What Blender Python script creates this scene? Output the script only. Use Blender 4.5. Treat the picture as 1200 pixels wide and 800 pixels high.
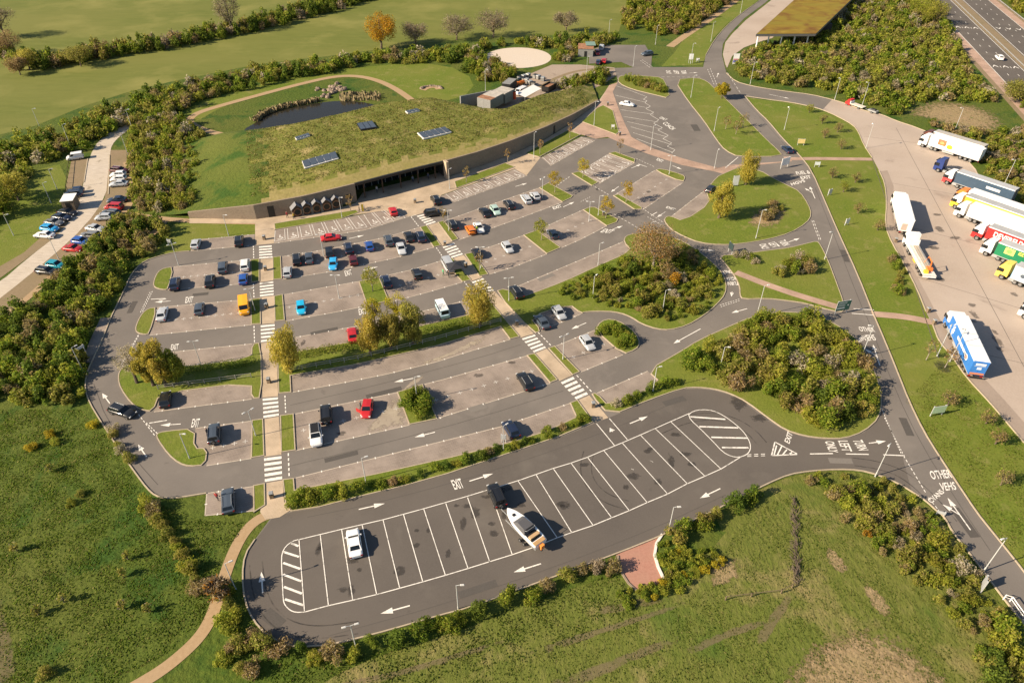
import bpy, math, random
import numpy as np
from mathutils import Vector, Matrix, Quaternion
from mathutils.bvhtree import BVHTree
from mathutils.geometry import tessellate_polygon
R = math.radians
for o in list(bpy.data.objects): bpy.data.objects.remove(o)
SC = bpy.context.scene
COL = SC.collection
rnd = random.Random(7)
NR = np.random.default_rng(11)

# ------------------------------------------------------------------ camera, sky, sun, exposure
F, TH, CH = 828.0, R(38.2), 80.0            # focal length for a 1200 wide picture, pitch below horizon, height
cam_d = bpy.data.cameras.new('camera'); cam = bpy.data.objects.new('camera', cam_d); COL.objects.link(cam)
cam_d.sensor_width = 36.0; cam_d.lens = F / 1200 * 36.0; cam_d.clip_start = 1.0; cam_d.clip_end = 6000
cam.location = (0, 0, CH); cam.rotation_euler = (R(90) - TH, 0, 0)
SC.camera = cam
SUN_EL = R(30); SUN_TO = Vector((0.945, 0.326, 0)).normalized()      # where shadows fall
world = bpy.data.worlds.new('World'); SC.world = world; world.use_nodes = True
wn = world.node_tree.nodes; wl = world.node_tree.links
sky = wn.new('ShaderNodeTexSky'); sky.sky_type = 'NISHITA'; sky.sun_disc = False
sky.sun_elevation = SUN_EL; sky.sun_rotation = math.atan2(-SUN_TO.x, -SUN_TO.y); sky.air_density = 1.0; sky.dust_density = .6
wl.new(sky.outputs[0], wn['Background'].inputs[0]); wn['Background'].inputs[1].default_value = 0.06
sun_d = bpy.data.lights.new('sun', 'SUN'); sun = bpy.data.objects.new('sun', sun_d); COL.objects.link(sun)
sun_d.energy = 5.0; sun_d.angle = R(0.55); sun_d.color = (1.0, 0.83, 0.62)
ld = Vector((SUN_TO.x * math.cos(SUN_EL), SUN_TO.y * math.cos(SUN_EL), -math.sin(SUN_EL)))
sun.rotation_euler = ld.to_track_quat('-Z', 'Y').to_euler(); sun.location = (-60, -40, 120)
SC.view_settings.view_transform = 'Standard'; SC.view_settings.look = 'None'
SC.view_settings.exposure = 1.12; SC.view_settings.gamma = 1.0
try: SC.view_settings.use_curve_mapping = False
except Exception: pass
SC.cycles.max_bounces = 5; SC.cycles.transparent_max_bounces = 8; SC.cycles.diffuse_bounces = 3

# ------------------------------------------------------------------ helpers
def G(px, py, z=0.0):
    """point of the terrain plan (height z) that lies under a spot of the survey picture"""
    dx = (px - 600) / F; dy = (py - 400) / F
    t = (CH - z) / (math.sin(TH) + dy * math.cos(TH))
    return Vector((dx * t, (math.cos(TH) - dy * math.sin(TH)) * t, z))
def GP(pts, z=0.0): return [G(p[0], p[1], z) for p in pts]
def hdg(px, py, dx, dy, z=0.0):
    a = G(px, py, z); b = G(px + dx, py + dy, z); return math.atan2(b.y - a.y, b.x - a.x)
def link(o, parent=None):
    COL.objects.link(o)
    if parent is not None: o.parent = parent
    return o
def tag(o, label=None, cat=None, group=None, kind=None):
    if label: o['label'] = label
    if cat: o['category'] = cat
    if group: o['group'] = group
    if kind: o['kind'] = kind
    return o
def empty(name, loc=(0, 0, 0), rz=0.0, parent=None):
    o = bpy.data.objects.new(name, None); o.location = loc; o.rotation_euler = (0, 0, rz); o.empty_display_size = .3
    return link(o, parent)
def mesh_obj(name, verts, faces, mats, parent=None, idx=None, smooth=False):
    me = bpy.data.meshes.new(name); me.from_pydata([tuple(v) for v in verts], [], faces)
    if not isinstance(mats, (list, tuple)): mats = [mats]
    for m in mats: me.materials.append(m)
    if idx is not None: me.polygons.foreach_set('material_index', idx)
    if smooth: me.polygons.foreach_set('use_smooth', [True] * len(me.polygons))
    me.update()
    return link(bpy.data.objects.new(name, me), parent)
class MB:
    """collects boxes, tubes, prisms, quads; build() links them as one mesh object"""
    def __init__(s): s.v = []; s.f = []
    def add(s, vs, fs):
        n = len(s.v); s.v += [Vector(v) for v in vs]; s.f += [[i + n for i in f] for f in fs]; return s
    def box(s, x0, x1, y0, y1, z0, z1, tx=0.0, ty=0.0):
        return s.add([(x0, y0, z0), (x1, y0, z0), (x1, y1, z0), (x0, y1, z0),
            (x0 + tx, y0 + ty, z1), (x1 - tx, y0 + ty, z1), (x1 - tx, y1 - ty, z1), (x0 + tx, y1 - ty, z1)],
            [[3, 2, 1, 0], [4, 5, 6, 7], [0, 1, 5, 4], [1, 2, 6, 5], [2, 3, 7, 6], [3, 0, 4, 7]])
    def tube(s, pts, rads, n=6, cap=True):
        pts = [Vector(p) for p in pts]; vs = []; fs = []
        for i, p in enumerate(pts):
            d = (pts[min(i + 1, len(pts) - 1)] - pts[max(i - 1, 0)])
            d = d.normalized() if d.length > 1e-9 else Vector((0, 0, 1))
            a = d.orthogonal().normalized(); b = d.cross(a)
            r = rads[i] if isinstance(rads, (list, tuple)) else rads
            for k in range(n):
                t = 2 * math.pi * k / n; vs.append(p + a * (math.cos(t) * r) + b * (math.sin(t) * r))
        for i in range(len(pts) - 1):
            for k in range(n):
                fs.append([i * n + k, i * n + (k + 1) % n, (i + 1) * n + (k + 1) % n, (i + 1) * n + k])
        if cap: fs.append(list(range(n))[::-1]); fs.append([(len(pts) - 1) * n + k for k in range(n)])
        return s.add(vs, fs)
    def prism(s, prof, y0, y1):
        """profile in x,z swept along y"""
        n = len(prof)
        return s.add([(x, y0, z) for x, z in prof] + [(x, y1, z) for x, z in prof],
            [list(range(n)), [n + i for i in range(n)][::-1]] + [[i, n + i, n + (i + 1) % n, (i + 1) % n] for i in range(n)])
    def quad(s, a, b, c, d): return s.add([a, b, c, d], [[0, 1, 2, 3]])
    def build(s, name, mat, parent=None, smooth=False): return mesh_obj(name, s.v, s.f, mat, parent, smooth=smooth)
def copy_tree(o, parent=None):
    c = o.copy(); COL.objects.link(c)
    if parent is not None: c.parent = parent
    for ch in o.children: copy_tree(ch, c)
    return c
def chaikin(p, n=1, closed=True):
    for _ in range(n):
        q = []; m = len(p)
        for i in range(m if closed else m - 1):
            a = p[i]; b = p[(i + 1) % m]
            q.append((a[0] * .75 + b[0] * .25, a[1] * .75 + b[1] * .25)); q.append((a[0] * .25 + b[0] * .75, a[1] * .25 + b[1] * .75))
        if not closed: q = [p[0]] + q + [p[-1]]
        p = q
    return p
def sheet(name, pts, z, mat, parent=None, smooth=0, kind='structure'):
    """flat polygon of the plan"""
    if smooth: pts = chaikin(pts, smooth)
    w = GP(pts); vs = [Vector((p.x, p.y, z)) for p in w]
    tri = tessellate_polygon([vs]); fs = []
    for t in tri:
        a, b, c = (vs[i] for i in t)
        if (b - a).cross(c - a).length < 1e-9: continue
        fs.append(list(t) if (b - a).cross(c - a).z > 0 else [t[0], t[2], t[1]])
    o = mesh_obj(name, vs, fs, mat, parent)
    if parent is None and kind: o['kind'] = kind
    return o
def offset_line(w, d, closed):
    n = len(w); out = []
    for i in range(n):
        a = w[(i - 1) % n] if closed or i > 0 else w[i]; b = w[(i + 1) % n] if closed or i < n - 1 else w[i]
        p0 = (w[i] - a); p1 = (b - w[i])
        n0 = Vector((-p0.y, p0.x, 0)); n1 = Vector((-p1.y, p1.x, 0))
        n0 = n0.normalized() if n0.length > 1e-9 else n1.normalized(); n1 = n1.normalized() if n1.length > 1e-9 else n0
        m = (n0 + n1)
        m = m.normalized() if m.length > 1e-6 else n0
        k = 1 / max(.45, m.dot(n1)); out.append(w[i] + m * d * k)
    return out
def band(name, pts, w, z0, z1, mat, parent=None, closed=False, world=False, smooth=0, kind=None):
    """strip of width w along a line, from z0 up to z1 (flat when equal)"""
    if not world:
        if smooth: pts = chaikin(pts, smooth, closed)
        pts = GP(pts)
    pts = [Vector((p[0], p[1], 0)) for p in pts]
    A = offset_line(pts, w / 2, closed); B = offset_line(pts, -w / 2, closed); n = len(pts); vs = []; fs = []
    for a, b in zip(A, B):
        vs += [(b.x, b.y, z1), (a.x, a.y, z1)]
        if z1 > z0: vs += [(b.x, b.y, z0), (a.x, a.y, z0)]
    s = 4 if z1 > z0 else 2
    for i in range(n if closed else n - 1):
        j = (i + 1) % n; fs.append([i * s, j * s, j * s + 1, i * s + 1])
        if s == 4: fs.append([i * s + 2, j * s + 2, j * s, i * s]); fs.append([i * s + 1, j * s + 1, j * s + 3, i * s + 3])
    if s == 4 and not closed: fs.append([0, 1, 3, 2]); e = (n - 1) * s; fs.append([e + 1, e, e + 2, e + 3])
    o = mesh_obj(name, vs, fs, mat, parent)
    if kind: o['kind'] = kind
    return o
def inside(p, poly):
    c = False; n = len(poly); j = n - 1
    for i in range(n):
        xi, yi = poly[i][0], poly[i][1]; xj, yj = poly[j][0], poly[j][1]
        if (yi > p[1]) != (yj > p[1]) and p[0] < (xj - xi) * (p[1] - yi) / (yj - yi) + xi: c = not c
        j = i
    return c

# ------------------------------------------------------------------ materials
def new_mat(name):
    m = bpy.data.materials.new(name); m.use_nodes = True
    return m, m.node_tree.nodes, m.node_tree.links, m.node_tree.nodes['Principled BSDF']
def ramp(n, l, src, stops):
    r = n.new('ShaderNodeValToRGB'); e = r.color_ramp.elements
    e[0].position, e[0].color = stops[0][0], (*stops[0][1], 1); e[1].position, e[1].color = stops[-1][0], (*stops[-1][1], 1)
    for p, c in stops[1:-1]:
        x = e.new(p); x.color = (*c, 1)
    l.new(src, r.inputs[0]); return r.outputs[0]
def noise(n, l, scale, detail=5, rough=.6, vec=None, dist=0):
    t = n.new('ShaderNodeTexNoise'); t.inputs['Scale'].default_value = scale; t.inputs['Detail'].default_value = detail
    t.inputs['Roughness'].default_value = rough; t.inputs['Distortion'].default_value = dist
    if vec is None: vec = n.new('ShaderNodeNewGeometry').outputs['Position']
    l.new(vec, t.inputs['Vector']); return t.outputs[0]
def mixc(n, l, fac, a, b, mode='MIX'):
    m = n.new('ShaderNodeMix'); m.data_type = 'RGBA'; m.blend_type = mode
    for i, s in ((0, fac), (6, a), (7, b)):
        if isinstance(s, (int, float)): m.inputs[i].default_value = s
        elif isinstance(s, tuple): m.inputs[i].default_value = (*s, 1)
        else: l.new(s, m.inputs[i])
    return m.outputs[2]
def surf(name, stops, scale, rough=.92, big=None, bigscale=.03, bump=0.0, bscale=None, spec=.2, detail=6, patches=None, stretch=None):
    """mottled ground-like material: fine noise ramp, slow large noise to tint, bump, optional patches (colour, scale, lo, hi)"""
    m, n, l, b = new_mat(name)
    vec = None
    if stretch:
        mp = n.new('ShaderNodeMapping'); mp.inputs['Scale'].default_value = stretch[0]; mp.inputs['Rotation'].default_value = (0, 0, stretch[1])
        l.new(n.new('ShaderNodeNewGeometry').outputs['Position'], mp.inputs[0]); vec = mp.outputs[0]
    c = ramp(n, l, noise(n, l, scale, detail, .65, vec), stops)
    if big: c = mixc(n, l, ramp(n, l, noise(n, l, bigscale, 4, .55, vec), [(.35, (0, 0, 0)), (.65, (1, 1, 1))]), c, mixc(n, l, .75, c, big))
    for pc, ps, lo, hi in (patches or []):
        c = mixc(n, l, ramp(n, l, noise(n, l, ps, 6, .62, None, .3), [(lo, (0, 0, 0)), (hi, (1, 1, 1))]), c, pc)
    l.new(c, b.inputs['Base Color']); b.inputs['Roughness'].default_value = rough; b.inputs['Specular IOR Level'].default_value = spec
    if bump:
        bp = n.new('ShaderNodeBump'); bp.inputs['Strength'].default_value = 1.0; bp.inputs['Distance'].default_value = bump
        l.new(noise(n, l, bscale or scale, 5, .65, vec), bp.inputs['Height']); l.new(bp.outputs[0], b.inputs['Normal'])
    return m
def plain(name, col, rough=.6, metal=0.0, spec=.4, var=.0, vscale=3.0):
    m, n, l, b = new_mat(name)
    if var:
        c = ramp(n, l, noise(n, l, vscale, 5), [(.3, tuple(x * (1 - var) for x in col)), (.7, tuple(min(1, x * (1 + var)) for x in col))]); l.new(c, b.inputs['Base Color'])
    else: b.inputs['Base Color'].default_value = (*col, 1)
    b.inputs['Roughness'].default_value = rough; b.inputs['Metallic'].default_value = metal; b.inputs['Specular IOR Level'].default_value = spec
    return m
def leafmat(name, cols, trans=.35):
    m, n, l, b = new_mat(name)
    g = n.new('ShaderNodeNewGeometry'); oi = n.new('ShaderNodeObjectInfo')
    c = ramp(n, l, g.outputs['Random Per Island'], [(i / (len(cols) - 1), c) for i, c in enumerate(cols)])
    hs = n.new('ShaderNodeHueSaturation'); l.new(c, hs.inputs['Color'])
    mr = n.new('ShaderNodeMapRange'); l.new(oi.outputs['Random'], mr.inputs[0]); mr.inputs[3].default_value = .485; mr.inputs[4].default_value = .512
    l.new(mr.outputs[0], hs.inputs['Hue'])
    mv = n.new('ShaderNodeMapRange'); l.new(noise(n, l, .35, 3), mv.inputs[0]); mv.inputs[1].default_value = .3; mv.inputs[2].default_value = .7; mv.inputs[3].default_value = .72; mv.inputs[4].default_value = 1.3
    l.new(mv.outputs[0], hs.inputs['Value'])
    l.new(hs.outputs[0], b.inputs['Base Color']); b.inputs['Roughness'].default_value = .7; b.inputs['Specular IOR Level'].default_value = .15
    t = n.new('ShaderNodeBsdfTranslucent'); l.new(hs.outputs[0], t.inputs[0])
    mx = n.new('ShaderNodeMixShader'); mx.inputs[0].default_value = trans + .17
    l.new(b.outputs[0], mx.inputs[1]); l.new(t.outputs[0], mx.inputs[2]); l.new(mx.outputs[0], n['Material Output'].inputs[0])
    return m
def paintmat():
    m, n, l, b = new_mat('car_paint')
    oi = n.new('ShaderNodeObjectInfo'); l.new(oi.outputs['Color'], b.inputs['Base Color'])
    b.inputs['Roughness'].default_value = .32; b.inputs['Specular IOR Level'].default_value = .5
    try: b.inputs['Coat Weight'].default_value = .5; b.inputs['Coat Roughness'].default_value = .08
    except Exception: pass
    return m
M = {}
M['grass'] = surf('meadow_grass', [(.25, (.034, .062, .006)), (.5, (.058, .092, .009)), (.72, (.100, .128, .016))], 1.6, big=(.10, .11, .020), bigscale=.035, bump=.30, bscale=1.1,
    patches=[((.035, .075, .008), .12, .52, .62)])
M['lawn'] = surf('mown_grass', [(.25, (0.066, 0.101, 0.011)), (.5, (0.099, 0.139, 0.013)), (.75, (0.149, 0.176, 0.026))], 2.2, big=(0.149, 0.156, 0.029), bigscale=.06, bump=.10, bscale=2.5,
    patches=[((.19, .18, .055), .35, .54, .74)])
M['field'] = surf('pasture_grass', [(.3, (.092, .112, .018)), (.7, (.130, .145, .029))], .25, big=(.150, .152, .036), bigscale=.018, bump=.05, stretch=((.5, 1.6, 1), R(15)), patches=[((.19,.185,.05), .035, .5, .7)])
M['mound'] = surf('roof_meadow', [(.22, (.075, .098, .014)), (.45, (.145, .148, .028)), (.62, (.205, .185, .048)), (.8, (.30, .25, .10))], .85, big=(.11, .13, .02), bigscale=.11, bump=.25, bscale=1.4,
    patches=[((.30, .24, .10), .18, .54, .70)])
M['dryfield'] = surf('cleared_field', [(.25, (0.069, 0.090, 0.015)), (.5, (0.117, 0.127, 0.025)), (.75, (0.175, 0.164, 0.051))], 1.1, big=(0.090, 0.117, 0.017), bigscale=.04, bump=.22, bscale=1.6, stretch=((1, .55, 1), R(-28)),
    patches=[((0.233, 0.185, 0.080), .09, .54, .70), ((0.064, 0.101, 0.013), .07, .58, .68)])
M['soil'] = surf('bare_soil', [(.25, (.165, .115, .060)), (.55, (.30, .215, .12)), (.8, (.41, .31, .19))], 2.2, big=(.24, .19, .09), bigscale=.2, bump=.25, bscale=1.8, patches=[((.11, .13, .03), .35, .62, .72)])
M['asphalt'] = surf('asphalt', [(.3, (0.120, 0.107, 0.095)), (.7, (0.149, 0.134, 0.120))], 7, big=(0.181, 0.161, 0.142), bigscale=.07, bump=.004, spec=.2, rough=.9,
    patches=[((0.181, 0.161, 0.142), .16, .54, .74), ((0.095, 0.085, 0.077), .33, .66, .80)])
M['asphalt2'] = surf('coach_asphalt', [(.3, (0.081, 0.071, 0.062)), (.7, (0.103, 0.091, 0.081))], 7, big=(0.122, 0.107, 0.093), bigscale=.06, bump=.004, spec=.2, rough=.9,
    patches=[((0.060, 0.053, 0.048), .28, .66, .80), ((0.126, 0.112, 0.097), .11, .56, .72)])
def blockpave(name, c1, c2, mort, bw, rot=0):
    m, n, l, b = new_mat(name)
    mp = n.new('ShaderNodeMapping'); mp.inputs['Rotation'].default_value = (0, 0, rot)
    l.new(n.new('ShaderNodeNewGeometry').outputs['Position'], mp.inputs[0])
    t = n.new('ShaderNodeTexBrick'); l.new(mp.outputs[0], t.inputs[0]); t.inputs['Scale'].default_value = 1
    t.inputs['Color1'].default_value = (*c1, 1); t.inputs['Color2'].default_value = (*c2, 1); t.inputs['Mortar'].default_value = (*mort, 1)
    t.inputs['Brick Width'].default_value = bw; t.inputs['Row Height'].default_value = bw / 2; t.inputs['Mortar Size'].default_value = bw * .04
    c = mixc(n, l, ramp(n, l, noise(n, l, .22, 6, .6), [(.35, (0, 0, 0)), (.75, (1, 1, 1))]), t.outputs[0], tuple(x * 1.35 for x in c2))
    c = mixc(n, l, ramp(n, l, noise(n, l, .6, 5, .6), [(.60, (0, 0, 0)), (.8, (.6, .6, .6))]), c, tuple(x * .6 for x in c1))
    l.new(c, b.inputs['Base Color']); b.inputs['Roughness'].default_value = .9; b.inputs['Specular IOR Level'].default_value = .2
    return m
M['paving'] = blockpave('bay_block_paving', (0.198, 0.163, 0.137), (0.228, 0.190, 0.161), (0.132, 0.110, 0.094), .6, .2)
M['beige'] = blockpave('beige_footpath_paving', (0.330, 0.259, 0.182), (0.369, 0.292, 0.209), (0.220, 0.176, 0.121), .5)
M['brickpath'] = blockpave('red_block_footpath', (0.290, 0.196, 0.146), (0.331, 0.230, 0.176), (0.203, 0.149, 0.115), .5, .6)
M['concrete'] = surf('lorry_park_concrete', [(.3, (0.297, 0.241, 0.196)), (.7, (0.375, 0.308, 0.252))], 3, big=(0.414, 0.347, 0.291), bigscale=.05, bump=.004, patches=[((0.235, 0.190, 0.157), .12, .60, .74), ((0.190, 0.157, 0.134), .5, .70, .82)])
M['margin'] = surf('lorry_park_margin', [(.3, (.23, .185, .15)), (.7, (.29, .235, .19))], 3, big=(.31, .25, .205), bigscale=.08)
M['mounddry'] = surf('dry_roof_edge', [(.25, (.16, .135, .045)), (.5, (.25, .20, .08)), (.78, (.34, .28, .13))], 1.1, big=(.20, .18, .05), bigscale=.2, bump=.15)
M['pinkgravel'] = surf('yard_gravel', [(.3, (.25, .20, .16)), (.7, (.36, .295, .235))], 2.5, big=(.28, .22, .17), bigscale=.08, patches=[((.21, .165, .13), .25, .58, .72)])
M['whitegravel'] = surf('pale_gravel', [(.3, (.43, .37, .31)), (.7, (.56, .49, .41))], 2.0, big=(.5, .43, .35), bigscale=.1)
M['track'] = surf('gravel_track', [(.3, (.34, .295, .24)), (.7, (.52, .46, .385))], 1.3, big=(.44, .38, .30), bigscale=.09, bump=.02, stretch=((.35, 1.5, 1), R(50)), patches=[((.19, .155, .11), .22, .62, .76)])
M['tan'] = surf('tan_gravel', [(.3, (.185, .135, .082)), (.7, (.25, .19, .12))], 1.8, big=(.19, .15, .085), bigscale=.15, patches=[((.13, .115, .05), .3, .6, .74)])
M['tanpath'] = surf('tan_footpath', [(.3, (.29, .195, .105)), (.7, (.37, .26, .15))], 2.0, big=(.33, .24, .145), bigscale=.2)
M['redblock'] = surf('red_hardstanding', [(.3, (.30, .145, .105)), (.7, (.39, .205, .155))], 3, big=(.33, .19, .14), bigscale=.3)
M['kerb'] = plain('kerb_stone', (.36, .30, .215), .85, var=.15)
M['edging'] = plain('bay_edging', (.40, .345, .28), .85, var=.18)
M['white'] = surf('road_paint_white', [(.3, (.60, .57, .52)), (.62, (.72, .69, .63))], 5, rough=.7, patches=[((.30, .285, .26), 2.2, .54, .70), ((.22, .21, .19), .35, .60, .74)])
M['oldwhite'] = surf('worn_road_paint', [(.3, (.34, .32, .29)), (.65, (.52, .49, .45))], 4, rough=.8, patches=[((.16, .15, .14), 1.6, .56, .70)])
M['dust'] = surf('wind_blown_sand', [(.3, (.27, .23, .175)), (.7, (.36, .31, .24))], .8, big=(.25, .21, .17), bigscale=.25)
M['water'] = plain('pond_water', (.022, .020, .014), .18, spec=.18)
M['stone'] = surf('stone_wall', [(.25, (0.144, 0.112, 0.083)), (.5, (0.213, 0.169, 0.125)), (.78, (0.312, 0.250, 0.188))], 2.6, bump=.06, bscale=3.2, big=(0.250, 0.200, 0.150), bigscale=.3, stretch=((1, 1, 2.2), 0))
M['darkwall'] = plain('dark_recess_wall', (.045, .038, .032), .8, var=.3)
M['glass'] = plain('dark_glass', (.010, .013, .016), .06, spec=.6)
M['tyre'] = plain('tyre_rubber', (.018, .018, .018), .8)
M['rim'] = plain('alloy_rim', (.30, .30, .30), .4, .6)
M['lampw'] = plain('headlamp_lens', (.62, .63, .63), .15, spec=.6)
M['lampr'] = plain('tail_lamp_lens', (.28, .012, .01), .2, spec=.6)
M['paint'] = paintmat()
M['black'] = plain('black_trim', (.015, .015, .016), .5)
M['steel'] = plain('galvanised_steel', (.33, .34, .34), .45, .35, var=.1)
M['lampgrey'] = plain('lamp_post_grey', (.46, .47, .46), .5, .1)
M['lens'] = plain('lamp_glass', (.52, .52, .50), .3, spec=.5)
M['wood'] = plain('weathered_timber', (.17, .125, .08), .85, var=.3)
M['darkwood'] = plain('dark_timber', (.075, .045, .028), .85, var=.35)
M['slate'] = plain('grey_slate', (.165, .168, .18), .7, var=.2)
M['bark'] = plain('tree_bark', (.10, .075, .055), .95, var=.35, vscale=2)
M['palebark'] = plain('pale_bark', (.25, .21, .17), .9, var=.2)
M['sedum'] = surf('sedum_roof', [(.25, (.115, .065, .010)), (.5, (.205, .130, .016)), (.78, (.30, .215, .034))], .35, big=(.18, .15, .02), bigscale=.1, stretch=((.4, 1.4, 1), R(35)), patches=[((.13, .058, .014), .14, .50, .68)])
M['rust'] = plain('rusty_sheet', (.26, .13, .07), .85, var=.4, vscale=1.2)
M['greybox'] = plain('grey_cladding', (.21, .21, .20), .7, var=.2)
M['tarp'] = plain('white_canvas', (.74, .73, .70), .7, var=.05)
M['rock'] = surf('rock', [(.3, (.15, .11, .08)), (.7, (.29, .23, .18))], 2, bump=.1)
M['reed'] = plain('dry_reeds', (.24, .19, .10), .9, var=.3)
L = {}
L['green'] = leafmat('leaf_green', [(0.086, 0.143, 0.014), (0.166, 0.227, 0.020), (0.260, 0.305, 0.035)])
L['lime'] = leafmat('leaf_lime', [(0.175, 0.204, 0.020), (0.277, 0.291, 0.032), (0.393, 0.372, 0.058)])
L['olive'] = leafmat('leaf_olive', [(0.156, 0.161, 0.029), (0.265, 0.253, 0.048), (0.375, 0.329, 0.083)])
L['brown'] = leafmat('leaf_brown', [(0.186, 0.137, 0.056), (0.287, 0.214, 0.090), (0.381, 0.296, 0.139)], .3)
L['dark'] = leafmat('leaf_dark', [(0.061, 0.101, 0.015), (0.112, 0.162, 0.023), (0.173, 0.219, 0.032)])
L['blossom'] = leafmat('leaf_blossom', [(0.144, 0.138, 0.042), (0.408, 0.348, 0.240), (0.552, 0.492, 0.384)], .3)
L['gold'] = leafmat('leaf_gold', [(0.297, 0.242, 0.018), (0.451, 0.352, 0.022), (0.572, 0.440, 0.044)], .4)
L['willow'] = leafmat('leaf_willow', [(0.291, 0.262, 0.044), (0.437, 0.379, 0.069), (0.568, 0.480, 0.110)], .4)
L['orange'] = leafmat('leaf_orange', [(0.288, 0.138, 0.012), (0.432, 0.222, 0.019), (0.540, 0.300, 0.036)], .35)
L['grey'] = leafmat('twig_grey', [(0.186, 0.156, 0.101), (0.275, 0.230, 0.149), (0.356, 0.305, 0.200)], .2)
L['tuft'] = leafmat('grass_blades', [(0.054, 0.102, 0.010), (0.090, 0.144, 0.013), (0.144, 0.186, 0.024)], .45)
L['tuftdry'] = leafmat('dry_grass_blades', [(0.138, 0.149, 0.029), (0.230, 0.207, 0.063), (0.333, 0.276, 0.115)], .4)

def fademat(src, cover=1.0, nsc=.9):
    """the same ground with a ragged edge: worn thin where the patch ends"""
    m = src.copy(); n = m.node_tree.nodes; l = m.node_tree.links; b = n['Principled BSDF']
    at = n.new('ShaderNodeAttribute'); at.attribute_name = 'fade'; ad = n.new('ShaderNodeMath'); ad.operation = 'ADD'; l.new(at.outputs['Fac'], ad.inputs[0])
    sb = n.new('ShaderNodeMath'); sb.operation = 'SUBTRACT'; l.new(noise(n, l, nsc, 7, .72), sb.inputs[0]); sb.inputs[1].default_value = .5
    mu = n.new('ShaderNodeMath'); mu.operation = 'MULTIPLY'; l.new(sb.outputs[0], mu.inputs[0]); mu.inputs[1].default_value = 3.0; l.new(mu.outputs[0], ad.inputs[1])
    r = ramp(n, l, ad.outputs[0], [(.28, (0, 0, 0)), (.75, (cover, cover, cover))]); t = n.new('ShaderNodeBsdfTransparent'); mx = n.new('ShaderNodeMixShader')
    l.new(r, mx.inputs[0]); l.new(t.outputs[0], mx.inputs[1]); l.new(b.outputs[0], mx.inputs[2]); l.new(mx.outputs[0], n['Material Output'].inputs[0]); return m
M['soilfade'] = fademat(M['soil']); M['dustfade'] = fademat(M['dust']); M['tanfade'] = fademat(M['tan'], .45, .5); M['oilfade'] = fademat(plain('oil_stain', (.028, .026, .024), .7), .42, 1.4)
M['repair'] = surf('asphalt_repair', [(.3, (.070, .064, .058)), (.7, (.090, .082, .074))], 6, rough=.9, spec=.2); M['palerepair'] = surf('worn_asphalt_patch', [(.3, (.150, .136, .120)), (.7, (.180, .163, .145))], 6, rough=.9, spec=.2); M['joint'] = plain('dark_slab_joint', (.13, .11, .095), .9)
def patch(name, pts, z, mat, world=False):
    """worn patch whose cover thins out towards its rim"""
    p = [Vector((x, y, 0)) for x, y in pts] if world else GP(chaikin(pts, 2)); c = sum(p, Vector()) / len(p); n = len(p); vs = []; f = []
    for k, (s, fv) in enumerate(((0.0, 1.0), (.5, .85), (.8, .55), (1.12, 0.0))):
        for q in p: v = c.lerp(q, s); vs.append((v.x, v.y, z)); f.append(fv)
    fs = [[k * n + i, (k + 1) * n + i, (k + 1) * n + (i + 1) % n, k * n + (i + 1) % n] for k in range(3) for i in range(n)]
    o = mesh_obj(name, vs, fs, M[mat]); at = o.data.attributes.new('fade', 'FLOAT', 'POINT'); at.data.foreach_set('value', f); o['kind'] = 'structure'; return o

def thinmat(name, col, cover):
    m, n, l, b = new_mat(name); b.inputs['Base Color'].default_value = (*col, 1); b.inputs['Roughness'].default_value = .9
    t = n.new('ShaderNodeBsdfTransparent'); mx = n.new('ShaderNodeMixShader'); l.new(ramp(n, l, noise(n, l, .6, 5), [(.35, (0, 0, 0)), (.7, (cover, cover, cover))]), mx.inputs[0]); l.new(t.outputs[0], mx.inputs[1]); l.new(b.outputs[0], mx.inputs[2]); l.new(mx.outputs[0], n['Material Output'].inputs[0]); return m
M['tyremark'] = thinmat('tyre_rubber_mark', (.03, .028, .026), .7)
# ------------------------------------------------------------------ ground, roads, paving
ZR = 0.05
gs = 3000
g = mesh_obj('ground', [(-gs, -400, 0), (gs, -400, 0), (gs, gs, 0), (-gs, gs, 0)], [[0, 1, 2, 3]], M['grass']); tag(g, kind='structure')
def lawn(pts, z=.012, mat='lawn', name='grass_verge', smooth=1): return sheet(name, pts, z, M[mat], smooth=smooth)
# pastures beyond the boundary hedge
sheet('field', [(-900, -130), (-300, 200), (-60, 172), (0, 158), (40, 148), (100, 124), (150, 108), (200, 96), (260, 84), (300, 76), (400, 64), (500, 50), (600, 44), (660, 41), (725, 38), (736, 0), (760, -60), (860, -160), (500, -200)], .008, M['field'])
# verges and meadows with a character of their own
lawn([(952, 199), (937, 182), (919, 165), (900, 142), (887, 130), (874, 114), (900, 118), (925, 121), (950, 126), (964, 130), (982, 138), (1000, 148), (1006, 156), (1013, 171), (1023, 186), (1030, 199), (1038, 215), (1040, 237), (1038, 265), (1046, 285), (1061, 310), (1076, 340), (1086, 365), (1093, 380), (1101, 400), (1116, 417), (1133, 442), (1161, 472), (1178, 492), (1200, 519), (1270, 600), (1300, 800), (1240, 725), (1200, 669), (1177, 640), (1160, 619), (1144, 599), (1122, 566), (1100, 533), (1082, 504), (1065, 469), (1052, 436), (1037, 399), (1024, 369), (1005, 321), (982, 271), (967, 236)], smooth=0)
lawn([(823, 76), (836, 45), (852, 28), (892, -2), (870, -2), (835, 20), (800, 48), (790, 62), (775, 78)], smooth=0)
lawn([(225, 146), (262, 124), (300, 113), (350, 99), (392, 90), (420, 89), (445, 95), (465, 105), (482, 116), (540, 118), (560, 95), (520, 74), (440, 76), (330, 92), (240, 118), (215, 135)])
lawn([(40, 200), (80, 190), (70, 265), (28, 300), (-10, 322), (-30, 330), (-20, 240), (10, 215)], smooth=1)
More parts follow.
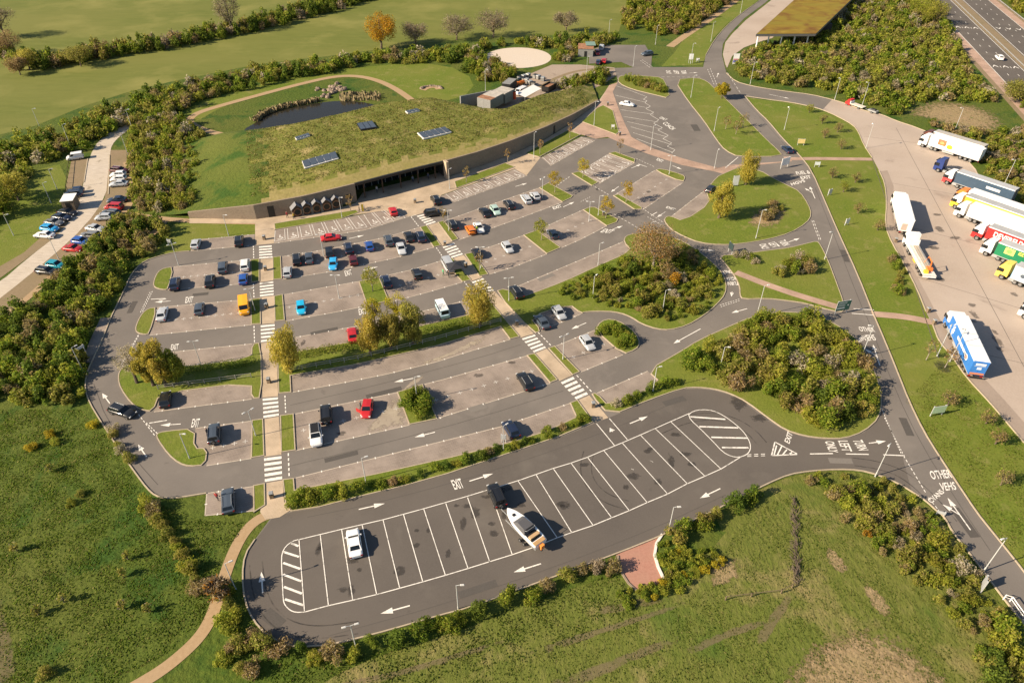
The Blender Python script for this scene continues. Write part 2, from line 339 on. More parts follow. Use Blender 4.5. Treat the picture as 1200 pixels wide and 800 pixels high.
lawn([(205, 262), (300, 262), (300, 274), (236, 280), (222, 293), (204, 295), (185, 299), (170, 304), (180, 290)], smooth=0)
lawn([(836, 601), (872, 584), (902, 568), (927, 558), (952, 553), (985, 552), (1007, 553), (1025, 558), (1050, 567), (1083, 588), (1098, 602), (1116, 627), (1134, 649), (1151, 672), (1174, 702), (1199, 734), (1229, 774), (1240, 830), (1180, 815), (1130, 760), (1080, 700), (1030, 660), (990, 610), (900, 600), (850, 630)], .010, 'dryfield', 'meadow')
lawn([(330, 830), (420, 775), (520, 745), (600, 715), (640, 700), (720, 672), (760, 690), (820, 660), (870, 600), (930, 580), (995, 604), (1040, 655), (1092, 698), (1132, 748), (1185, 830), (900, 900), (500, 900)], .016, 'dryfield', 'rough_field')
patch('bare_soil', [(932, 770), (955, 750), (985, 742), (1005, 735), (1035, 740), (1065, 755), (1085, 775), (1120, 800), (1150, 850), (1000, 880), (900, 860), (915, 800)], .020, 'soilfade')
patch('bare_soil', [(828, 668), (842, 656), (860, 652), (870, 664), (862, 680), (845, 688), (832, 684)], .022, 'soilfade')
patch('bare_soil', [(966, 640), (975, 642), (995, 662), (988, 674), (970, 660)], .022, 'soilfade')
patch('bare_soil', [(1008, 680), (1030, 690), (1048, 720), (1036, 728), (1018, 705)], .022, 'soilfade')
for c_ in ([(620, 762), (680, 742), (745, 722), (800, 705), (806, 709), (750, 728), (690, 748), (630, 770)], [(640, 800), (700, 778), (770, 752), (800, 742), (800, 752), (740, 775), (690, 800), (640, 815)], [(340, 812), (460, 788), (600, 745), (606, 749), (470, 794), (345, 820)], [(800, 760), (850, 738), (900, 722), (905, 730), (850, 748), (810, 768)], [(690, 715), (720, 705), (790, 695), (800, 703), (740, 714), (700, 722)], [(880, 755), (915, 700), (928, 692), (932, 700), (905, 740), (890, 765)]): patch('worn_grass', c_, .023, 'tanfade')
patch('worn_track', [(-12, 690), (2, 700), (14, 750), (22, 800), (8, 830), (-20, 830)], .020, 'tanfade')
patch('bare_bank', [(1055, 133), (1085, 118), (1120, 118), (1165, 130), (1182, 150), (1160, 160), (1120, 150), (1090, 140)], .020, 'soilfade')
sheet('red_hardstanding', [(722, 650), (776, 626), (769, 637), (767, 650), (771, 664), (779, 681), (747, 692), (734, 681), (727, 667)], .03, M['redblock'])
band('kerb', [(776, 626), (769, 637), (767, 650), (771, 664), (779, 681)], .35, 0, .16, plain('pale_wall_top', (.62, .6, .56)), kind='structure')
band('kerb', [(724, 651), (725, 660), (729, 672), (736, 683), (746, 692)], .25, 0, .14, M['stone'], kind='structure')
# asphalt of the whole site
A_MAIN = [(222, 294.5), (205, 296), (185, 301), (170, 306), (160, 314), (152, 325), (145, 342), (136, 360), (130, 372.5), (119, 401), (107.5, 424), (101, 440), (100, 457.5), (105, 472), (117, 492), (130, 512), (145, 535), (160, 556), (172, 572), (182, 581), (195, 584), (212, 583), (242, 578), (296, 570), (333, 563), (335, 590), (318, 606), (299, 632), (287, 650), (284, 675), (287, 705), (297, 727), (312, 743), (330, 754), (350, 758), (385, 756), (435, 744), (485, 730), (515, 721), (550, 712), (600, 693), (622, 686), (722, 649), (784, 624), (812, 610), (835, 599), (870, 582), (900, 566.5), (925, 556), (950, 552), (982, 550), (1007, 551), (1027, 556), (1050, 565), (1070, 577), (1085, 587), (1099, 600), (1106, 605), (1117, 625), (1135, 647), (1152, 670), (1175, 700), (1200, 732), (1230, 772), (1260, 815), (1290, 800), (1240, 725), (1200, 670), (1177, 641), (1160, 620), (1144, 600), (1122, 567), (1100, 534), (1082, 505), (1065, 470), (1052, 437), (1037, 400), (1024, 370), (1005, 322), (982, 272), (967, 237), (951, 200), (937, 182), (919, 165), (900, 142), (887, 130), (872, 112), (862, 99), (852, 89), (849, 77), (846, 65), (847, 52), (855, 40), (872, 22), (895, 5), (915, -12), (903, -12), (892, 0), (870, 15), (852, 30), (837, 47), (827, 65), (824, 79), (760, 79), (720, 80), (722, 88), (724, 94), (718, 108), (724, 125), (732, 145), (740, 161), (700, 163), (682, 160), (634, 185), (603, 199), (516, 230), (500, 240), (485, 252), (452, 246), (422, 251.8), (321.7, 270), (299, 275), (237, 280.5)]
road = sheet('car_park_road', A_MAIN, ZR, M['asphalt'])
sheet('coach_park_surface', [(341, 600), (375, 595), (425, 582), (475, 570), (525, 556), (600, 531), (655, 513), (697, 496), (716, 488.5), (760, 470), (800, 456.5), (817, 455.5), (837, 457.5), (855, 462.5), (873, 472), (898, 492), (920, 505), (942, 512), (965, 515), (990, 515), (1012, 507), (1029, 492), (1033, 479), (1057, 533), (1068, 575), (1050, 564), (1027, 555), (1007, 550), (982, 549), (950, 551), (925, 555), (899, 565.5), (870, 581), (835, 598), (812, 609), (784, 623), (722, 648), (622, 685), (600, 692), (550, 711), (515, 720), (485, 729), (435, 743), (385, 755), (350, 757), (330, 753), (313, 742), (298, 726), (288, 705), (285, 675), (288, 650), (300, 632), (319, 607)], ZR + .004, M['asphalt2'])
sheet('road', [(851, 85), (862, 96), (880, 101), (900, 104.5), (925, 108), (950, 111), (975, 117), (992, 122), (980, 136.5), (964, 129), (950, 125), (925, 120), (900, 117), (882, 115), (866, 112), (850, 98)], ZR + .004, M['asphalt'])
sheet('staff_car_park', [(708, 53), (756, 53), (764, 66), (763, 79.3), (742, 79.3), (728, 73), (690, 75), (690, 60)], ZR + .004, M['asphalt'])
sheet('lorry_park', [(964, 129), (975, 117), (992, 122), (1012, 130), (1032, 134), (1050, 142), (1075, 150), (1110, 165), (1142, 197), (1146, 206), (1187, 235), (1210, 248), (1300, 280), (1400, 420), (1400, 640), (1290, 620), (1200, 519), (1177, 492), (1160, 472), (1132, 442), (1115, 417), (1100, 400), (1092, 380), (1085, 365), (1075, 340), (1060, 310), (1045, 285), (1037, 265), (1039, 237), (1037, 215), (1030, 200), (1022, 185), (1012, 170), (1006, 155), (1000, 147), (982, 137)], ZR + .008, M['concrete'])
for a_, b_ in (((1048, 262), (1200, 300)), ((1075, 325), (1230, 372)), ((1046, 215), (1140, 232)), ((1012, 160), (1075, 168)), ((1122, 408), (1260, 440)), ((1020, 180), (1100, 420)), ((1050, 150), (1200, 430))):
    band('expansion_joint', [a_, b_], .12, ZR + .010, ZR + .010, M['joint'], kind='structure')
# paler edge lane of the lorry park
sheet('lorry_park_margin', [(1031, 201), (1040, 200), (1047, 218), (1048, 262), (1060, 300), (1075, 325), (1100, 372), (1122, 408), (1150, 440), (1178, 470), (1215, 512), (1200, 519), (1177, 491), (1160, 471), (1132, 441), (1115, 416), (1100, 399), (1092, 379), (1085, 364), (1075, 339), (1060, 309), (1046, 284), (1038, 264), (1040, 237), (1038, 215)], ZR + .012, M['margin'])
sheet('filling_station_apron', [(847, 64), (850, 50), (858, 40), (874, 24), (897, 6), (912, -6), (960, -6), (940, 10), (905, 45), (888, 50), (872, 56), (858, 66), (852, 80), (850, 76)], ZR + .012, M['concrete'])
sheet('gravel_yard', [(647, 76), (680, 76), (720, 79.5), (723, 88), (705, 100), (690, 106), (640, 118), (600, 132), (560, 128), (556, 115), (590, 108), (600, 98), (618, 88)], .03, M['pinkgravel'])
sheet('gravel_circle', [(607 + 39 * math.cos(a), 68 + 12 * math.sin(a)) for a in np.linspace(0, 2 * math.pi, 40, endpoint=False)], .034, M['whitegravel'])
band('tyre_track', [(612, 118), (640, 97), (665, 86), (690, 81), (719, 81)], 1.6, .04, .04, M['tan'], smooth=2, kind='structure')
# gravel overflow car park
sheet('gravel_bay', [(84, 187), (106, 186), (101, 200), (97, 215), (92, 240), (75, 270), (33, 302), (0, 326), (-40, 350), (-40, 330), (0, 312), (28, 296), (66, 262), (76, 240), (78, 215)], .024, M['tan'])
sheet('gravel_bay', [(127, 176), (148, 176), (150, 200), (154, 228), (150, 242), (126, 268), (100, 292), (70, 316), (30, 352), (0, 372), (-40, 400), (-40, 372), (0, 348), (62, 299), (100, 264), (123, 232)], .024, M['tan'])
sheet('gravel_track', [(150, 146), (159, 147), (151, 152), (140, 160), (131, 170), (129, 180), (127, 200), (124, 232), (100, 265), (62, 300), (0, 350), (-60, 395), (-120, 440), (-120, 410), (-60, 365), (0, 331), (32, 303), (75, 270), (92, 240), (98, 215), (100, 200), (110, 172), (122, 160), (136, 151)], .03, M['track'], smooth=1)
for pts in ([(103, 186), (101, 198), (98.5, 214)], [(128.5, 182), (128, 200), (127, 228)]): band('timber_edging', pts, .25, .02, .12, M['kerb'], kind='structure')
def path(pts, w, mat='tanpath', z=.045, name='footpath'): return band(name, pts, w, z, z, M[mat], smooth=2, kind='structure')
path([(148, 190), (151, 210), (155, 229), (150, 245), (126, 272), (100, 293), (75, 311), (25, 356), (0, 373), (-40, 402)], 1.5)
path([(150, 251), (165, 253), (195, 257), (240, 260), (300, 261)], 1.8, z=.05)
path([(195, 257), (186, 268), (172, 280), (147, 297), (135, 307), (118, 322)], 1.6)
path([(275, 160), (250, 156), (230, 149), (220, 142), (226, 136), (235, 131), (262, 123), (300, 112.5), (350, 99), (392, 89.5), (420, 89), (445, 95), (465, 105), (482, 117)], 2.4)
path([(318, 602), (302, 608), (287, 622), (274, 645), (263, 675), (256, 700), (247, 725), (235, 745), (215, 765), (190, 785), (162, 802), (120, 825)], 1.55)
path([(785, 55), (800, 44), (830, 24), (850, 10), (868, -4)], 3.2, z=.03)
path([(1022, 368), (1060, 371), (1094, 378)], 1.9, 'brickpath', .06)
path([(926, 186.5), (960, 186), (1022, 187)], 1.9, 'brickpath', .06)
sheet('building_forecourt', [(222, 256), (300, 257), (330, 252), (394, 245), (417, 238), (425, 226), (520, 201), (522, 209), (560, 196), (600, 181.5), (640, 163), (670, 144.5), (700, 121), (709, 108), (714, 100), (724, 97), (718, 108), (724, 125), (732, 145), (740, 161), (764, 174), (800, 186), (841, 197), (856, 197), (847, 203.5), (836, 201), (800, 194), (760, 181), (735, 171), (712, 161), (698, 163), (681, 158), (634, 184), (617, 206), (603, 198), (517, 229), (510, 240), (499, 249), (487, 252.5), (480, 254), (452, 247), (422, 251), (322, 269), (321, 285.5), (299, 287.6), (299, 262), (222, 262)], ZR + .016, M['beige'])
sheet('block_footpath', [(702, 121), (709, 109), (714, 100), (724, 97), (718, 108), (724, 125), (732, 145), (740, 161), (764, 174), (800, 186), (841, 197), (858, 193.5), (920, 189.5), (918, 184), (926, 184), (928, 189.5), (866, 196), (847, 204), (836, 201), (800, 194), (760, 181), (735, 171), (712, 161), (698, 163), (681, 158), (672, 154), (683, 144), (690, 140)], ZR + .022, M['brickpath'])
# ------------------------------------------------------------------ islands: raised beds with kerbs
ZI = .16
def island(pts, mat='lawn', smooth=0, name='grass_island', kerbw=.16):
    p = chaikin(pts, smooth) if smooth else pts
    o = sheet(name, p, ZI, M[mat])
    band('kerb', p, kerbw, ZR - .03, ZI + .03, M['kerb'], o, closed=True)
    return o
ISL = dict(
 L2=[(203.6, 313.3), (197, 338.7), (193.6, 340), (185, 338.7), (180, 335.4), (181, 328.7), (185, 319.5), (192, 315)],
 L3=[(184, 361), (175, 391.5), (170, 392.3), (161.8, 390.7), (158.8, 386.5), (161.8, 377), (167.6, 367), (175, 361.8)],
 L2r=[(294, 305), (303.8, 304), (303.8, 330), (295, 331)], L3r=[(294, 351.3), (305, 350), (305.5, 379.8), (295, 380.3)],
 L4=[(139, 445), (140, 436), (147, 428), (158, 426), (170, 433.5), (223.8, 429.5), (295, 421), (295.8, 403.5), (305.8, 402.5), (306.7, 466.3), (295, 467), (295, 448), (187, 461.8), (179.4, 482.2), (165, 480.5), (153.4, 472), (141.7, 455.4)],
 L5=[(183.7, 508.7), (192.5, 506), (228.7, 502.5), (227, 526), (243, 526), (240.5, 545), (222.5, 546.7), (210, 543), (197.5, 532.5), (185, 515)],
 L5r=[(295.8, 493), (308, 491.5), (309.5, 534), (295, 536.5)], L6r=[(297.5, 569.5), (310, 567), (310.5, 592), (298, 600)],
 R2=[(320, 302), (328.8, 301), (330, 327), (320.4, 328)], R2r=[(492.6, 266.8), (500, 264.8), (516.5, 288), (508.5, 290)],
 R3=[(321.7, 347.6), (331, 345.6), (333.5, 375.5), (322.6, 376.5)], R3m=[(421, 330.5), (444, 325.5), (455.7, 353), (430.6, 358)],
 R3r=[(519, 305.5), (530, 303), (552, 328.5), (542, 330.5)],
 R4=[(325, 400), (343, 396), (345, 413), (425.6, 399), (497, 381.5), (556, 368), (549, 346), (566, 343.6), (608.5, 394.7), (598, 397.5), (587, 383), (510, 406), (414, 428), (340, 440.5), (341, 459.8), (327, 461)],
 R6=[(329, 487.5), (343.7, 485.5), (346, 527.5), (330, 530)], R6m=[(466, 460), (495, 451), (512, 491), (480, 497.5)], R6r=[(618, 416.8), (626.4, 414.8), (653, 445.3), (644.8, 448.6)],
 R7=[(332, 562.5), (344, 561), (345, 575), (440, 556), (530, 536), (590, 521), (640, 506), (676, 489), (668.5, 472.5), (676.6, 469.5), (695, 494.6), (654, 512), (600, 530), (525, 555), (475, 569), (425, 581), (375, 594), (342, 599), (335, 590)],
 S2=[(513.5, 261), (520, 259.4), (537, 280.5), (530, 283)], S2r=[(632.4, 220.5), (640.8, 216), (642.5, 215), (671, 230), (668.4, 232.5), (659, 237)],
 S3=[(545, 298.4), (553.7, 296.5), (572, 321.8), (562, 324)], S3m=[(614, 276), (629, 270.5), (656.7, 290.6), (640.8, 297.5)], S3r=[(683.8, 246.4), (691.3, 243.4), (697, 243.5), (724, 257.5), (722, 261), (711, 265)],
 T=[(580.5, 342), (592, 338.6), (612, 348.5), (622, 345), (661, 330.5), (700, 312.5), (741, 294.5), (731, 284), (733, 277), (745, 274), (770, 272.5), (795, 281), (812, 290), (825, 300), (837, 310), (846, 320), (851, 332), (850, 345), (840, 357), (825, 370), (805, 382), (785, 387), (770, 386), (752, 380), (740, 372), (727, 367), (712, 365), (687, 365.5), (681, 367.5), (667, 356.5), (620.7, 372), (634, 388), (626, 391)],
 S6=[(643, 408.4), (650, 406.2), (679, 436), (671, 439.4)], S6r=[(697.5, 387), (704, 377), (716, 374), (732, 380), (745, 391), (750, 403), (745, 410), (730, 415.5)],
 K=[(692.5, 462.5), (699, 461), (714, 477.5), (775, 449.5), (759, 434.5), (800, 411), (817, 400), (850, 385), (880, 372), (910, 366), (940, 367), (965, 373), (990, 387), (1008, 402), (1020, 425), (1030, 450), (1033, 470), (1030, 490), (1012, 506), (990, 514), (965, 514), (942, 511), (920, 504), (900, 490), (875, 471), (855, 461), (837, 456), (817, 454), (800, 455), (760, 469), (715, 487.5)],
 U1=[(767.5, 200.3), (774, 198), (799, 205), (803, 208.5), (800, 214)], U2=[(719, 229.7), (724.8, 228.4), (751.6, 243.5), (752, 245.5), (744, 246)],
 S1a=[(714, 180.3), (720.6, 178.4), (744, 187), (743, 190.8)], S1b=[(670.4, 203.7), (678.7, 201.5), (700.5, 214.4), (693.8, 218)],
 IA=[(842, 300), (865, 299), (900, 294), (925, 291), (945, 286), (957, 283), (961, 287), (970, 305), (980, 332), (988, 354), (990, 366), (975, 364.5), (945, 356), (925, 353), (900, 350), (870, 351), (867, 346), (867, 337), (862, 325), (852, 312)],
 IB=[(778, 259), (780.5, 254.5), (786, 254), (800.6, 260), (833, 238.6), (827, 224), (840, 208), (847, 204.5), (866, 196.5), (890, 200), (907, 210), (925, 219), (937, 225), (947, 240), (951, 252), (945, 262), (925, 274), (900, 281), (870, 286), (845, 287.5), (820, 285), (800, 277), (786, 269)],
 IC=[(790, 94), (817, 91.5), (829, 96), (838, 105), (850, 116), (872, 138), (887, 153), (900, 166), (912, 177), (917, 183.5), (866, 184.5), (850, 177), (840, 165), (825, 142), (807, 120)],
 IE=[(724, 90.5), (735, 88.5), (760, 90), (776, 91.5), (781, 100), (785.5, 116), (765, 111), (740, 105), (725, 98)],
 W1=[(532.8, 213.5), (592, 191.7), (603, 196), (535, 221)], W2=[(616, 180), (665, 153.5), (680, 158.5), (632, 184.4)], W3=[(321.7, 262.7), (417, 246.7), (420.5, 249.3), (400.5, 256.8), (322.5, 269.5)],
 TRI=[(682, 143), (700, 127), (707, 124), (718, 130), (725, 155), (722, 158)])
for k, p in ISL.items():
    sm = 1 if k in ('L4', 'L5', 'T', 'K', 'IA', 'IB', 'IC', 'S6r', 'L2', 'L3', 'IE', 'U1') else 0
    island(p, 'lawn', sm)
path([(862, 320), (900, 335), (940, 348.5), (983, 361)], 1.9, 'brickpath', ZI + .04)
patch('bare_soil', [(872, 262), (885, 246), (905, 240), (925, 246), (918, 262), (895, 270)], ZI + .012, 'soilfade')
# kerbs along the outer edge of the asphalt
def run(a, b):
    i = A_MAIN.index(a); j = A_MAIN.index(b); return A_MAIN[i:j + 1]
for a, b in (((222, 294.5), (242, 578)), ((299, 632), (1260, 815)), ((1240, 725), (872, 112)), ((915, -12), (915, -12)), ((903, -12), (827, 65))):
    p = run(a, b)
    if len(p) > 2: band('kerb', p, .18, 0, ZI + .02, M['kerb'], smooth=1, kind='structure')
for p in ([(851, 86), (862, 96), (880, 101), (900, 104.5), (925, 108), (950, 111), (975, 117), (992, 122), (1012, 130), (1032, 134), (1050, 142), (1075, 150), (1110, 165), (1142, 197), (1146, 206), (1187, 235), (1210, 248)],
          [(874, 113), (900, 117), (925, 120), (950, 125), (964, 129), (982, 137), (1000, 147), (1006, 155), (1012, 170), (1022, 185)],
          [(1030, 200), (1037, 215), (1039, 237), (1037, 265), (1045, 285), (1060, 310), (1075, 340), (1085, 365)], [(1093, 381), (1100, 400), (1115, 417), (1132, 442), (1160, 472), (1177, 492), (1200, 519)]):
    band('kerb', p, .18, 0, ZI + .02, M['kerb'], smooth=1, kind='structure')
# ------------------------------------------------------------------ block paved bays
def lerp(a, b, t): return (a[0] + (b[0] - a[0]) * t, a[1] + (b[1] - a[1]) * t)
def bay(pts, edges=(), crosses=None, mat='paving'):
    """pts: outline; edges: index runs that carry a pale edging; crosses: (a, b, n) row of bay marks"""
    o = sheet('parking_bay_paving', pts, ZR + .006, M[mat])
    n = len(pts)
    for e in edges:
        p = [pts[i % n] for i in e]
        band('edging', p, .16, ZR + .012, ZR + .012, M['edging'], o)
        w = GP(p)                                  # a stud where each bay meets the edging
        for a, b in zip(w[:-1], w[1:]):
            k = max(1, int((b - a).length / 2.5)); mb = MB()
            for i in range(k):
                c = a.lerp(b, (i + .5) / k); d = (b - a).normalized() * .08; q = Vector((-d.y, d.x, 0)) * 2.2
                mb.quad(*[(v.x, v.y, ZR + .017) for v in (c - d - q, c + d - q, c + d + q, c - d + q)])
            mb.build('bay_stud', M['white'], o)
    if crosses:
        for a, b, k in crosses:
            for i in range(k):
                c = G(*lerp(a, b, (i + .5) / k)); hd = hdg(*lerp(a, b, .5), b[0] - a[0], b[1] - a[1])
                u = Vector((math.cos(hd), math.sin(hd), 0)); v = Vector((-u.y, u.x, 0)); mb = MB()
                for p, q, dz in ((u, v, .018), (v, u, .022)):
                    mb.quad(*[(w_.x, w_.y, ZR + dz) for w_ in (c - p * .42 - q * .07, c + p * .42 - q * .07, c + p * .42 + q * .07, c - p * .42 + q * .07)])
                mb.build('bay_cross', M['oldwhite'], o)
    return o
bay([(223.7, 294.2), (298.3, 287.5), (298.3, 275), (237, 280.5)], [(0, 1), (2, 3, 4)])
bay([(203.6, 312.8), (294, 304.5), (295, 332), (197, 340)], [(0, 1), (2, 3)], [((203, 326), (293, 317.5), 11)])
bay([(184.4, 360.5), (294, 350.8), (295, 380.8), (175.2, 393)], [(0, 1), (2, 3)], [((183, 377), (294, 365.5), 12)])
bay([(170, 416), (295.8, 403), (295, 421), (168, 433)], [(0, 1), (2, 3)])
bay([(187, 462), (295, 448), (295, 467.7), (180.5, 482.7)], [(0, 1), (2, 3)])
bay([(229, 502), (295.5, 493.3), (295, 537), (242, 545.7), (243, 526), (227, 526)], [(0, 1), (2, 3)], [((243, 526), (294, 516), 4)])
bay([(242.5, 578), (296.5, 570), (297.5, 598.5), (240.5, 604)], [(0, 1), (2, 3), (3, 4)])
bay([(118, 372.5), (130, 372.5), (119, 401), (107.5, 425), (96, 425), (105, 400)], [(1, 2, 3)])
bay([(321.7, 270), (422, 251.8), (452, 246), (481, 253.5), (427, 270), (320, 285.5)], [(3, 4, 5)])
bay([(329, 301.2), (380, 293), (450.7, 278.6), (492.6, 266.6), (509, 290), (460.8, 303), (390.4, 318), (330.5, 327.5)], [(0, 1, 2, 3), (4, 5, 6, 7)], [((331, 314), (405, 299.5), 8), ((405, 299.5), (500, 277), 9)])
bay([(331.8, 345.6), (375, 338), (420.6, 330), (430.6, 358.5), (390, 366.5), (334, 376.5)], [(0, 1, 2), (3, 4, 5)], [((334, 361), (425, 345), 9)])
bay([(444, 325), (480, 317), (518.5, 305.5), (541.5, 331), (500, 343), (456, 354.5)], [(0, 1, 2), (3, 4, 5)], [((452, 339), (530, 318), 7)])
bay([(343.5, 396), (425.6, 381), (510, 361.5), (548, 351.5), (556, 368), (497, 381.5), (425.6, 399), (345, 413)], [(0, 1, 2, 3), (4, 5, 6, 7)])
bay([(341, 460), (340, 441), (414, 428.5), (510, 406.5), (587, 383.5), (598, 397.8), (553, 411), (510, 424.6), (452, 438.8), (395, 450)], [(5, 6, 7, 8, 9, 10)])
bay([(344, 485.5), (465.5, 460), (480, 498), (346, 528)], [(0, 1), (2, 3)], [((348, 506), (472, 477), 8)])
bay([(495, 451), (520, 444.7), (617.5, 417), (645, 449), (520, 488), (512, 491.5)], [(0, 1, 2), (3, 4, 5)], [((504, 471), (630, 433), 9)])
bay([(344.5, 560.5), (587, 500), (668.5, 472.5), (676, 489), (640, 506), (590, 521), (530, 536), (440, 556), (345, 575)], [(0, 1, 2)])
bay([(520.5, 259.4), (607, 229), (632, 220.5), (659, 237.3), (597, 260.4), (537.5, 281.5)], [(0, 1, 2), (3, 4, 5)], [((532, 271), (645, 229), 12)])
bay([(554, 296.4), (614, 276), (640.8, 298), (602, 313), (572.5, 322)], [(0, 1), (2, 3, 4)], [((565, 309), (626, 287.5), 6)])
bay([(629.5, 270), (683.8, 246), (711, 265), (680, 281), (657, 291)], [(0, 1), (2, 3, 4)], [((644, 280), (696, 256), 6)])
bay([(601, 338), (680, 305), (730, 283.5), (741, 294.2), (700, 312), (661, 330), (622, 344.6), (613, 348)], [(0, 1, 2)])
bay([(620.7, 372.3), (666.5, 357), (681, 368), (634.5, 387.6)], [(2, 3)])
bay([(650.6, 406), (697, 387), (730, 415.7), (680, 436.3)], [(0, 1), (2, 3)], [((666, 421), (713, 401), 4)])
bay([(699, 461), (759, 435), (775, 449.3), (714, 477.3)], [(0, 1)])
bay([(676, 202.5), (713, 180.6), (743.5, 191), (702, 215.5)], [(2, 3)])
bay([(634, 185), (682, 160), (697, 165), (645, 194.5)], [(2, 3)])
bay([(516, 230), (603, 198.5), (618, 206), (532, 237)], [(2, 3)])
bay([(720, 229), (767.5, 200), (800, 214.5), (753, 246)], [(0, 1), (2, 3)], [((738, 238), (784, 208.5), 7)])
bay([(787, 253.7), (825, 224.2), (833, 238.6), (800.6, 259.8)], [(0, 1)])
# drifted sand in the bays by the bush island
for pts in ([(425, 509), (440, 490), (455, 472), (468, 463), (479, 496), (455, 503)], [(480, 430), (520, 417), (556, 398), (575, 391), (560, 405), (530, 417), (505, 426)], [(470, 461), (490, 448), (500, 440), (490, 441), (476, 451)]):
    patch('drifted_sand', pts, ZR + .010, 'dustfade')
# ------------------------------------------------------------------ painted markings (children of the road)
ZM = ZR + .034
def line(pts, w=.12, mat='white', name='painted_line', z=ZM): return band(name, pts, w, z, z, M[mat], road)
def dashes(a, b, n, w=.15, duty=.6, mat='white', name='broken_line', z=ZM):
    A = G(*a); B = G(*b); mb = MB(); d = (B - A); q = Vector((-d.y, d.x, 0)).normalized() * w / 2
    for i in range(n):
        p = A + d * ((i + .5 - duty / 2) / n); r = A + d * ((i + .5 + duty / 2) / n)
        mb.quad(*[(v.x, v.y, z) for v in (p - q, r - q, r + q, p + q)])
    return mb.build(name, M[mat], road)
def zebra(a, b, c, d, n=5):
    """a-b far edge, d-c near edge"""
    A, B, C_, D = (G(*p) for p in (a, b, c, d))
    root = empty('zebra_crossing', (0, 0, 0)); root['kind'] = 'structure'
    for i in range(n):
        t0 = (i + .18) / n; t1 = (i + .72) / n; mb = MB()
        mb.quad(*[(v.x, v.y, ZM) for v in (D.lerp(A, t0), C_.lerp(B, t0), C_.lerp(B, t1), D.lerp(A, t1))])
        mb.build('stripe', M['white'], root)
zebra((303.5, 288.3), (318.5, 287), (319.5, 302.8), (304, 304)); zebra((304.3, 331), (320.5, 329), (321, 346.5), (304.8, 348.5)); zebra((305.5, 380.5), (322, 379), (323, 400), (306, 402))
zebra((307.8, 466), (326, 464.5), (327, 488), (309, 491)); zebra((309.5, 535.5), (330, 533), (331, 562.5), (310.5, 566))
zebra((487.5, 252.9), (497.6, 250.4), (511.5, 261), (500.5, 264.8)); zebra((518, 289), (531.5, 284), (543, 299), (530, 303)); zebra((552, 330), (565.5, 325.3), (579.5, 341.5), (566, 343.8)); zebra((610.6, 396), (625.7, 391.3), (640.4, 408.5), (626.5, 414)); zebra((656, 447), (670.5, 440.5), (690, 463), (676, 469))
for a, b in (((297, 288), (297.5, 303.5)), ((297, 332), (297.8, 349.5)), ((297.8, 381.5), (298.5, 402)), ((334, 463), (335, 484.5)), ((338, 530), (339, 559)), ((481.5, 254), (491, 266)), ((511, 290), (520, 303)), ((541, 326), (552, 341)), ((630, 389), (646, 405.5)), ((675, 439), (694, 460)), ((488, 252), (481.5, 254))):
    dashes(a, b, 5, .2)
PTH = [[(304.5, 304), (319.3, 303), (320.6, 328.7), (304.3, 331)], [(305, 348.8), (321, 346.8), (322, 379), (306, 380)], [(306, 402.3), (323.5, 400.3), (326, 464.4), (307.7, 466)], [(309.2, 491.2), (326.8, 488.3), (330, 532.6), (309.8, 535.4)], [(310.5, 566.3), (331.2, 562.8), (333, 588), (341, 597.5), (328, 606), (311, 609), (305, 600)],
       [(500.8, 264.9), (512.5, 261.2), (530.3, 283), (517.7, 288.6)], [(530.2, 303.2), (543.2, 299.2), (565.4, 325), (552, 329.8)], [(566.3, 344), (580, 341.7), (625.7, 391.2), (610.4, 395.8)], [(626.8, 414.4), (640.6, 408.8), (670.3, 440.2), (655.6, 446.6)], [(676.4, 469.4), (690.6, 463.4), (713, 489.7), (695.3, 495.5)]]
for p in PTH: sheet('footpath', p, ZR + .03, M['beige'])
line([(699, 496.5), (720, 522)], .14); line([(714, 490.5), (735, 515)], .14)
# coach bays
TOPL = [(338, 632.5), (351, 632), (375.5, 626.5), (400, 620.5), (425, 615), (449, 609), (473, 603), (497, 596.5), (521, 590), (545, 583), (568, 576)]
line([(349.5, 632.5), (401, 620), (449, 609), (497, 596), (546, 582), (608, 563), (648, 549), (668, 543), (688, 536), (707, 528), (729, 519), (750, 510), (768, 502), (786, 494), (808, 484.5)], .13)
line([(357, 717), (385, 709.5), (414, 703), (441.5, 696.5), (469, 689), (496, 681.5), (522, 674), (548.5, 666), (574, 658), (600, 650), (626, 641), (653, 630), (670, 624), (694, 616), (716, 607), (737, 598.5), (758, 589), (782, 579), (805, 567), (826, 558), (845, 549.5), (868, 535.5)], .13)
for a, b in (((350.5, 632), (357, 717)), ((375.5, 627), (385, 709.5)), ((400.5, 620.5), (413.5, 703)), ((424.5, 614.8), (441.5, 696.5)), ((449, 609.2), (468.5, 689)), ((473, 603), (495.5, 681.5)), ((496.8, 596.8), (522, 674)), ((522.5, 590), (548.5, 666)), ((548, 583), (574, 658.5)), ((574, 574), (600, 649)), ((607, 563.5), (653, 630)), ((628, 556), (670, 624)), ((648.5, 549.3), (695, 615.5)), ((669, 542.5), (717, 607)), ((688.5, 536), (737.5, 598.5)), ((707.5, 528), (758.5, 589)), ((729, 519), (782.5, 579)), ((750.5, 510), (805.5, 567)), ((768, 502.5), (826, 558)), ((786.2, 494.5), (844.5, 549.3))):
    line([a, b], .12)
for pts in ([(350.5, 632), (343, 634), (335, 640), (330.5, 648), (330, 660), (331, 680), (332, 703), (334, 709), (340, 715), (347, 717.5), (357, 717)], [(807, 486), (812, 482), (822, 480), (835, 481), (848, 487), (863, 498), (873, 508), (879, 519), (879.5, 527), (875, 533), (866, 536), (857, 535), (847, 530), (836, 518), (820, 502), (809, 492), (807, 486)]):
    line(chaikin(pts, 1, False), .13)
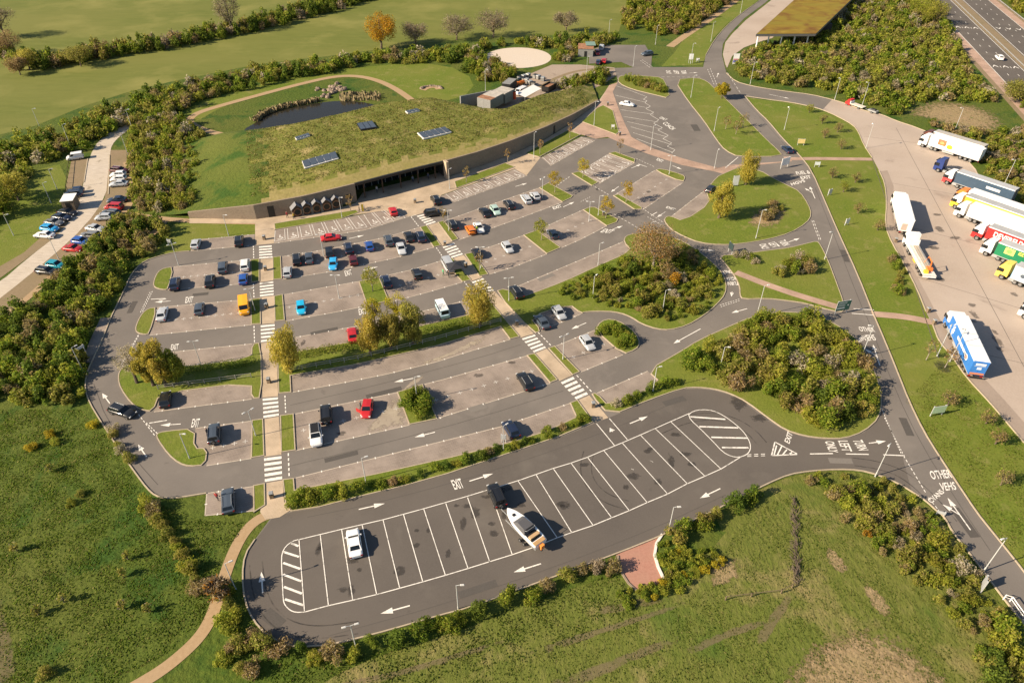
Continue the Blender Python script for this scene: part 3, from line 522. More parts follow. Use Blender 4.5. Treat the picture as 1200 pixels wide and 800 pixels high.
for a, b in (((341.5, 636.5), (350, 640)), ((332, 646.5), (350.5, 652.5)), ((332, 659.5), (352, 666.5)), ((332, 673), (353, 681)), ((333, 687.5), (354, 695.5)), ((334, 702), (355.5, 709)), ((809, 488.5), (850, 491.5)), ((819.5, 500), (865, 501.5)), ((833.5, 512.5), (875.5, 513.5)), ((846, 524.5), (877, 524.8))):
    line([a, b], .30)
def arrow(tail, head, w=.18, hl=1.5, hw=.42, mat='white', fork=None):
    A = G(*tail); B = G(*head); d = (B - A).normalized(); q = Vector((-d.y, d.x, 0)); c = B - d * hl; z = ZM + .004; mb = MB()
    P = [A - q * w / 2, A + q * w / 2, c + q * w / 2, c - q * w / 2]; mb.quad(*[(v.x, v.y, z) for v in P[::-1]])
    mb.add([(v.x, v.y, z) for v in (c - q * hw, B, c + q * hw)], [[0, 1, 2]])
    if fork:
        Fh = G(*fork); s = A.lerp(B, .45); e = (Fh - s).normalized(); r = Vector((-e.y, e.x, 0)); k = Fh - e * hl * .8
        mb.quad(*[(v.x, v.y, z + .004) for v in (s - r * w / 2, k - r * w / 2, k + r * w / 2, s + r * w / 2)])
        mb.add([(v.x, v.y, z + .004) for v in (k - r * hw, Fh, k + r * hw)], [[0, 2, 1]])
    return mb.build('direction_arrow', M[mat], road)
for a in (((420.5, 597), (451, 590)), ((550, 564), (578, 555)), ((738, 496.5), (759, 488)), ((844, 572.5), (820, 584)), ((634, 660.5), (602, 670.5)), ((480.5, 709.5), (446, 719)), ((308, 695), (306.5, 670)), ((172, 535.5), (162, 521)), ((129, 473), (120, 461)), ((212, 497), (188, 498.5)), ((484.5, 443.5), (462, 448)), ((510, 506.5), (486, 512.5)), ((200, 353), (181, 354.5)), ((187, 409.5), (163, 409)), ((409, 280), (427, 276)), ((426, 317), (443, 313)), ((687, 378.5), (669.5, 386)), ((875.5, 362), (857, 367)), ((858, 342), (857, 348)), ((821, 385.5), (789, 403)), ((820, 293), (838, 294)), ((604, 219), (618, 215)), ((660, 243), (673, 237)), ((718, 269), (730, 265)), ((725, 219), (716, 225.5)), ((772, 246), (779, 249)) if 0 else ((780, 248.5), (770, 255)), ((740, 197.5), (751, 193)), ((840, 91), (842, 86)), ((901, 111), (925, 116)), ((808, 86), (818, 85.5)), ((545, 283), (540, 285)) if 0 else ((453, 372), (440, 375)), ((788, 194.5), (799, 199)), ((1018, 519.5), (1038, 517)), ((921, 325), (936, 321)) if 0 else ((924, 284), (937, 279.5))):
    arrow(*a)
arrow((1031, 429), (1023, 404), fork=(1013, 409)); arrow((955, 233), (949, 219), fork=(943, 221)); arrow((1137, 621), (1110, 583), fork=(1104, 591))
# give way and centre lines
for a, b, n in (((166, 386), (140, 432), 14), ((179, 341), (167, 366), 9), ((176.5, 342), (164.5, 367), 9), ((163, 393), (141, 434), 13), ((162, 485), (182, 511), 7), ((171, 495), (185, 508.5), 5), ((1032, 477), (1056, 532), 18), ((1036, 489), (1058, 532), 14), ((1058, 533), (1085, 578), 9), ((1087, 582), (1099, 597), 3), ((951, 258), (960, 282), 6), ((953, 258), (962, 282), 6), ((829, 81), (837, 100), 7), ((832, 80), (840, 100), 7), ((874, 535), (898, 534), 3), ((874, 533), (898, 532), 3), ((843, 358), (867, 350.5), 8), ((844, 360), (867, 352.5), 8), ((758, 254), (779, 266), 7), ((719, 251), (752, 270), 8), ((752, 244), (777, 261), 8), ((693, 217), (714, 229), 6), ((650, 220), (668, 207), 6), ((680, 237), (692, 231), 5), ((745, 186), (767, 196), 7), ((774, 90.5), (822, 91), 8), ((852, 85), (868, 110), 6), ((726, 89), (745, 89), 5), ((750, 71), (762, 80), 5), ((752, 70), (765, 79), 5)):
    dashes(a, b, n, .13, .6)
for a, b in (((1035, 533), (1060, 534)), ((949, 532), (976, 531.5)), ((991, 532), (1018, 532.5)), ((186, 352), (195, 350.5)), ((177, 351), (194, 350)), ((175, 496), (196, 492.5)), ((1000, 362), (1024, 363.5)), ((998, 367.5), (1024, 369.5)), ((850, 197), (865, 184.5)), ((166, 405), (175, 405)), ((908, 518), (904, 534)), ((908, 518), (934, 532)), ((904, 534), (934, 532.5)), ((910, 522), (907, 533)), ((916, 523), (911, 533)), ((922, 527), (917, 533)), ((928, 530), (924, 533)), ((758, 196), (748, 192.5)), ((763, 253), (770, 249))):
    line([a, b], .2)
# sawtooth bays by the tree hedge
saw = [(722, 101), (752, 115), (747, 117), (760, 124), (754, 126), (766, 134), (762, 137), (772, 146), (768, 148.5), (778, 157), (774, 160), (783, 166), (779, 170), (791, 176), (786, 178)]
line([(722, 101), (740, 107), (758, 114), (754, 117), (758, 118.5), (756, 121), (762, 125), (757, 128), (766, 132), (762, 135), (772, 141), (766, 145), (776, 150), (771, 153), (783, 159), (777, 163), (787, 168), (782, 172), (791, 176), (787, 180)], .13)
for a, b in (((721, 112), (757, 120.5)), ((724, 121), (761, 127)), ((727, 129), (766, 134.5)), ((731, 137), (771, 143.5)), ((735, 143), (776, 152)), ((739, 149), (782, 161)), ((742, 156), (787, 170)), ((746, 163), (788, 179))):
    line([a, b], .13, 'white')
# disabled bays: box outline with a wheelchair mark
def disabled(a, b, c, d, mirror=False):
    """a,b back corners, c,d road-side corners"""
    A, B, C_, D = (G(*p) for p in (a, b, c, d))
    for p, q in ((A, D), (D, C_), (C_, B)): band('painted_line', [p, q], .11, ZM, ZM, M['white'], road, world=True)
    o = D.lerp(C_, .5).lerp(A.lerp(B, .5), .22); u = (C_ - D).normalized(); v = (A - D).normalized(); mb = MB(); z = ZM + .004
    def P(x, y): w = o + u * x + v * y; return (w.x, w.y, z)
    ring = [(math.cos(t) * .62, math.sin(t) * .62 - .05) for t in np.linspace(-2.6, .6, 9)]
    for (x0, y0), (x1, y1) in zip(ring[:-1], ring[1:]): mb.quad(P(x0, y0), P(x1, y1), P(x1 * .68, y1 * .68), P(x0 * .68, y0 * .68))
    for pts in ([(-.12, 1.05), (.12, 1.05), (.12, .25), (-.12, .25)], [(.12, .45), (.55, .45), (.55, .25), (.12, .25)], [(.45, .3), (.62, .25), (.85, -.4), (.68, -.45)], [(-.16, 1.45), (.16, 1.45), (.16, 1.15), (-.16, 1.15)]): mb.quad(*[P(x, y) for x, y in pts])
    mb.build('wheelchair_symbol', M['white'], road)
def bayrow(p0, p1, q0, q1, n, gap=.22):
    for i in range(n):
        t0 = (i + gap / 2) / n; t1 = (i + 1 - gap / 2) / n
        disabled(lerp(p0, p1, t0), lerp(p0, p1, t1), lerp(q0, q1, t1), lerp(q0, q1, t0))
bayrow((321, 271), (421, 253), (320, 283.5), (432, 266), 7); bayrow((425, 252), (460, 244), (434, 266), (476, 254), 3)
bayrow((521, 228), (603, 199.5), (530, 236), (616, 205.5), 7); bayrow((635, 185), (681, 161), (644, 193.5), (695, 165), 6)
bayrow((693, 209.5), (726, 186), (678, 203), (712, 181.5), 5); bayrow((693.5, 209.5), (726.5, 186), (703, 214.5), (741, 190.5), 5)
# lettering on the road
def text_mesh(body, bold=0.0):
    cu = bpy.data.curves.new('lettering', 'FONT'); cu.body = body; cu.offset = bold; cu.resolution_u = 3
    ob = bpy.data.objects.new('lettering', cu); me = bpy.data.meshes.new_from_object(ob)
    bpy.data.objects.remove(ob); bpy.data.curves.remove(cu); return me
def word(body, bl, br, tl, mat='white'):
    """letters fitted to the plan patch with lower-left bl, lower-right br, upper-left tl"""
    me = text_mesh(body, .02); co = np.empty(len(me.vertices) * 3); me.vertices.foreach_get('co', co); co = co.reshape(-1, 3)
    mn = co.min(0); mx = co.max(0); t = (co - mn) / np.maximum(mx - mn, 1e-6)
    B, Rr, T = (np.array(G(*p)) for p in (bl, br, tl)); w = B + t[:, :1] * (Rr - B) + t[:, 1:2] * (T - B); w[:, 2] = ZM + .004
    me.vertices.foreach_set('co', w.ravel()); me.materials.append(M[mat]); me.update()
    return link(bpy.data.objects.new('lettering', me), road)
for a in (('EXIT', (533, 574), (544.5, 571.5), (528, 563)), ('EXIT', (224, 501), (233, 500.5), (226, 491)), ('EXIT', (389, 316.5), (397, 314), (386, 311)) if 0 else ('EXIT', (405, 324), (413, 322), (403.5, 318)), ('EXIT', (421, 369.5), (430, 368), (420, 362.5)), ('EXIT', (217, 355.5), (226, 354.5), (218, 348.5)), ('EXIT', (200, 410.5), (209, 409.5), (201, 404)),
          ('OTHER', (1092, 562), (1116, 560), (1088, 552)), ('VEHS', (1103, 575.5), (1121, 574), (1100, 566)), ('CVANS', (1092, 590), (1107, 577), (1086, 586)), ('OTHER', (1008, 388.5), (1026, 389.5), (1005, 383)), ('VEHS', (1013, 400), (1027, 399), (1010, 393)), ('CVANS', (1006, 404), (1015, 396.5), (1002, 400)),
          ('TURN', (1014, 515.5), (1016, 528.5), (999, 515.5)) if 0 else ('TURN', (998.5, 516), (1006, 528), (1010, 515.5)), ('LEFT', (981.5, 516.5), (987, 529), (993, 516.5)), ('ONLY', (966, 517), (971.5, 530), (977, 517.5)), ('EXIT', (925, 520.5), (929, 508.5), (919, 517)),
          ('FUEL &', (934, 205.5), (950, 204), (932, 201.5)), ('EXIT', (939, 210.5), (951, 209.5), (937, 207)), ('HGVS', (928, 218), (944, 213.5), (926, 215)), ('STOP', (889, 291), (893, 286), (880, 288.5)) if 0 else ('ONLY', (889, 287), (894, 293), (897, 285.5)), ('LEFT', (900, 285.5), (906, 291), (908, 283.5)), ('TURN', (911.5, 283), (918, 288.8), (919.5, 281)),
          ('ONLY', (857, 316.5), (845.5, 317.5), (859, 320.5)), ('RIGHT', (864, 324.3), (850.5, 325.5), (865, 328.3)), ('TURN', (865.5, 330), (852.5, 330.5), (866, 334.3)), ('CARS', (735, 197), (743, 192.5), (727, 193.5)) if 0 else ('EXIT', (769, 188), (776, 191), (771, 185.5)), ('COACH', (776, 145), (787, 153), (781, 143)), ('ONLY', (772, 139), (780, 142), (775, 137)), ('HGVS', (917, 118), (924, 119), (918, 114.5)) if 0 else ('ONLY', (780, 83), (781.5, 87), (785.5, 83)), ('LEFT', (789, 83), (790.5, 87), (794.5, 83)), ('TURN', (797.5, 83), (799, 87), (803.5, 83)), ('EXIT', (649, 246), (659, 243), (647, 243)), ('EXIT', (703, 272.5), (715, 274), (709, 268.5)), ('EXIT', (780, 244), (790, 247), (782, 242))):
    word(*a)
for a in (('P', (743, 550), (745, 551.5), (739, 549)), ('P', (765, 541), (768, 543), (761, 539.5))): word(*a, 'oldwhite')
for pts in ([(690, 530), (686, 545), (688, 560), (697, 574), (712, 585), (735, 592)], [(770, 505), (800, 492), (830, 487), (858, 492), (880, 505), (893, 520)], [(300, 660), (303, 690), (313, 715), (335, 735), (370, 742), (420, 735)], [(1000, 541), (1030, 545), (1060, 556), (1090, 582), (1115, 612)]):
    w_ = GP(chaikin(pts, 2, False))
    for s_ in (-.8, .8): tm = band('tyre_mark', offset_line(w_, s_, False), .16, ZR + .02, ZR + .02, M['tyremark'], road, world=True)
arrow((718, 506), (714.5, 501.5), .2, .8, .5)

# patched asphalt, lane seams, oil stains
def slab(px, py, dx, dy, ln, wd, mat):
    c_ = G(px, py); h = hdg(px, py, dx, dy); u_ = Vector((math.cos(h), math.sin(h), 0)); v_ = Vector((-u_.y, u_.x, 0)); mb = MB()
    mb.quad(*[(w_.x, w_.y, ZR + .014) for w_ in (c_ - u_ * ln / 2 - v_ * wd / 2, c_ + u_ * ln / 2 - v_ * wd / 2, c_ + u_ * ln / 2 + v_ * wd / 2, c_ - u_ * ln / 2 + v_ * wd / 2)]); mb.build('asphalt_repair', M[mat], road)
for a in ((1062, 500, 25, 55, 4, 1.2, 'repair'), (1130, 612, 22, 30, 5, 1.4, 'repair'), (985, 540, 30, 1, 3.5, 1.1, 'palerepair'), (450, 460, 20, -5, 6, 1.0, 'repair'), (560, 478, 20, -6, 3, 1.3, 'palerepair'), (400, 535, 20, -5, 5, .9, 'repair'), (140, 505, 10, 16, 4, 1.2, 'palerepair'), (320, 725, 10, 8, 3, 1.6, 'repair'), (560, 690, 30, -10, 5, 1.0, 'repair'), (790, 470, 20, -6, 4, 1.2, 'repair'), (380, 388, 20, -4, 5, .9, 'repair'), (640, 325, 20, -8, 4, 1.1, 'palerepair'), (235, 345, 20, -2, 3, 1.0, 'repair'), (990, 300, 10, 25, 5, 1.1, 'repair'), (890, 145, 12, 11, 4, 1.2, 'palerepair'), (815, 150, 12, 20, 5, 2.0, 'repair'), (730, 385, 20, -8, 3, 1.0, 'repair'), (155, 360, 8, -16, 4, 1.0, 'repair')): slab(*a)
for pts in ([(1015, 370), (1050, 460), (1080, 522), (1120, 585), (1160, 645)], [(955, 220), (975, 270), (998, 330), (1014, 370)], [(850, 80), (862, 108), (895, 142), (930, 182)], [(345, 588), (425, 574), (525, 548), (600, 522), (655, 504)] if 0 else [(360, 606), (430, 592), (530, 566), (610, 541), (700, 510), (790, 472)], [(340, 546), (440, 522), (560, 490), (660, 458)], [(340, 475), (440, 452), (560, 420), (610, 404)], [(385, 745), (520, 708), (640, 668), (760, 622), (850, 580)], [(110, 450), (125, 492), (160, 540), (185, 568)]):
    band('lane_seam', chaikin(pts, 1, False), .07, ZR + .016, ZR + .016, M['repair'], road)
srnd = random.Random(5)
def stain(px, py, r, z=ZR + .019, mat='oilfade'):
    c_ = G(px, py); n_ = 14; a0 = srnd.random() * 6; st = srnd.uniform(.6, 1.5)
    patch('oil_stain', [(c_.x + math.cos(t) * r * st * srnd.uniform(.8, 1.2), c_.y + math.sin(t) * r / st * srnd.uniform(.8, 1.2)) for t in np.linspace(0, 2 * math.pi, n_, endpoint=False)], z, mat, True)
for _ in range(34):
    t = srnd.random(); a = lerp((370, 640), (800, 505), t); b = lerp((390, 700), (835, 545), t); stain(*lerp(a, b, srnd.random()), srnd.uniform(.35, 1.0))
for a in ((865, 472, 1.6), (890, 490, 1.2), (735, 405, .8), (355, 402, .7), (560, 440, .8), (600, 425, .6), (250, 325, .6), (400, 508, .7), (545, 305, .6), (700, 222, .7), (760, 225, .7)): stain(*a)
for _ in range(22): stain(srnd.uniform(1075, 1190), srnd.uniform(190, 470), srnd.uniform(.5, 1.4), ZR + .016)
# ------------------------------------------------------------------ earth-sheltered services building
ST = [  # front wall foot (picture x, y), wall height, crest (x, y), crest height
 (222, 255, 1.2, 214, 172, 1.8), (260, 256.5, 2.4, 262, 158, 4.5), (300, 257, 3.4, 300, 154, 6.0), (360, 248.5, 4.0, 350, 146, 6.5), (417, 236.5, 4.5, 400, 135, 6.6), (470, 222, 4.5, 450, 122.5, 6.4), (520, 208.5, 4.3, 505, 116, 6.0), (560, 196, 4.1, 556, 127, 5.5), (600, 181, 3.9, 592, 128, 5.0), (640, 162, 3.3, 632, 112, 4.0), (670, 143.5, 2.2, 665, 105, 2.8), (701, 120, .5, 694, 98, .7)]
NS, NT = 72, 16
ts = np.linspace(0, len(ST) - 1, NS); arr = np.array(ST)
col = [np.interp(ts, range(len(ST)), arr[:, i]) for i in range(6)]
FRONT = [G(col[0][i], col[1][i]) for i in range(NS)]; FH = col[2]
CREST = [G(col[3][i], col[4][i], col[5][i]) for i in range(NS)]
building = tag(empty('services_building', FRONT[36]), 'earth-sheltered services building with a wildflower grass roof and long stone front wall', 'building')
def bl(o):      # keep world coordinates while parented to an Empty away from the origin
    o.matrix_parent_inverse = Matrix.Translation(-Vector(building.location)); return o
def front_dir(i):
    d = FRONT[min(i + 1, NS - 1)] - FRONT[max(i - 1, 0)]; d.z = 0; return d.normalized()
vs = []; fs = []
wob = lambda x, y: .22 * math.sin(x * .31 + y * .17) + .16 * math.sin(x * .73 - y * .51) + .12 * math.sin(1.7 * x + 1.1 * y)
for i in range(NS):
    a = FRONT[i].copy(); a.z = FH[i]; c = CREST[i]; back = (c - a); back.z = 0; back.normalize()
    for j in range(NT + 1):
        t = j / NT; p = a.lerp(c, t); p.z = a.z + (c.z - a.z) * math.sin(t * math.pi / 2)
        if 0 < j: p.z += wob(p.x, p.y) * min(1, t * 4) * .5
        vs.append(p)
    yard = i > 46
    for k, (dd, zz) in enumerate(((.6, .96), (1.2, .85), (1.6, .0)) if yard else ((3, .9), (7, .5), (11, -.02))):
        p = c + back * dd; p.z = c.z * zz; vs.append(p)
W_ = NT + 4
for i in range(NS - 1):
    for j in range(W_ - 1): fs.append([i * W_ + j, (i + 1) * W_ + j, (i + 1) * W_ + j + 1, i * W_ + j + 1])
bvh = BVHTree.FromPolygons(vs, fs)
fs += [[0 * W_ + j + 1, j, j] for j in ()]
ri = [(2 if col[0][i] < 306 + 9 * math.sin(j * 1.3) + 5 * math.sin(j * 2.9) else (1 if j < 2 + (i % 3 == 0) else 0)) for i in range(NS - 1) for j in range(W_ - 1)]
roof = bl(mesh_obj('roof', vs, fs, [M['mound'], M['mounddry'], M['grass']], building, idx=ri, smooth=True))
def MH(px, py):
    d = (G(px, py) - Vector((0, 0, CH))).normalized(); h = bvh.ray_cast(Vector((0, 0, CH)), d)
    return (h[0], h[1]) if h[0] else (G(px, py), Vector((0, 0, 1)))
# left end bank
vsb = []; n0 = [vs[j] for j in range(W_)]
out = Vector((-1, .15, 0)).normalized()
for j, p in enumerate(n0): vsb += [p, p + out * 4 + Vector((0, 0, -p.z * .65)), Vector((p.x, p.y, 0)) + out * 9 + Vector((0, 0, -.05))]
bl(mesh_obj('bank', vsb, [[3 * j + k, 3 * j + 3 + k, 3 * j + 4 + k, 3 * j + 1 + k] for j in range(W_ - 1) for k in range(2)], M['grass'], building, smooth=True))
iO0 = int(np.argmin(abs(col[0] - 417))); iO1 = int(np.argmin(abs(col[0] - 520)))
def wallseg(i0, i1, thick=.45, zoff=0.0, name='wall', mat='stone', z0=None, top=.25):
    vv = []; ff = []
    for i in range(i0, i1 + 1):
        d = front_dir(i); q = Vector((d.y, -d.x, 0))   # outwards, towards the car park
        h = FH[i] + top; b = FRONT[i]
        zb = -.1 if z0 is None else h - z0
        for p, z in ((b + q * .12, zb), (b + q * .12, h), (b - q * (thick - .12), h), (b - q * (thick - .12), zb)): vv.append((p.x, p.y, z))
    n = i1 - i0 + 1
    for i in range(n - 1):
        for k in range(4): ff.append([i * 4 + k, i * 4 + (k + 1) % 4, (i + 1) * 4 + (k + 1) % 4, (i + 1) * 4 + k])
    ff.append([0, 3, 2, 1]); e = (n - 1) * 4; ff.append([e, e + 1, e + 2, e + 3])
    return bl(mesh_obj(name, vv, ff, M[mat], building))
wallseg(0, iO0); wallseg(iO1, NS - 1)
M['coping'] = plain('wall_coping', (.27, .22, .165), .9, var=.2)
wallseg(iO0, iO1, .5, name='fascia', mat='black', z0=.65)
# recessed entrance: soffit, glazing with mullions, side walls
d = (FRONT[iO1] - FRONT[iO0]); d.z = 0; Lo = d.length; d.normalize(); q = Vector((-d.y, d.x, 0))
def ent(u, v, z): p = FRONT[iO0] + d * u + q * v; return (p.x, p.y, z)
mb = MB(); mb.quad(ent(0, -.1, 4.1), ent(Lo, -.1, 4.0), ent(Lo, 6.6, 4.0), ent(0, 6.6, 4.1)); bl(mb.build('soffit', M['darkwood'], building))
for u in (0.02, Lo - .02):
    mb = MB(); mb.quad(ent(u, 0, 0), ent(u, 6.6, 0), ent(u, 6.6, 4.1), ent(u, 0, 4.1)); bl(mb.build('side_wall', M['darkwall'], building))
gl = MB(); gl.quad(ent(0, 6, 0), ent(Lo, 6, 0), ent(Lo, 6, 4.1), ent(0, 6, 4.1)); gl = bl(gl.build('glazing', M['glass'], building))
for k in range(13):
    u = Lo * (k + .5) / 13; mb = MB(); mb.add([ent(u - .06, 5.9, 0), ent(u + .06, 5.9, 0), ent(u + .06, 5.9, 4), ent(u - .06, 5.9, 4)], [[0, 1, 2, 3]]); o = mb.build('mullion', M['steel'], gl)
    o.matrix_parent_inverse = Matrix.Identity(4) if 0 else Matrix.Translation(-Vector(building.location)) @ Matrix.Identity(4)
    o.parent = building; bl(o)
for k in range(5):      # columns of the porch
    u = Lo * (k + .5) / 5; mb = MB(); c0 = ent(u, .7, 0); c1 = ent(u, .7, 4.0); mb.tube([c0, c1], .16, 8); bl(mb.build('column', M['darkwood'], building))
mb = MB(); e0 = ent(Lo + .1, -.7, 0); a_ = math.atan2(d.y, d.x)
pier = MB().box(-.35, .35, -.8, .8, 0, 4.75).build('pier', plain('pale_stone_pier', (.40, .31, .22), .9, var=.2), building); pier.matrix_parent_inverse = Matrix.Translation(-Vector(building.location)); pier.location = Vector(e0); pier.rotation_euler = (0, 0, a_)
# doorway in the left stretch and one by the path
for px, w, h in ((323.5, 1.5, 2.9), (649, .9, 2.4), (407, 1.2, 1.2)):
    i = int(np.argmin(abs(col[0] - px))); dd = front_dir(i); o = MB().box(-w / 2, w / 2, -.06, .06, 0, h).build('door' if h > 2 else 'window', M['black'], building)
    dq = Vector((dd.y, -dd.x, 0)); o.matrix_parent_inverse = Matrix.Translation(-Vector(building.location)); o.location = FRONT[i] + dq * .13 + Vector((0, 0, 0 if h > 2 else 1.2)); o.rotation_euler = (0, 0, math.atan2(dd.y, dd.x))
# rooflights
M['pane'] = plain('rooflight_pane', (.060, .075, .095), .12, spec=.6)
M['frame'] = plain('white_frame', (.68, .67, .64), .6)
def rooflight(q4, n, framed=True):
    P = [MH(*p) for p in q4]; nn = sum((p[1] for p in P), Vector()).normalized()
    if nn.z < 0: nn = -nn
    c = [p[0] + nn * .35 for p in P]
    root = bl(empty('rooflight', (0, 0, 0), 0, building))
    mb = MB(); lo = [p - nn * .6 for p in c]; mb.add(c + lo, [[0, 1, 2, 3], [0, 4, 5, 1], [1, 5, 6, 2], [2, 6, 7, 3], [3, 7, 4, 0]]); mb.build('frame', M['frame'] if framed else M['black'], root)
    for i in range(n):
        t0 = (i + .05) / n; t1 = (i + .96) / n
        def pt(t, s): return c[0].lerp(c[1], t).lerp(c[3].lerp(c[2], t), s) + nn * .14
        MB().quad(pt(t0, .06), pt(t1, .06), pt(t1, .94), pt(t0, .94)).build('pane', M['pane'], root)
rooflight([(354, 190), (393, 179), (397, 187), (357, 198.5)], 5); rooflight([(489, 157), (521, 150), (529, 156), (496, 164)], 5)
rooflight([(418, 146), (436, 143), (442, 151), (423, 154)], 3, False); rooflight([(346, 162.5), (362, 157.5), (363.5, 160), (347.5, 165)], 4); rooflight([(475, 131.5), (489, 128.8), (492, 130.8), (477.5, 134)], 3)
# yard retaining wall with a door and window
A = G(540, 130, 0); B = G(588, 110, 0); dw = (B - A).normalized(); qw = Vector((-dw.y, dw.x, 0)); Lw = (B - A).length
yw = tag(empty('yard_wall', A, math.atan2(dw.y, dw.x)), 'grey retaining wall with dark openings beside the containers in the service yard', 'wall')
MB().add([(0, -.2, 0), (Lw, -.2, 0), (Lw, .2, 0), (0, .2, 0), (0, -.2, 4.6), (Lw, -.2, 1.8), (Lw, .2, 1.8), (0, .2, 4.6)], [[0, 1, 5, 4], [1, 2, 6, 5], [2, 3, 7, 6], [3, 0, 4, 7], [4, 5, 6, 7]]).build('wall', M['greybox'], yw)
MB().box(Lw * .55, Lw * .55 + 1.2, -.24, -.1, 0, 2.1).build('door', M['black'], yw); MB().box(Lw * .72, Lw * .72 + 2.0, -.24, -.1, .5, 1.7).build('window', M['glass'], yw)
# pond
sheet('pond', [(285, 152), (300, 144), (307, 136), (322, 131), (337, 127), (370, 121), (400, 118), (420, 119), (438, 122.5), (446, 127), (440, 135), (400, 148), (360, 158), (310, 164), (285, 162)], .03, M['water'], smooth=1)
# ------------------------------------------------------------------ foliage
def leaf_quads(lobes, n, size, rng, up=.25, aspect=1.0, shell=.55, droop=0.0):
    lob = np.array(lobes, float); wgt = lob[:, 3] ** 1.6; k = rng.choice(len(lob), n, p=wgt / wgt.sum())
    dr = rng.normal(size=(n, 3)); dr /= np.linalg.norm(dr, axis=1)[:, None]
    rad = shell + (1.02 - shell) * rng.random(n) ** .7 + np.abs(rng.normal(0, .09, n))
    c = lob[k, :3] + dr * (lob[k, 3] * rad)[:, None] * np.stack([np.ones(n), np.ones(n), lob[k, 4]], 1)
    c[:, 2] = np.maximum(c[:, 2], .06)
    nr = dr * .7 + rng.normal(size=(n, 3)) * .65; nr[:, 2] += up; nr /= np.linalg.norm(nr, axis=1)[:, None]
    t = np.cross(nr, rng.normal(size=(n, 3))); t /= np.linalg.norm(t, axis=1)[:, None] + 1e-9
    if droop:
        t = t * (1 - droop) + np.array([0, 0, -1.0]) * droop; t -= nr * (t * nr).sum(1)[:, None]; t /= np.linalg.norm(t, axis=1)[:, None] + 1e-9
    b = np.cross(nr, t); s = size * (.55 + .9 * rng.random(n))[:, None] * .5
    return np.stack([c - t * s * aspect, c - b * s * .62, c + t * s * aspect, c + b * s * .62], 1).reshape(-1, 3)
def quad_mesh(name, v, mats, mi):
    n = len(v) // 4; me = bpy.data.meshes.new(name)
    me.vertices.add(4 * n); me.vertices.foreach_set('co', v.astype(np.float32).ravel())
    me.loops.add(4 * n); me.loops.foreach_set('vertex_index', np.arange(4 * n, dtype=np.int32))
    me.polygons.add(n); me.polygons.foreach_set('loop_start', np.arange(0, 4 * n, 4, dtype=np.int32)); me.polygons.foreach_set('loop_total', np.full(n, 4, np.int32))
    for m in mats: me.materials.append(m)
    me.polygons.foreach_set('material_index', np.asarray(mi, np.int32)); me.update(calc_edges=True)
    return me
LK = list(L); LM = [L[k] for k in LK]
SHRUB = {}      # kind -> list of (verts, material indices, mesh)
def shrub_proto(kind, mix, seed):
    rng = np.random.default_rng(seed); lobes = []
    for _ in range(rng.integers(9, 14)):
        a = rng.random() * 6.28; d_ = rng.random() ** .6 * 1.15; r = .32 + .40 * rng.random()
        lobes.append((math.cos(a) * d_, math.sin(a) * d_, r * .8 + rng.random() * (1.75 - 1.0 * d_), r, 1.25))
    twiggy = kind in ('brown', 'grey'); n = 1250 if twiggy else 1150
    v = leaf_quads(lobes, n, .26 if twiggy else .215, rng, up=.35, aspect=1.9 if twiggy else 1.15, shell=.25 if twiggy else .42)
    if twiggy: v = v.reshape(-1, 4, 3); ce = v.mean(1, keepdims=True); v = (ce + (v - ce) * .62).reshape(-1, 3)
    mi = np.array([LK.index(kind if rng.random() > .22 else mix[rng.integers(len(mix))]) for _ in range(n)])
    return v, mi, quad_mesh('shrub', v, LM, mi)
for i, (k, mix) in enumerate((('green', ['lime', 'dark', 'olive']), ('lime', ['green', 'olive']), ('olive', ['green', 'lime', 'brown']), ('brown', ['olive', 'grey']), ('dark', ['green', 'dark']), ('blossom', ['green', 'olive', 'blossom']), ('gold', ['lime', 'gold']), ('orange', ['brown', 'orange']), ('grey', ['brown', 'grey']))):
    SHRUB[k] = [shrub_proto(k, mix, 100 + 10 * i + j) for j in range(3)]
LITE = {}; FARL = {}
for k, lst in SHRUB.items():
    LITE[k] = []; FARL[k] = []
    for v, mi, _ in lst:
        s_ = NR.permutation(len(mi))[:520]; qv = v.reshape(-1, 4, 3)[s_]; ce = qv.mean(1, keepdims=True); LITE[k].append(((ce + (qv - ce) * 1.5).reshape(-1, 3), mi[s_], None)); FARL[k].append(((ce + (qv - ce) * 1.9)[:300].reshape(-1, 3), mi[s_][:300], None))
def put_shrub(p, s, kind, label, group, sz=1.0, z=0.0):
    o = bpy.data.objects.new('shrub', rnd.choice(SHRUB[kind])[2]); o.location = (p.x, p.y, z - .05); o.rotation_euler = (0, 0, rnd.random() * 6.28); o.scale = (s, s, s * sz); link(o)
    return tag(o, label, 'shrub', group)
def scatter(poly, spacing, avoid=()):
    """jittered points of the plan inside a picture polygon"""
    w = [(p.x, p.y) for p in GP(poly)]; xs = [p[0] for p in w]; ys = [p[1] for p in w]; out = []; y = min(ys); row = 0
    while y < max(ys):
        x = min(xs) + (row % 2) * spacing / 2
        while x < max(xs):
            p = (x + rnd.uniform(-.42, .42) * spacing, y + rnd.uniform(-.42, .42) * spacing)
            if inside(p, w) and not any(inside(p, a) for a in avoid): out.append(Vector((p[0], p[1], 0)))
            x += spacing
        y += spacing * .87; row += 1
    return out
def pick(w):
    t = rnd.random() * sum(w.values())
    for k, x in w.items():
        t -= x
        if t <= 0: return k
    return k
KN = {'green': 'green leafy shrub', 'lime': 'yellow-green shrub', 'olive': 'olive green shrub', 'brown': 'brown twiggy shrub', 'dark': 'dark green shrub', 'blossom': 'white blossoming shrub', 'gold': 'golden yellow shrub', 'orange': 'rusty orange shrub', 'grey': 'bare grey shrub'}
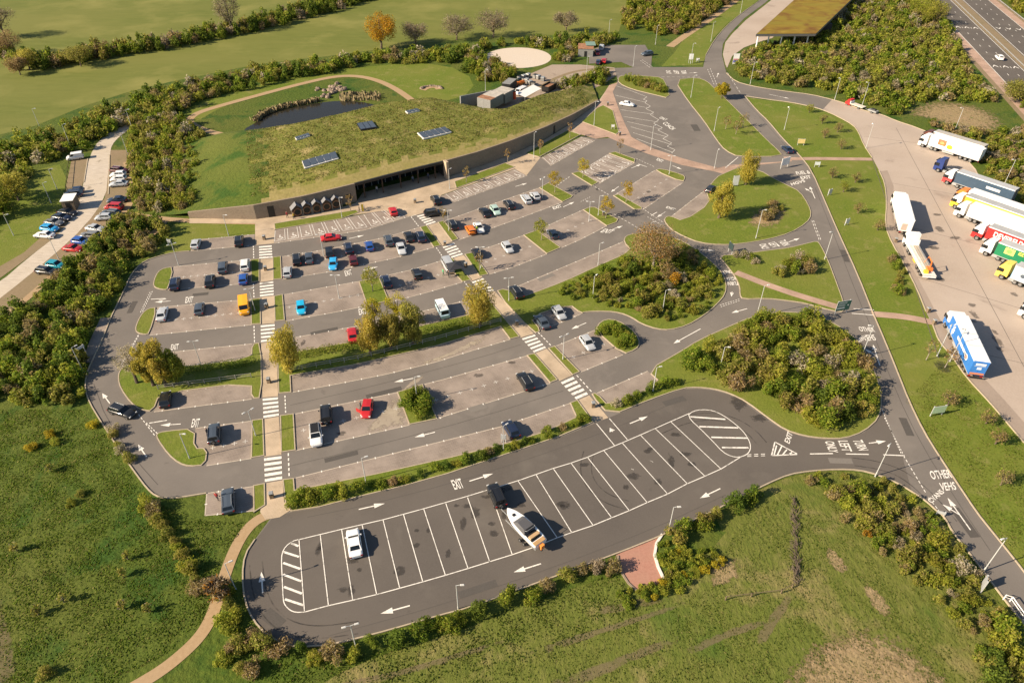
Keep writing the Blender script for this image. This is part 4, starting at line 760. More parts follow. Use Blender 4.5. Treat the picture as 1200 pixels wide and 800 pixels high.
def thicket_things(poly, spacing, w, s0, s1, where, group, z=0.0, sz=1.0):
    for p in scatter(poly, spacing):
        k = pick(w); put_shrub(p, rnd.uniform(s0, s1), k, KN[k] + ' ' + where, group, sz * rnd.uniform(.85, 1.2), z)
def thicket_stuff(name, polys, spacing, w, s0, s1, label, cat='thicket', z=0.0, sz=1.0, avoid=(), far=False):
    V = []; I = []
    for poly in polys:
        for p in scatter(poly, spacing, avoid):
            v, mi, _ = rnd.choice((FARL if far else LITE)[pick(w)]); s = rnd.uniform(s0, s1); a = rnd.random() * 6.28; c, sn = math.cos(a), math.sin(a)
            q_ = v * s; q_ = np.stack([q_[:, 0] * c - q_[:, 1] * sn + p.x, q_[:, 0] * sn + q_[:, 1] * c + p.y, q_[:, 2] * sz * rnd.uniform(.85, 1.25) + z], 1); V.append(q_); I.append(mi)
    me = quad_mesh(name, np.concatenate(V), LM, np.concatenate(I)); o = link(bpy.data.objects.new(name, me)); return tag(o, label, cat, kind='stuff')
MIX = {'green': 2.6, 'lime': 3, 'olive': 3, 'brown': .7, 'dark': .4, 'blossom': .4, 'grey': .2}
# thickets built shrub by shrub
thicket_things([(790, 446), (820, 415), (850, 393), (880, 379), (910, 373), (940, 374), (965, 381), (988, 395), (1003, 410), (1013, 432), (1022, 458), (1022, 480), (1008, 496), (985, 503), (950, 498), (920, 484), (890, 465), (860, 452), (830, 448)], 2.75, MIX, .95, 1.6, 'in the thicket island between coach park and main road', 'shrubs of the thicket island', ZI)
thicket_things([(655, 338), (700, 320), (735, 303), (770, 305), (800, 290), (822, 303), (842, 324), (845, 342), (825, 362), (795, 376), (760, 372), (740, 360), (700, 352), (670, 350)], 3.4, {**MIX, 'orange': .25}, .65, 1.3, 'on the tree island inside the car park', 'shrubs of the tree island', ZI)
thicket_things([(960, 567), (1000, 560), (1030, 568), (1075, 594), (1100, 625), (1125, 660), (1150, 700), (1125, 715), (1085, 690), (1050, 665), (1015, 645), (990, 610), (965, 590)], 3.5, {**MIX, 'brown': 1.6, 'gold': .2}, .65, 1.2, 'on the verge below the caravan road', 'shrubs beside the caravan road')
thicket_things([(1120, 725), (1160, 715), (1185, 740), (1220, 800), (1160, 815), (1135, 770)], 2.6, {**MIX, 'lime': 3, 'gold': .3}, .8, 1.4, 'in the clump at the foot of the verge', 'shrubs at the foot of the verge')
def row_things(pts, step, w, s0, s1, where, group, jit=.5, z=0.0, sz=1.0):
    wp = GP(chaikin(pts, 1, False))
    for a, b in zip(wp[:-1], wp[1:]):
        k = max(1, round((b - a).length / step))
        for i in range(k):
            p = a.lerp(b, (i + rnd.random() * .6 + .2) / k) + Vector((rnd.uniform(-jit, jit), rnd.uniform(-jit, jit), 0)); kk = pick(w)
            put_shrub(p, rnd.uniform(s0, s1), kk, KN[kk] + ' ' + where, group, sz, z)
row_things([(300, 752), (322, 766), (350, 771), (390, 768), (440, 757), (490, 742), (540, 727), (590, 708), (640, 692), (690, 672), (712, 664)], 2.2, {'green': 2, 'olive': 2, 'dark': 1.2, 'brown': 1.4, 'lime': .7, 'blossom': .4, 'grey': .6}, .7, 1.2, 'in the hedge along the coach park edge', 'hedge shrubs along the coach park', .6)
row_things([(790, 634), (815, 618), (840, 606), (870, 590), (885, 584)], 1.7, {'green': 2, 'olive': 2, 'dark': 1, 'blossom': .3}, .8, 1.15, 'beside the red hardstanding', 'shrubs beside the red hardstanding', .5)
row_things([(345, 589), (362, 586), (380, 585), (420, 574)], 1.9, {'green': 2, 'lime': 1.4}, .75, 1.05, 'in the planting strip by the beige footpath', 'shrubs of the planting strip', .3, ZI)
row_things([(430, 571), (460, 566), (490, 557), (520, 549), (560, 537), (600, 524), (640, 511), (670, 499), (686, 489)], 1.8, {'green': 3, 'lime': 1, 'dark': 1, 'brown': .5}, .5, .85, 'in the planting strip above the coach bays', 'shrubs of the planting strip', .35, ZI, .8)
row_things([(722, 478), (745, 468), (770, 457), (790, 448)], 1.7, {'green': 3, 'dark': 1, 'blossom': .4}, .6, .9, 'in the planting strip beside the thicket island', 'shrubs of the planting strip', .35, ZI, .9)
row_things([(476, 480), (484, 470), (492, 462), (500, 478), (490, 488)], 1.6, {'green': 3, 'lime': .6}, .9, 1.2, 'on the bush island among the sandy bays', 'shrubs of the bush island', .3, ZI)
put_shrub(G(490, 462), .8, 'blossom', 'white blossoming shrub at the back of the bush island', 'shrubs of the bush island', 1, ZI)
row_things([(706, 392), (716, 388), (726, 394), (738, 401), (728, 406)], 1.6, {'green': 2, 'lime': 1}, .8, 1.1, 'on the teardrop island beside the silver hatchback', 'shrubs of the teardrop island', .3, ZI)
row_things([(905, 323), (925, 318), (945, 322), (950, 312), (935, 308), (915, 312)], 1.9, {'green': 2, 'brown': 1.5, 'blossom': 1, 'olive': 1}, .8, 1.25, 'on the verge crossed by the block footpath', 'shrubs beside the main road', .5, ZI)
row_things([(860, 300), (875, 303), (885, 310)], 1.9, {'green': 1, 'blossom': 1, 'olive': 1}, .6, .9, 'on the verge crossed by the block footpath', 'shrubs beside the main road', .5, ZI)
row_things([(895, 262), (905, 250), (900, 240), (915, 245), (890, 255)], 2.0, {'brown': 2, 'olive': 1}, .6, .95, 'on the oval grass island with willows', 'shrubs of the oval island', .8, ZI)
row_things([(730, 95), (745, 95), (760, 99), (772, 104), (778, 110), (762, 104), (745, 100)], 1.9, {'green': 2, 'olive': 2, 'brown': .7, 'lime': .7}, .9, 1.3, 'in the hedge island by the sawtooth bays', 'shrubs of the hedge island', .5, ZI)
row_things([(1040, 296), (1055, 325), (1050, 336), (1045, 342), (1062, 345)], 2.2, {'green': 1, 'brown': 1, 'olive': 1}, .5, 1.0, 'on the verge beside the lorry park', 'shrubs on the lorry park verge', .8)
row_things([(150, 545), (140, 520), (130, 505)], 2.4, {'blossom': 1, 'olive': 2, 'brown': 1}, .5, .85, 'on the bank outside the one-way loop', 'shrubs on the bank outside the loop', .5)
row_things([(172, 590), (185, 600), (192, 618), (203, 635), (213, 652), (225, 672), (235, 692)], 2.3, {'lime': 2, 'brown': 1.2, 'gold': .4, 'olive': 1, 'blossom': .3}, .6, 1.0, 'along the meadow edge above the tan path', 'shrubs along the meadow edge', .5)
row_things([(255, 690), (263, 700), (268, 722), (275, 740), (285, 760), (260, 775), (300, 785)], 2.2, {'lime': 1.5, 'brown': 1.5, 'olive': 1.5}, .7, 1.1, 'beside the tan path at the coach park end', 'shrubs beside the tan path', .6)
# thickets that read as one mass
thicket_stuff('thicket', [[(-60, 425), (-40, 480), (20, 470), (60, 478), (95, 478), (92, 445), (100, 425), (95, 400), (115, 372), (130, 355), (145, 322), (158, 306), (185, 292), (200, 278), (205, 265), (185, 272), (165, 290), (140, 306), (118, 325), (90, 345), (60, 370), (20, 395), (-40, 420)]], 2.3, {'green': 2.2, 'dark': 1.4, 'olive': 2.6, 'lime': 1.2, 'brown': .9, 'blossom': .25}, .8, 1.4, 'dense belt of shrubs between the gravel overflow parking and the one-way loop')
thicket_stuff('thicket', [[(-40, 400), (30, 358), (80, 315), (110, 288), (128, 270), (150, 252), (185, 260), (190, 266), (160, 288), (135, 302), (110, 325), (60, 362), (0, 400)]], 2.4, {'dark': 2.4, 'green': 2, 'olive': 1.6, 'brown': .9}, .8, 1.35, 'dark hedge along the tan path beside the gravel overflow parking')
thicket_stuff('thicket', [[(158, 150), (200, 138), (228, 150), (238, 165), (240, 205), (236, 238), (218, 248), (180, 249), (156, 243), (154, 205), (153, 175)]], 2.3, {'green': 2, 'olive': 2.6, 'lime': 1.2, 'brown': .8, 'blossom': .5}, .85, 1.35, 'shrubbery on the bank between gravel parking and grass roof', sz=1.2)
thicket_stuff('thicket', [[(-60, 200), (0, 178), (40, 160), (80, 150), (130, 128), (180, 108), (240, 96), (300, 84), (400, 70), (480, 62), (560, 56), (600, 50), (720, 44), (722, 52), (690, 56), (650, 60), (600, 52), (560, 62), (566, 90), (545, 92), (535, 74), (480, 76), (440, 74), (330, 96), (240, 118), (215, 132), (190, 150), (160, 146), (140, 150), (110, 168), (95, 178), (40, 196), (0, 240), (-60, 280)]], 3.4, {'green': 2.5, 'dark': .8, 'olive': 2.6, 'lime': 2, 'brown': .8, 'blossom': .4}, 1.0, 1.8, 'belt of shrubs below the pasture behind the pond lawn', sz=.95, far=True)
thicket_stuff('thicket', [[(862, 72), (880, 60), (905, 52), (960, 45), (1000, 0), (1080, -10), (1108, 20), (1115, 45), (1130, 70), (1150, 95), (1170, 120), (1120, 120), (1080, 120), (1052, 138), (1030, 128), (1000, 118), (975, 110), (940, 104), (900, 97), (866, 90)]], 3.6, {'green': 1.8, 'olive': 3.4, 'lime': 2.4, 'brown': 1.2, 'blossom': .35, 'grey': .4}, 1.0, 1.75, 'large shrubbery between filling station, lorry park and motorway', sz=.9, far=True)
thicket_stuff('thicket', [[(1085, 142), (1120, 150), (1150, 158), (1190, 150), (1240, 150), (1300, 250), (1210, 243), (1190, 230), (1150, 200), (1115, 164)], [(1180, 112), (1200, 128), (1300, 230), (1320, 200), (1215, 112)]], 3.0, {'green': 2, 'olive': 2.6, 'brown': 1.8, 'grey': .8, 'blossom': .6}, .8, 1.4, 'scrub on the bank behind the parked lorries', sz=.85, far=True)
thicket_stuff('thicket', [[(728, 40), (732, 10), (745, -10), (885, -14), (870, -4), (858, 2), (835, 18), (805, 38), (775, 44), (750, 30)]], 3.6, {'olive': 3, 'green': 2, 'lime': 1, 'brown': 1}, 1.1, 1.9, 'wooded bank beside the sandy track to the main road', far=True)
thicket_stuff('thicket', [[(570, 70), (560, 62), (548, 80), (565, 96), (585, 100), (600, 92), (612, 86), (590, 78)], [(640, 100), (662, 98), (690, 90), (712, 84), (720, 86), (706, 100), (690, 104), (665, 108)], [(645, 72), (668, 60), (680, 62), (672, 74)]], 2.6, {'green': 2, 'olive': 2, 'blossom': .6, 'brown': .6, 'lime': .6}, .9, 1.4, 'shrubs around the service yard and gravel circle')
thicket_stuff('hedgerow', [[(-60, 62), (0, 70), (30, 83), (60, 82), (110, 72), (200, 58), (290, 40), (350, 25), (400, 12), (450, -2), (520, -18), (490, -20), (440, -12), (390, 2), (340, 16), (280, 32), (190, 50), (100, 62), (50, 73), (20, 68), (0, 55), (-60, 40)]], 3.4, {'olive': 2, 'dark': 2.4, 'green': 2, 'grey': 1.2, 'brown': 1}, 1.1, 1.9, 'old field hedgerow across the pasture', 'hedgerow', sz=1.15, far=True)
thicket_stuff('thicket', [[(-40, 240), (0, 205), (18, 220), (8, 250), (-40, 290)], [(1174, -4), (1195, 16), (1225, 40), (1235, 10), (1195, -8)]], 3, {'lime': 2, 'green': 2, 'olive': 1}, 1.1, 1.7, 'clumps of bushes beyond the gravel parking and the motorway', far=True)
thicket_stuff('undergrowth', [[(746, 688), (775, 675), (772, 650), (778, 632), (795, 640), (835, 642), (858, 655), (850, 664), (826, 672), (805, 690), (770, 700), (735, 712), (715, 690), (735, 690)]], 1.15, {'gold': 1.2, 'lime': 2, 'green': 2, 'olive': .7}, .35, .6, 'yellow-green undergrowth around the red hardstanding', 'undergrowth', sz=.7)
thicket_stuff('scrub', [[(945, 560), (1000, 556), (1040, 566), (1090, 600), (1120, 640), (1160, 695), (1205, 755), (1215, 800), (1150, 790), (1130, 750), (1110, 715), (1070, 680), (1040, 660), (1010, 640), (985, 605), (960, 580)]], 1.75, {'olive': 3, 'lime': 2, 'green': 2, 'brown': 1.4, 'grey': .4, 'orange': .1}, .3, .75, 'low mixed scrub covering the verge below the caravan road', 'scrub')
thicket_stuff('scrub', [[(640, 345), (700, 318), (740, 300), (770, 300), (800, 288), (825, 305), (845, 325), (846, 342), (825, 364), (795, 378), (765, 376), (740, 364), (700, 358), (655, 352)]], 1.9, {'olive': 2, 'lime': 2, 'green': 2.4, 'brown': .6, 'blossom': .2}, .3, .6, 'low scrub between the shrubs of the tree island', 'scrub', z=ZI)
def hedge(pts, w, h, kinds, label, z=ZI, dens=26):
    wp = GP(pts); rng = np.random.default_rng(int(pts[0][0])); lobes = []
    for a, b in zip(wp[:-1], wp[1:]):
        k = max(2, int((b - a).length / .8))
        for i in range(k):
            p = a.lerp(b, i / k); lobes.append((p.x + rnd.uniform(-.2, .2), p.y + rnd.uniform(-.2, .2), h * .5, w * .5 * rnd.uniform(.85, 1.15), h / w * rnd.uniform(.9, 1.15)))
    n = int(len(lobes) * dens); v = leaf_quads(lobes, n, .2, rng, .3, shell=.7); v[:, 2] += z
    mi = np.array([LK.index(pick(kinds)) for _ in range(n)])
    return tag(link(bpy.data.objects.new('hedge', quad_mesh('hedge', v, LM, mi))), label, 'hedge')
hedge([(212, 437), (240, 434), (270, 430), (300, 426)], 2.0, 1.1, {'dark': 1, 'green': 2, 'olive': .6}, 'clipped hedge behind a timber rail on the bed with golden willows', dens=130)
hedge([(352, 417), (390, 411), (424, 404)], 2.2, 1.0, {'green': 2, 'olive': 1, 'dark': 1}, 'clipped hedge below the bays with the red saloon', dens=130)
hedge([(498, 390), (520, 385), (548, 379), (576, 372)], 2.2, 1.0, {'green': 3, 'lime': .8, 'dark': .6}, 'clipped hedge below the white and blue camper van', dens=130)
# trees
def tree(base, h, r, kind, label, mix=None, style='round', n=2200, size=.42, trunk_h=None, bark='bark', group=None, z=0.0, seed=None, squash=None):
    seed = seed if seed is not None else abs(int(base[0] * 13 + base[1])); rng = np.random.default_rng(seed); p = G(*base)
    root = tag(empty('tree', (p.x, p.y, z)), label, 'tree', group); th = h * .35 if trunk_h is None else trunk_h
    lobes = []; cz = (h + th) / 2; hz = (h - th) / 2
    nl = 40 if style in ('round', 'spread', 'bare') else 30
    for _ in range(nl):
        a = rng.random() * 6.28; u = rng.uniform(-.85, .85); rr = math.sqrt(max(0, 1 - u * u)) * rng.random() ** .4
        if style == 'willow': rr *= .8
        lr = r * (.18 + .18 * rng.random())
        lobes.append((math.cos(a) * rr * (r - lr * .6), math.sin(a) * rr * (r - lr * .6), cz + u * (hz - lr * .5), lr, 1.0 if style != 'willow' else 1.7))
    mix = mix or [kind]
    tb = MB(); r0 = .045 * h ** .9 * (1.0 if style != 'young' else .38) + .02
    tb.tube([(0, 0, -.05), (.03 * r, 0, th * .6), (0, .02 * r, th + hz * .4), (.02 * r, 0, h * .86)], [r0, r0 * .8, r0 * .5, r0 * .12], 7)
    for lb in lobes[:14 if style != 'young' else 6]:
        z0 = th * .75 + (h - th) * .25 * rng.random(); tb.tube([(0, 0, z0), (lb[0] * .5, lb[1] * .5, (z0 + lb[2]) / 2 + .1), (lb[0], lb[1], lb[2])], [r0 * .42, r0 * .25, r0 * .08], 5)
    if style == 'bare':
        for lb in lobes:
            for _ in range(7):
                dv = rng.normal(size=3); dv[2] = abs(dv[2]) * .8; dv *= lb[3] * 1.3 / np.linalg.norm(dv)
                tb.tube([(lb[0] * .8, lb[1] * .8, lb[2] * .96), (lb[0] + dv[0], lb[1] + dv[1], lb[2] + dv[2])], [.05, .015], 3, False)
    tb.build('trunk', M[bark], root)
    v = leaf_quads(lobes, n, size, rng, .2, aspect=1.0 if style not in ('willow', 'bare') else 2.0, shell=.35 if style != 'bare' else .1, droop=.75 if style == 'willow' else 0)
    mi = np.array([LK.index(kind if rng.random() > .25 else mix[rng.integers(len(mix))]) for _ in range(n)])
    link(bpy.data.objects.new('crown', quad_mesh('crown', v, LM, mi)), root)
    return root
tree((447, 57), 13, 7.2, 'orange', 'large orange-leaved oak standing at the edge of the pasture', ['brown', 'gold'], n=9000, size=.42, trunk_h=3)
tree((764, 317), 9.2, 6.8, 'brown', 'broad old oak with bare pale trunk on the tree island', ['brown', 'orange', 'olive'], 'spread', n=9000, size=.26, trunk_h=3.6, bark='palebark', z=ZI)
for b, h, r, lab in (((340, 437), 10, 3.4, 'tall golden willow beside the beige footpath at the end of the hedge'), ((562, 383), 9.6, 3.8, 'rounded golden willow beside the diagonal footpath'), ((180, 452), 8.6, 2.3, 'golden willow next to the white blossom tree'), ((195, 453), 9.4, 2.6, 'tallest willow of the clump beside the black car bay'), ((208, 450), 7.6, 2.3, 'greener willow at the hedge end of the clump'), ((842, 256), 9.5, 3.6, 'weeping willow beside the paved bay on the oval island'), ((873, 217), 8.8, 3.2, 'weeping willow at the head of the oval island'), ((434, 414), 8.0, 2.6, 'pale willow in the middle bed next to the red saloon'), ((458, 409), 7.6, 2.8, 'grey-green willow between two others in the middle bed'), ((484, 403), 8.4, 3.0, 'brownish willow in the middle bed beside the camper van hedge')):
    k = 'lime' if 'greener' in lab else ('olive' if 'brownish' in lab or 'grey' in lab else 'willow')
    tree(b, h, r, k, lab, ['lime', 'willow', 'gold' if k == 'willow' else 'olive'], 'willow', n=6500, size=.21, trunk_h=1.0, z=ZI)
tree((440, 386), 7, 1.9, 'gold', 'slender yellow tree in front of the exit lettering', ['lime'], 'round', n=2200, size=.2, trunk_h=2.6, z=ZI)
tree((466, 381), 7, 2.2, 'gold', 'bushy yellow tree beside the exit lane', ['lime'], 'round', n=2400, size=.2, trunk_h=2.4, z=ZI)
tree((161, 449), 7.5, 2.6, 'blossom', 'white blossom tree on the bed by the one-way loop', ['olive', 'blossom'], n=3600, size=.18, z=ZI)
YT = 'young yellow-leaved tree on the grass island '
for b, h, r, lab in (((683, 208.5), 5.4, 1.8, YT + 'below the disabled bays'), ((650, 226), 5.6, 1.9, YT + 'beside the silver-blue car'), ((709.7, 256), 5.6, 1.9, YT + 'beside the bays of the slate hatchback'), ((733.5, 237.5), 5.6, 1.8, YT + 'below the empty corner bays')):
    tree(b, h, r, 'gold', lab, ['willow', 'orange'], 'young', n=1300, size=.22, trunk_h=1.6, bark='palebark', z=ZI, group='young trees on the islands')
tree((634.4, 282), 5.6, 1.9, 'lime', 'young green tree on the square island beside the slate car', ['green', 'willow'], 'young', n=1400, size=.22, trunk_h=1.6, bark='palebark', z=ZI, group='young trees on the islands')
tree((437, 342), 5.6, 2.0, 'lime', 'young green tree on the square island beside the navy car', ['green', 'willow'], 'young', n=1400, size=.22, trunk_h=1.6, bark='palebark', z=ZI, group='young trees on the islands')
for b, lab in (((546.5, 214.5), 'bare sapling on the strip nearest the entrance pier'), ((595, 192.5), 'bare sapling at the strip end by the wall path'), ((632.6, 181), 'bare sapling beside the lamp on the second strip'), ((667.6, 162), 'bare sapling at the far end of the second strip'), ((726, 181), 'bare sapling on the islet above the double disabled bays'), ((520, 262), 'bare reddish sapling next to the zebra with the black car'), ((562, 318), 'bare reddish sapling by the tent beside the footpath'), ((411, 248), 'leafless sapling near the end of the stone wall'), ((1107, 431), 'leaning bare sapling beside the two lamps of the lorry park'), ((1085, 422), 'bare sapling on the verge near the lorry park lamps')):
    tree(b, 4.6, 1.1, 'brown', lab, ['brown', 'orange'], 'young', n=150, size=.3, trunk_h=1.5, bark='palebark', z=ZI, group='bare saplings')
for b, h, r, k, lab in (((272, 38), 14, 6, 'grey', 'tall leafless tree rising from the field hedgerow'), ((487, 52), 8, 6, 'grey', 'bare greyish tree beyond the orange oak'), ((535, 47), 9, 8, 'grey', 'wide bare tree in the pasture hedge behind the pond lawn'), ((578, 44), 10, 8, 'grey', 'bare tree in the pasture hedge near the gravel circle'), ((663, 38), 8, 5.5, 'grey', 'bare rounded tree at the pasture corner'), ((95, 78), 7, 5.5, 'olive', 'broad rounded bush-like tree in the field hedgerow'), ((35, 82), 7, 4, 'willow', 'yellowish tree at the bend of the field hedgerow'), ((12, 66), 9, 6, 'brown', 'brown budding tree at the hedgerow corner'), ((6, 44), 12, 7, 'grey', 'tall bare tree behind the hedgerow corner'), ((24, 88), 6, 4, 'brown', 'low brown tree at the foot of the hedgerow corner'), ((1092, 30), 10, 6, 'lime', 'bright green tree beside the motorway'), ((1075, 22), 8, 5, 'lime', 'smaller bright green tree beside the motorway tree'), ((845, 116), 5.0, 2.6, 'gold', 'round golden tree on the verge by the main road junction'), ((1188, 120), 7, 5, 'olive', 'hazy olive tree at the motorway bank'), ((5, 250), 9, 4.5, 'lime', 'pale green tree at the edge of the gravel overflow parking'), ((22, 235), 7, 4, 'willow', 'yellow-green tree behind the gravel overflow parking')):
    tree(b, h, r, k, lab, [k, 'olive', 'brown'] if k != 'gold' else ['lime'], 'bare' if k == 'grey' else 'round', n=3200 if k == 'grey' else 5000, size=.33 if k != 'grey' else .26, trunk_h=h * .25)
for b, lab in (((850, 152), 'thin birch on the verge beside the tall lamp'), ((862, 158), 'thin birch between main road and turning area'), ((870, 150), 'thin birch near the main road bend')): tree(b, 4.5, 1.6, 'brown', lab, ['olive'], 'young', n=260, size=.3, trunk_h=1.2, bark='palebark', z=ZI, group='birches on the verge')
for b, lab in (((963, 145), 'small bushy tree near the cream sign'), ((981, 155), 'small brown tree on the triangle verge'), ((966, 162), 'low brown tree behind the cream sign'), ((985, 175), 'small tree near the block footpath'), ((948, 132), 'small yellowish tree beside the lorry road'), ((988, 225), 'bright young tree on the main road verge'), ((1002, 214), 'brown bushy tree on the main road verge'), ((975, 209), 'slim young tree beside the verge sign'), ((1005, 250), 'thin tree halfway down the main road verge'), ((1028, 270), 'bushy brown tree beside the white box lorry'), ((1110, 475), 'small bare tree beside the back of the sign'), ((1155, 496), 'small dark tree on the wide verge'), ((1166, 520), 'brown small tree on the wide verge'), ((1172, 568), 'reddish bare tree low on the wide verge')):
    tree(b, 3.0, 1.5, 'lime' if 'bright' in lab or 'yellow' in lab else 'brown', lab, ['olive', 'green'], 'round', n=700, size=.2, trunk_h=.5, group='young trees on the lorry park verge')
tree((258, 700), 3.6, 1.9, 'brown', 'reddish bare bush-like tree overhanging the tan path', ['orange', 'grey'], 'bare', n=600, size=.3, trunk_h=.5)
for b in ((60, 552), (145, 676), (75, 705), (45, 720), (175, 717), (145, 713), (20, 645), (150, 655)): tree(b, 1.7, .7, 'olive', 'tiny scraggy sapling dotted about the rough meadow', ['green', 'grey'], 'round', n=110, size=.3, trunk_h=.3, group='saplings in the rough meadow')
for b in ((110, 500), (60, 510), (85, 590), (65, 520), (38, 525), (55, 790), (95, 580)): put_shrub(G(*b), rnd.uniform(.5, .8), rnd.choice(['lime', 'gold', 'olive']), 'yellowish low shrub on the upper meadow', 'low shrubs on the upper meadow', .8)
# ------------------------------------------------------------------ rough grass blades
def tufts(name, polys, dens, h0, h1, mats, label, zfun=None, w=.15):
    P = []
    for poly in polys:
        wp = [(p.x, p.y) for p in GP(poly)]; xs = [p[0] for p in wp]; ys = [p[1] for p in wp]
        n = int((max(xs) - min(xs)) * (max(ys) - min(ys)) * dens); pts = np.stack([NR.uniform(min(xs), max(xs), n), NR.uniform(min(ys), max(ys), n)], 1)
        c = np.zeros(n, bool); j = len(wp) - 1
        for i in range(len(wp)):
            xi, yi = wp[i]; xj, yj = wp[j]
            if yi != yj: c ^= ((yi > pts[:, 1]) != (yj > pts[:, 1])) & (pts[:, 0] < (xj - xi) * (pts[:, 1] - yi) / (yj - yi) + xi)
            j = i
        P.append(pts[c])
    P = np.concatenate(P); f = np.sin(P[:, 0] * .9 + 2 * np.sin(P[:, 1] * .37)) * np.sin(P[:, 1] * .8 + 1.5 * np.sin(P[:, 0] * .31)); P = P[NR.random(len(P)) < .55 + .45 * f]
    n = len(P); z = np.zeros(n) + .01 if zfun is None else zfun(P)
    a = NR.uniform(0, 6.28, n); h = NR.uniform(h0, h1, n) * (.7 + .5 * NR.random(n)); ww = w * (.5 + NR.random(n)); lx = NR.normal(0, .25, n) * h; ly = NR.normal(0, .25, n) * h
    dx = np.cos(a) * ww / 2; dy = np.sin(a) * ww / 2
    v = np.stack([np.stack([P[:, 0] - dx, P[:, 1] - dy, z], 1), np.stack([P[:, 0] + dx, P[:, 1] + dy, z], 1), np.stack([P[:, 0] + dx * 1.3 + lx, P[:, 1] + dy * 1.3 + ly, z + h], 1), np.stack([P[:, 0] - dx * 1.3 + lx, P[:, 1] - dy * 1.3 + ly, z + h * .8], 1)], 1).reshape(-1, 3)
    me = quad_mesh(name, v, [L[m] for m in mats], (NR.random(n) ** 2 * len(mats)).astype(int)); return tag(link(bpy.data.objects.new(name, me)), label, 'grass', kind='stuff')
tufts('grass', [[(-60, 480), (95, 480), (120, 505), (165, 575), (180, 588), (240, 610), (290, 612), (262, 650), (250, 700), (240, 725), (205, 760), (150, 790), (100, 830), (-60, 830)]], 55, .03, .12, ['tuft', 'tuft', 'tuftdry'], 'tufted rough meadow grass below the one-way loop')
tufts('grass', [[(290, 800), (330, 772), (420, 768), (500, 745), (600, 712), (650, 695), (720, 672), (745, 700), (720, 740), (620, 770), (500, 800), (430, 830), (280, 830)]], 50, .03, .13, ['tuft', 'tuft', 'tuftdry'], 'bright rough grass below the coach park hedge')
tufts('grass', [[(745, 700), (830, 690), (870, 600), (930, 580), (985, 612), (1028, 664), (1090, 720), (1175, 830), (430, 830), (500, 800), (620, 770), (720, 740)]], 30, .03, .10, ['tuft', 'tuftdry', 'tuft'], 'dry patchy grass of the rough field')
tufts('grass', [[(935, 552), (1000, 554), (1050, 570), (1098, 605), (1150, 675), (1225, 775), (1225, 830), (1170, 820), (1090, 712), (1030, 655), (985, 608)], [(1060, 470), (1110, 420), (1140, 455), (1200, 522), (1260, 600), (1230, 700), (1140, 590), (1085, 505)]], 30, .03, .10, ['tuft', 'tuftdry'], 'grass blades of the road verges')
def roof_z(P):
    out = np.zeros(len(P))
    for i, (x, y) in enumerate(P):
        h = bvh.ray_cast(Vector((x, y, 40)), Vector((0, 0, -1))); out[i] = h[0].z if h[0] else -1
    return out
t_ = tufts('roof_grass', [[(298, 248), (415, 222), (540, 190), (640, 150), (690, 125), (680, 105), (600, 125), (500, 112), (400, 132), (292, 152)]], 12, .05, .18, ['tuftdry', 'tuft', 'tuftdry'], None, roof_z, .3)
for k in list(t_.keys()):
    if k in ('label', 'category'): del t_[k]
t_.parent = building; bl(t_)
# reeds and rocks at the pond
pts = [(300, 142), (308, 134.5), (322, 129.5), (337, 125.5), (355, 122), (372, 119)]
rp = GP(chaikin(pts, 2, False)); mb = MB(); vv = []
for a, b in zip(rp[:-1], rp[1:]):
    for _ in range(30):
        p = a.lerp(b, rnd.random()) + Vector((rnd.gauss(0, .5), rnd.gauss(0, .5), 0)); h = rnd.uniform(.7, 1.5); w = .16; t = rnd.random() * 6.28; dx, dy = math.cos(t) * w, math.sin(t) * w
        vv += [(p.x - dx, p.y - dy, 0), (p.x + dx, p.y + dy, 0), (p.x + dx + rnd.gauss(0, .15), p.y + dy, h), (p.x - dx + rnd.gauss(0, .15), p.y - dy, h)]
for _ in range(260):
    p = G(rnd.uniform(398, 446), rnd.uniform(111, 119)); h = rnd.uniform(.7, 1.5); vv += [(p.x - .18, p.y, 0), (p.x + .18, p.y, 0), (p.x + .2, p.y + rnd.gauss(0, .2), h), (p.x - .16, p.y + rnd.gauss(0, .2), h)]
tag(link(bpy.data.objects.new('reeds', quad_mesh('reeds', np.array(vv), [M['reed']], np.zeros(len(vv) // 4)))), 'dry straw-coloured reeds along the pond margin', 'reeds', kind='stuff')
def rock(p, s, seed):
    r_ = np.random.default_rng(seed); n, m = 8, 5; vs = []; fs = []
    for i in range(m + 1):
        for k in range(n):
            ph = math.pi * i / m; th = 2 * math.pi * k / n; e = .75 + .5 * r_.random(); vs.append((math.sin(ph) * math.cos(th) * s * e, math.sin(ph) * math.sin(th) * s * e, math.cos(ph) * s * .7 * e + s * .25))
    for i in range(m):
        for k in range(n): fs.append([i * n + k, (i + 1) * n + k, (i + 1) * n + (k + 1) % n, i * n + (k + 1) % n])
    o = mesh_obj('rock', vs, fs, M['rock']); o.location = p; return o
for i in range(34):
    t = rnd.random(); c = lerp((395, 96), (383, 117), t) if i < 20 else lerp((372, 107), (408, 103), rnd.random()); c = (c[0] + rnd.gauss(0, 4), c[1] + rnd.gauss(0, 1.3))
    tag(rock(G(*c), rnd.uniform(.5, 1.1), i), 'brown boulder in the rockery running down to the pond', 'rock', 'boulders of the pond rockery')
path([(496, 106), (500, 103.5), (506, 102), (512, 102.5), (514, 105)], 1.8, 'tanpath', .05)
for i in range(14):
    a = math.pi * (.05 + .9 * i / 13); tag(rock(G(504 + 12 * math.cos(a) + 2, 105 - 3.6 * math.sin(a)), rnd.uniform(.45, .7), 60 + i), 'upright stone of the small stone circle on the lawn', 'rock', 'stones of the lawn circle')
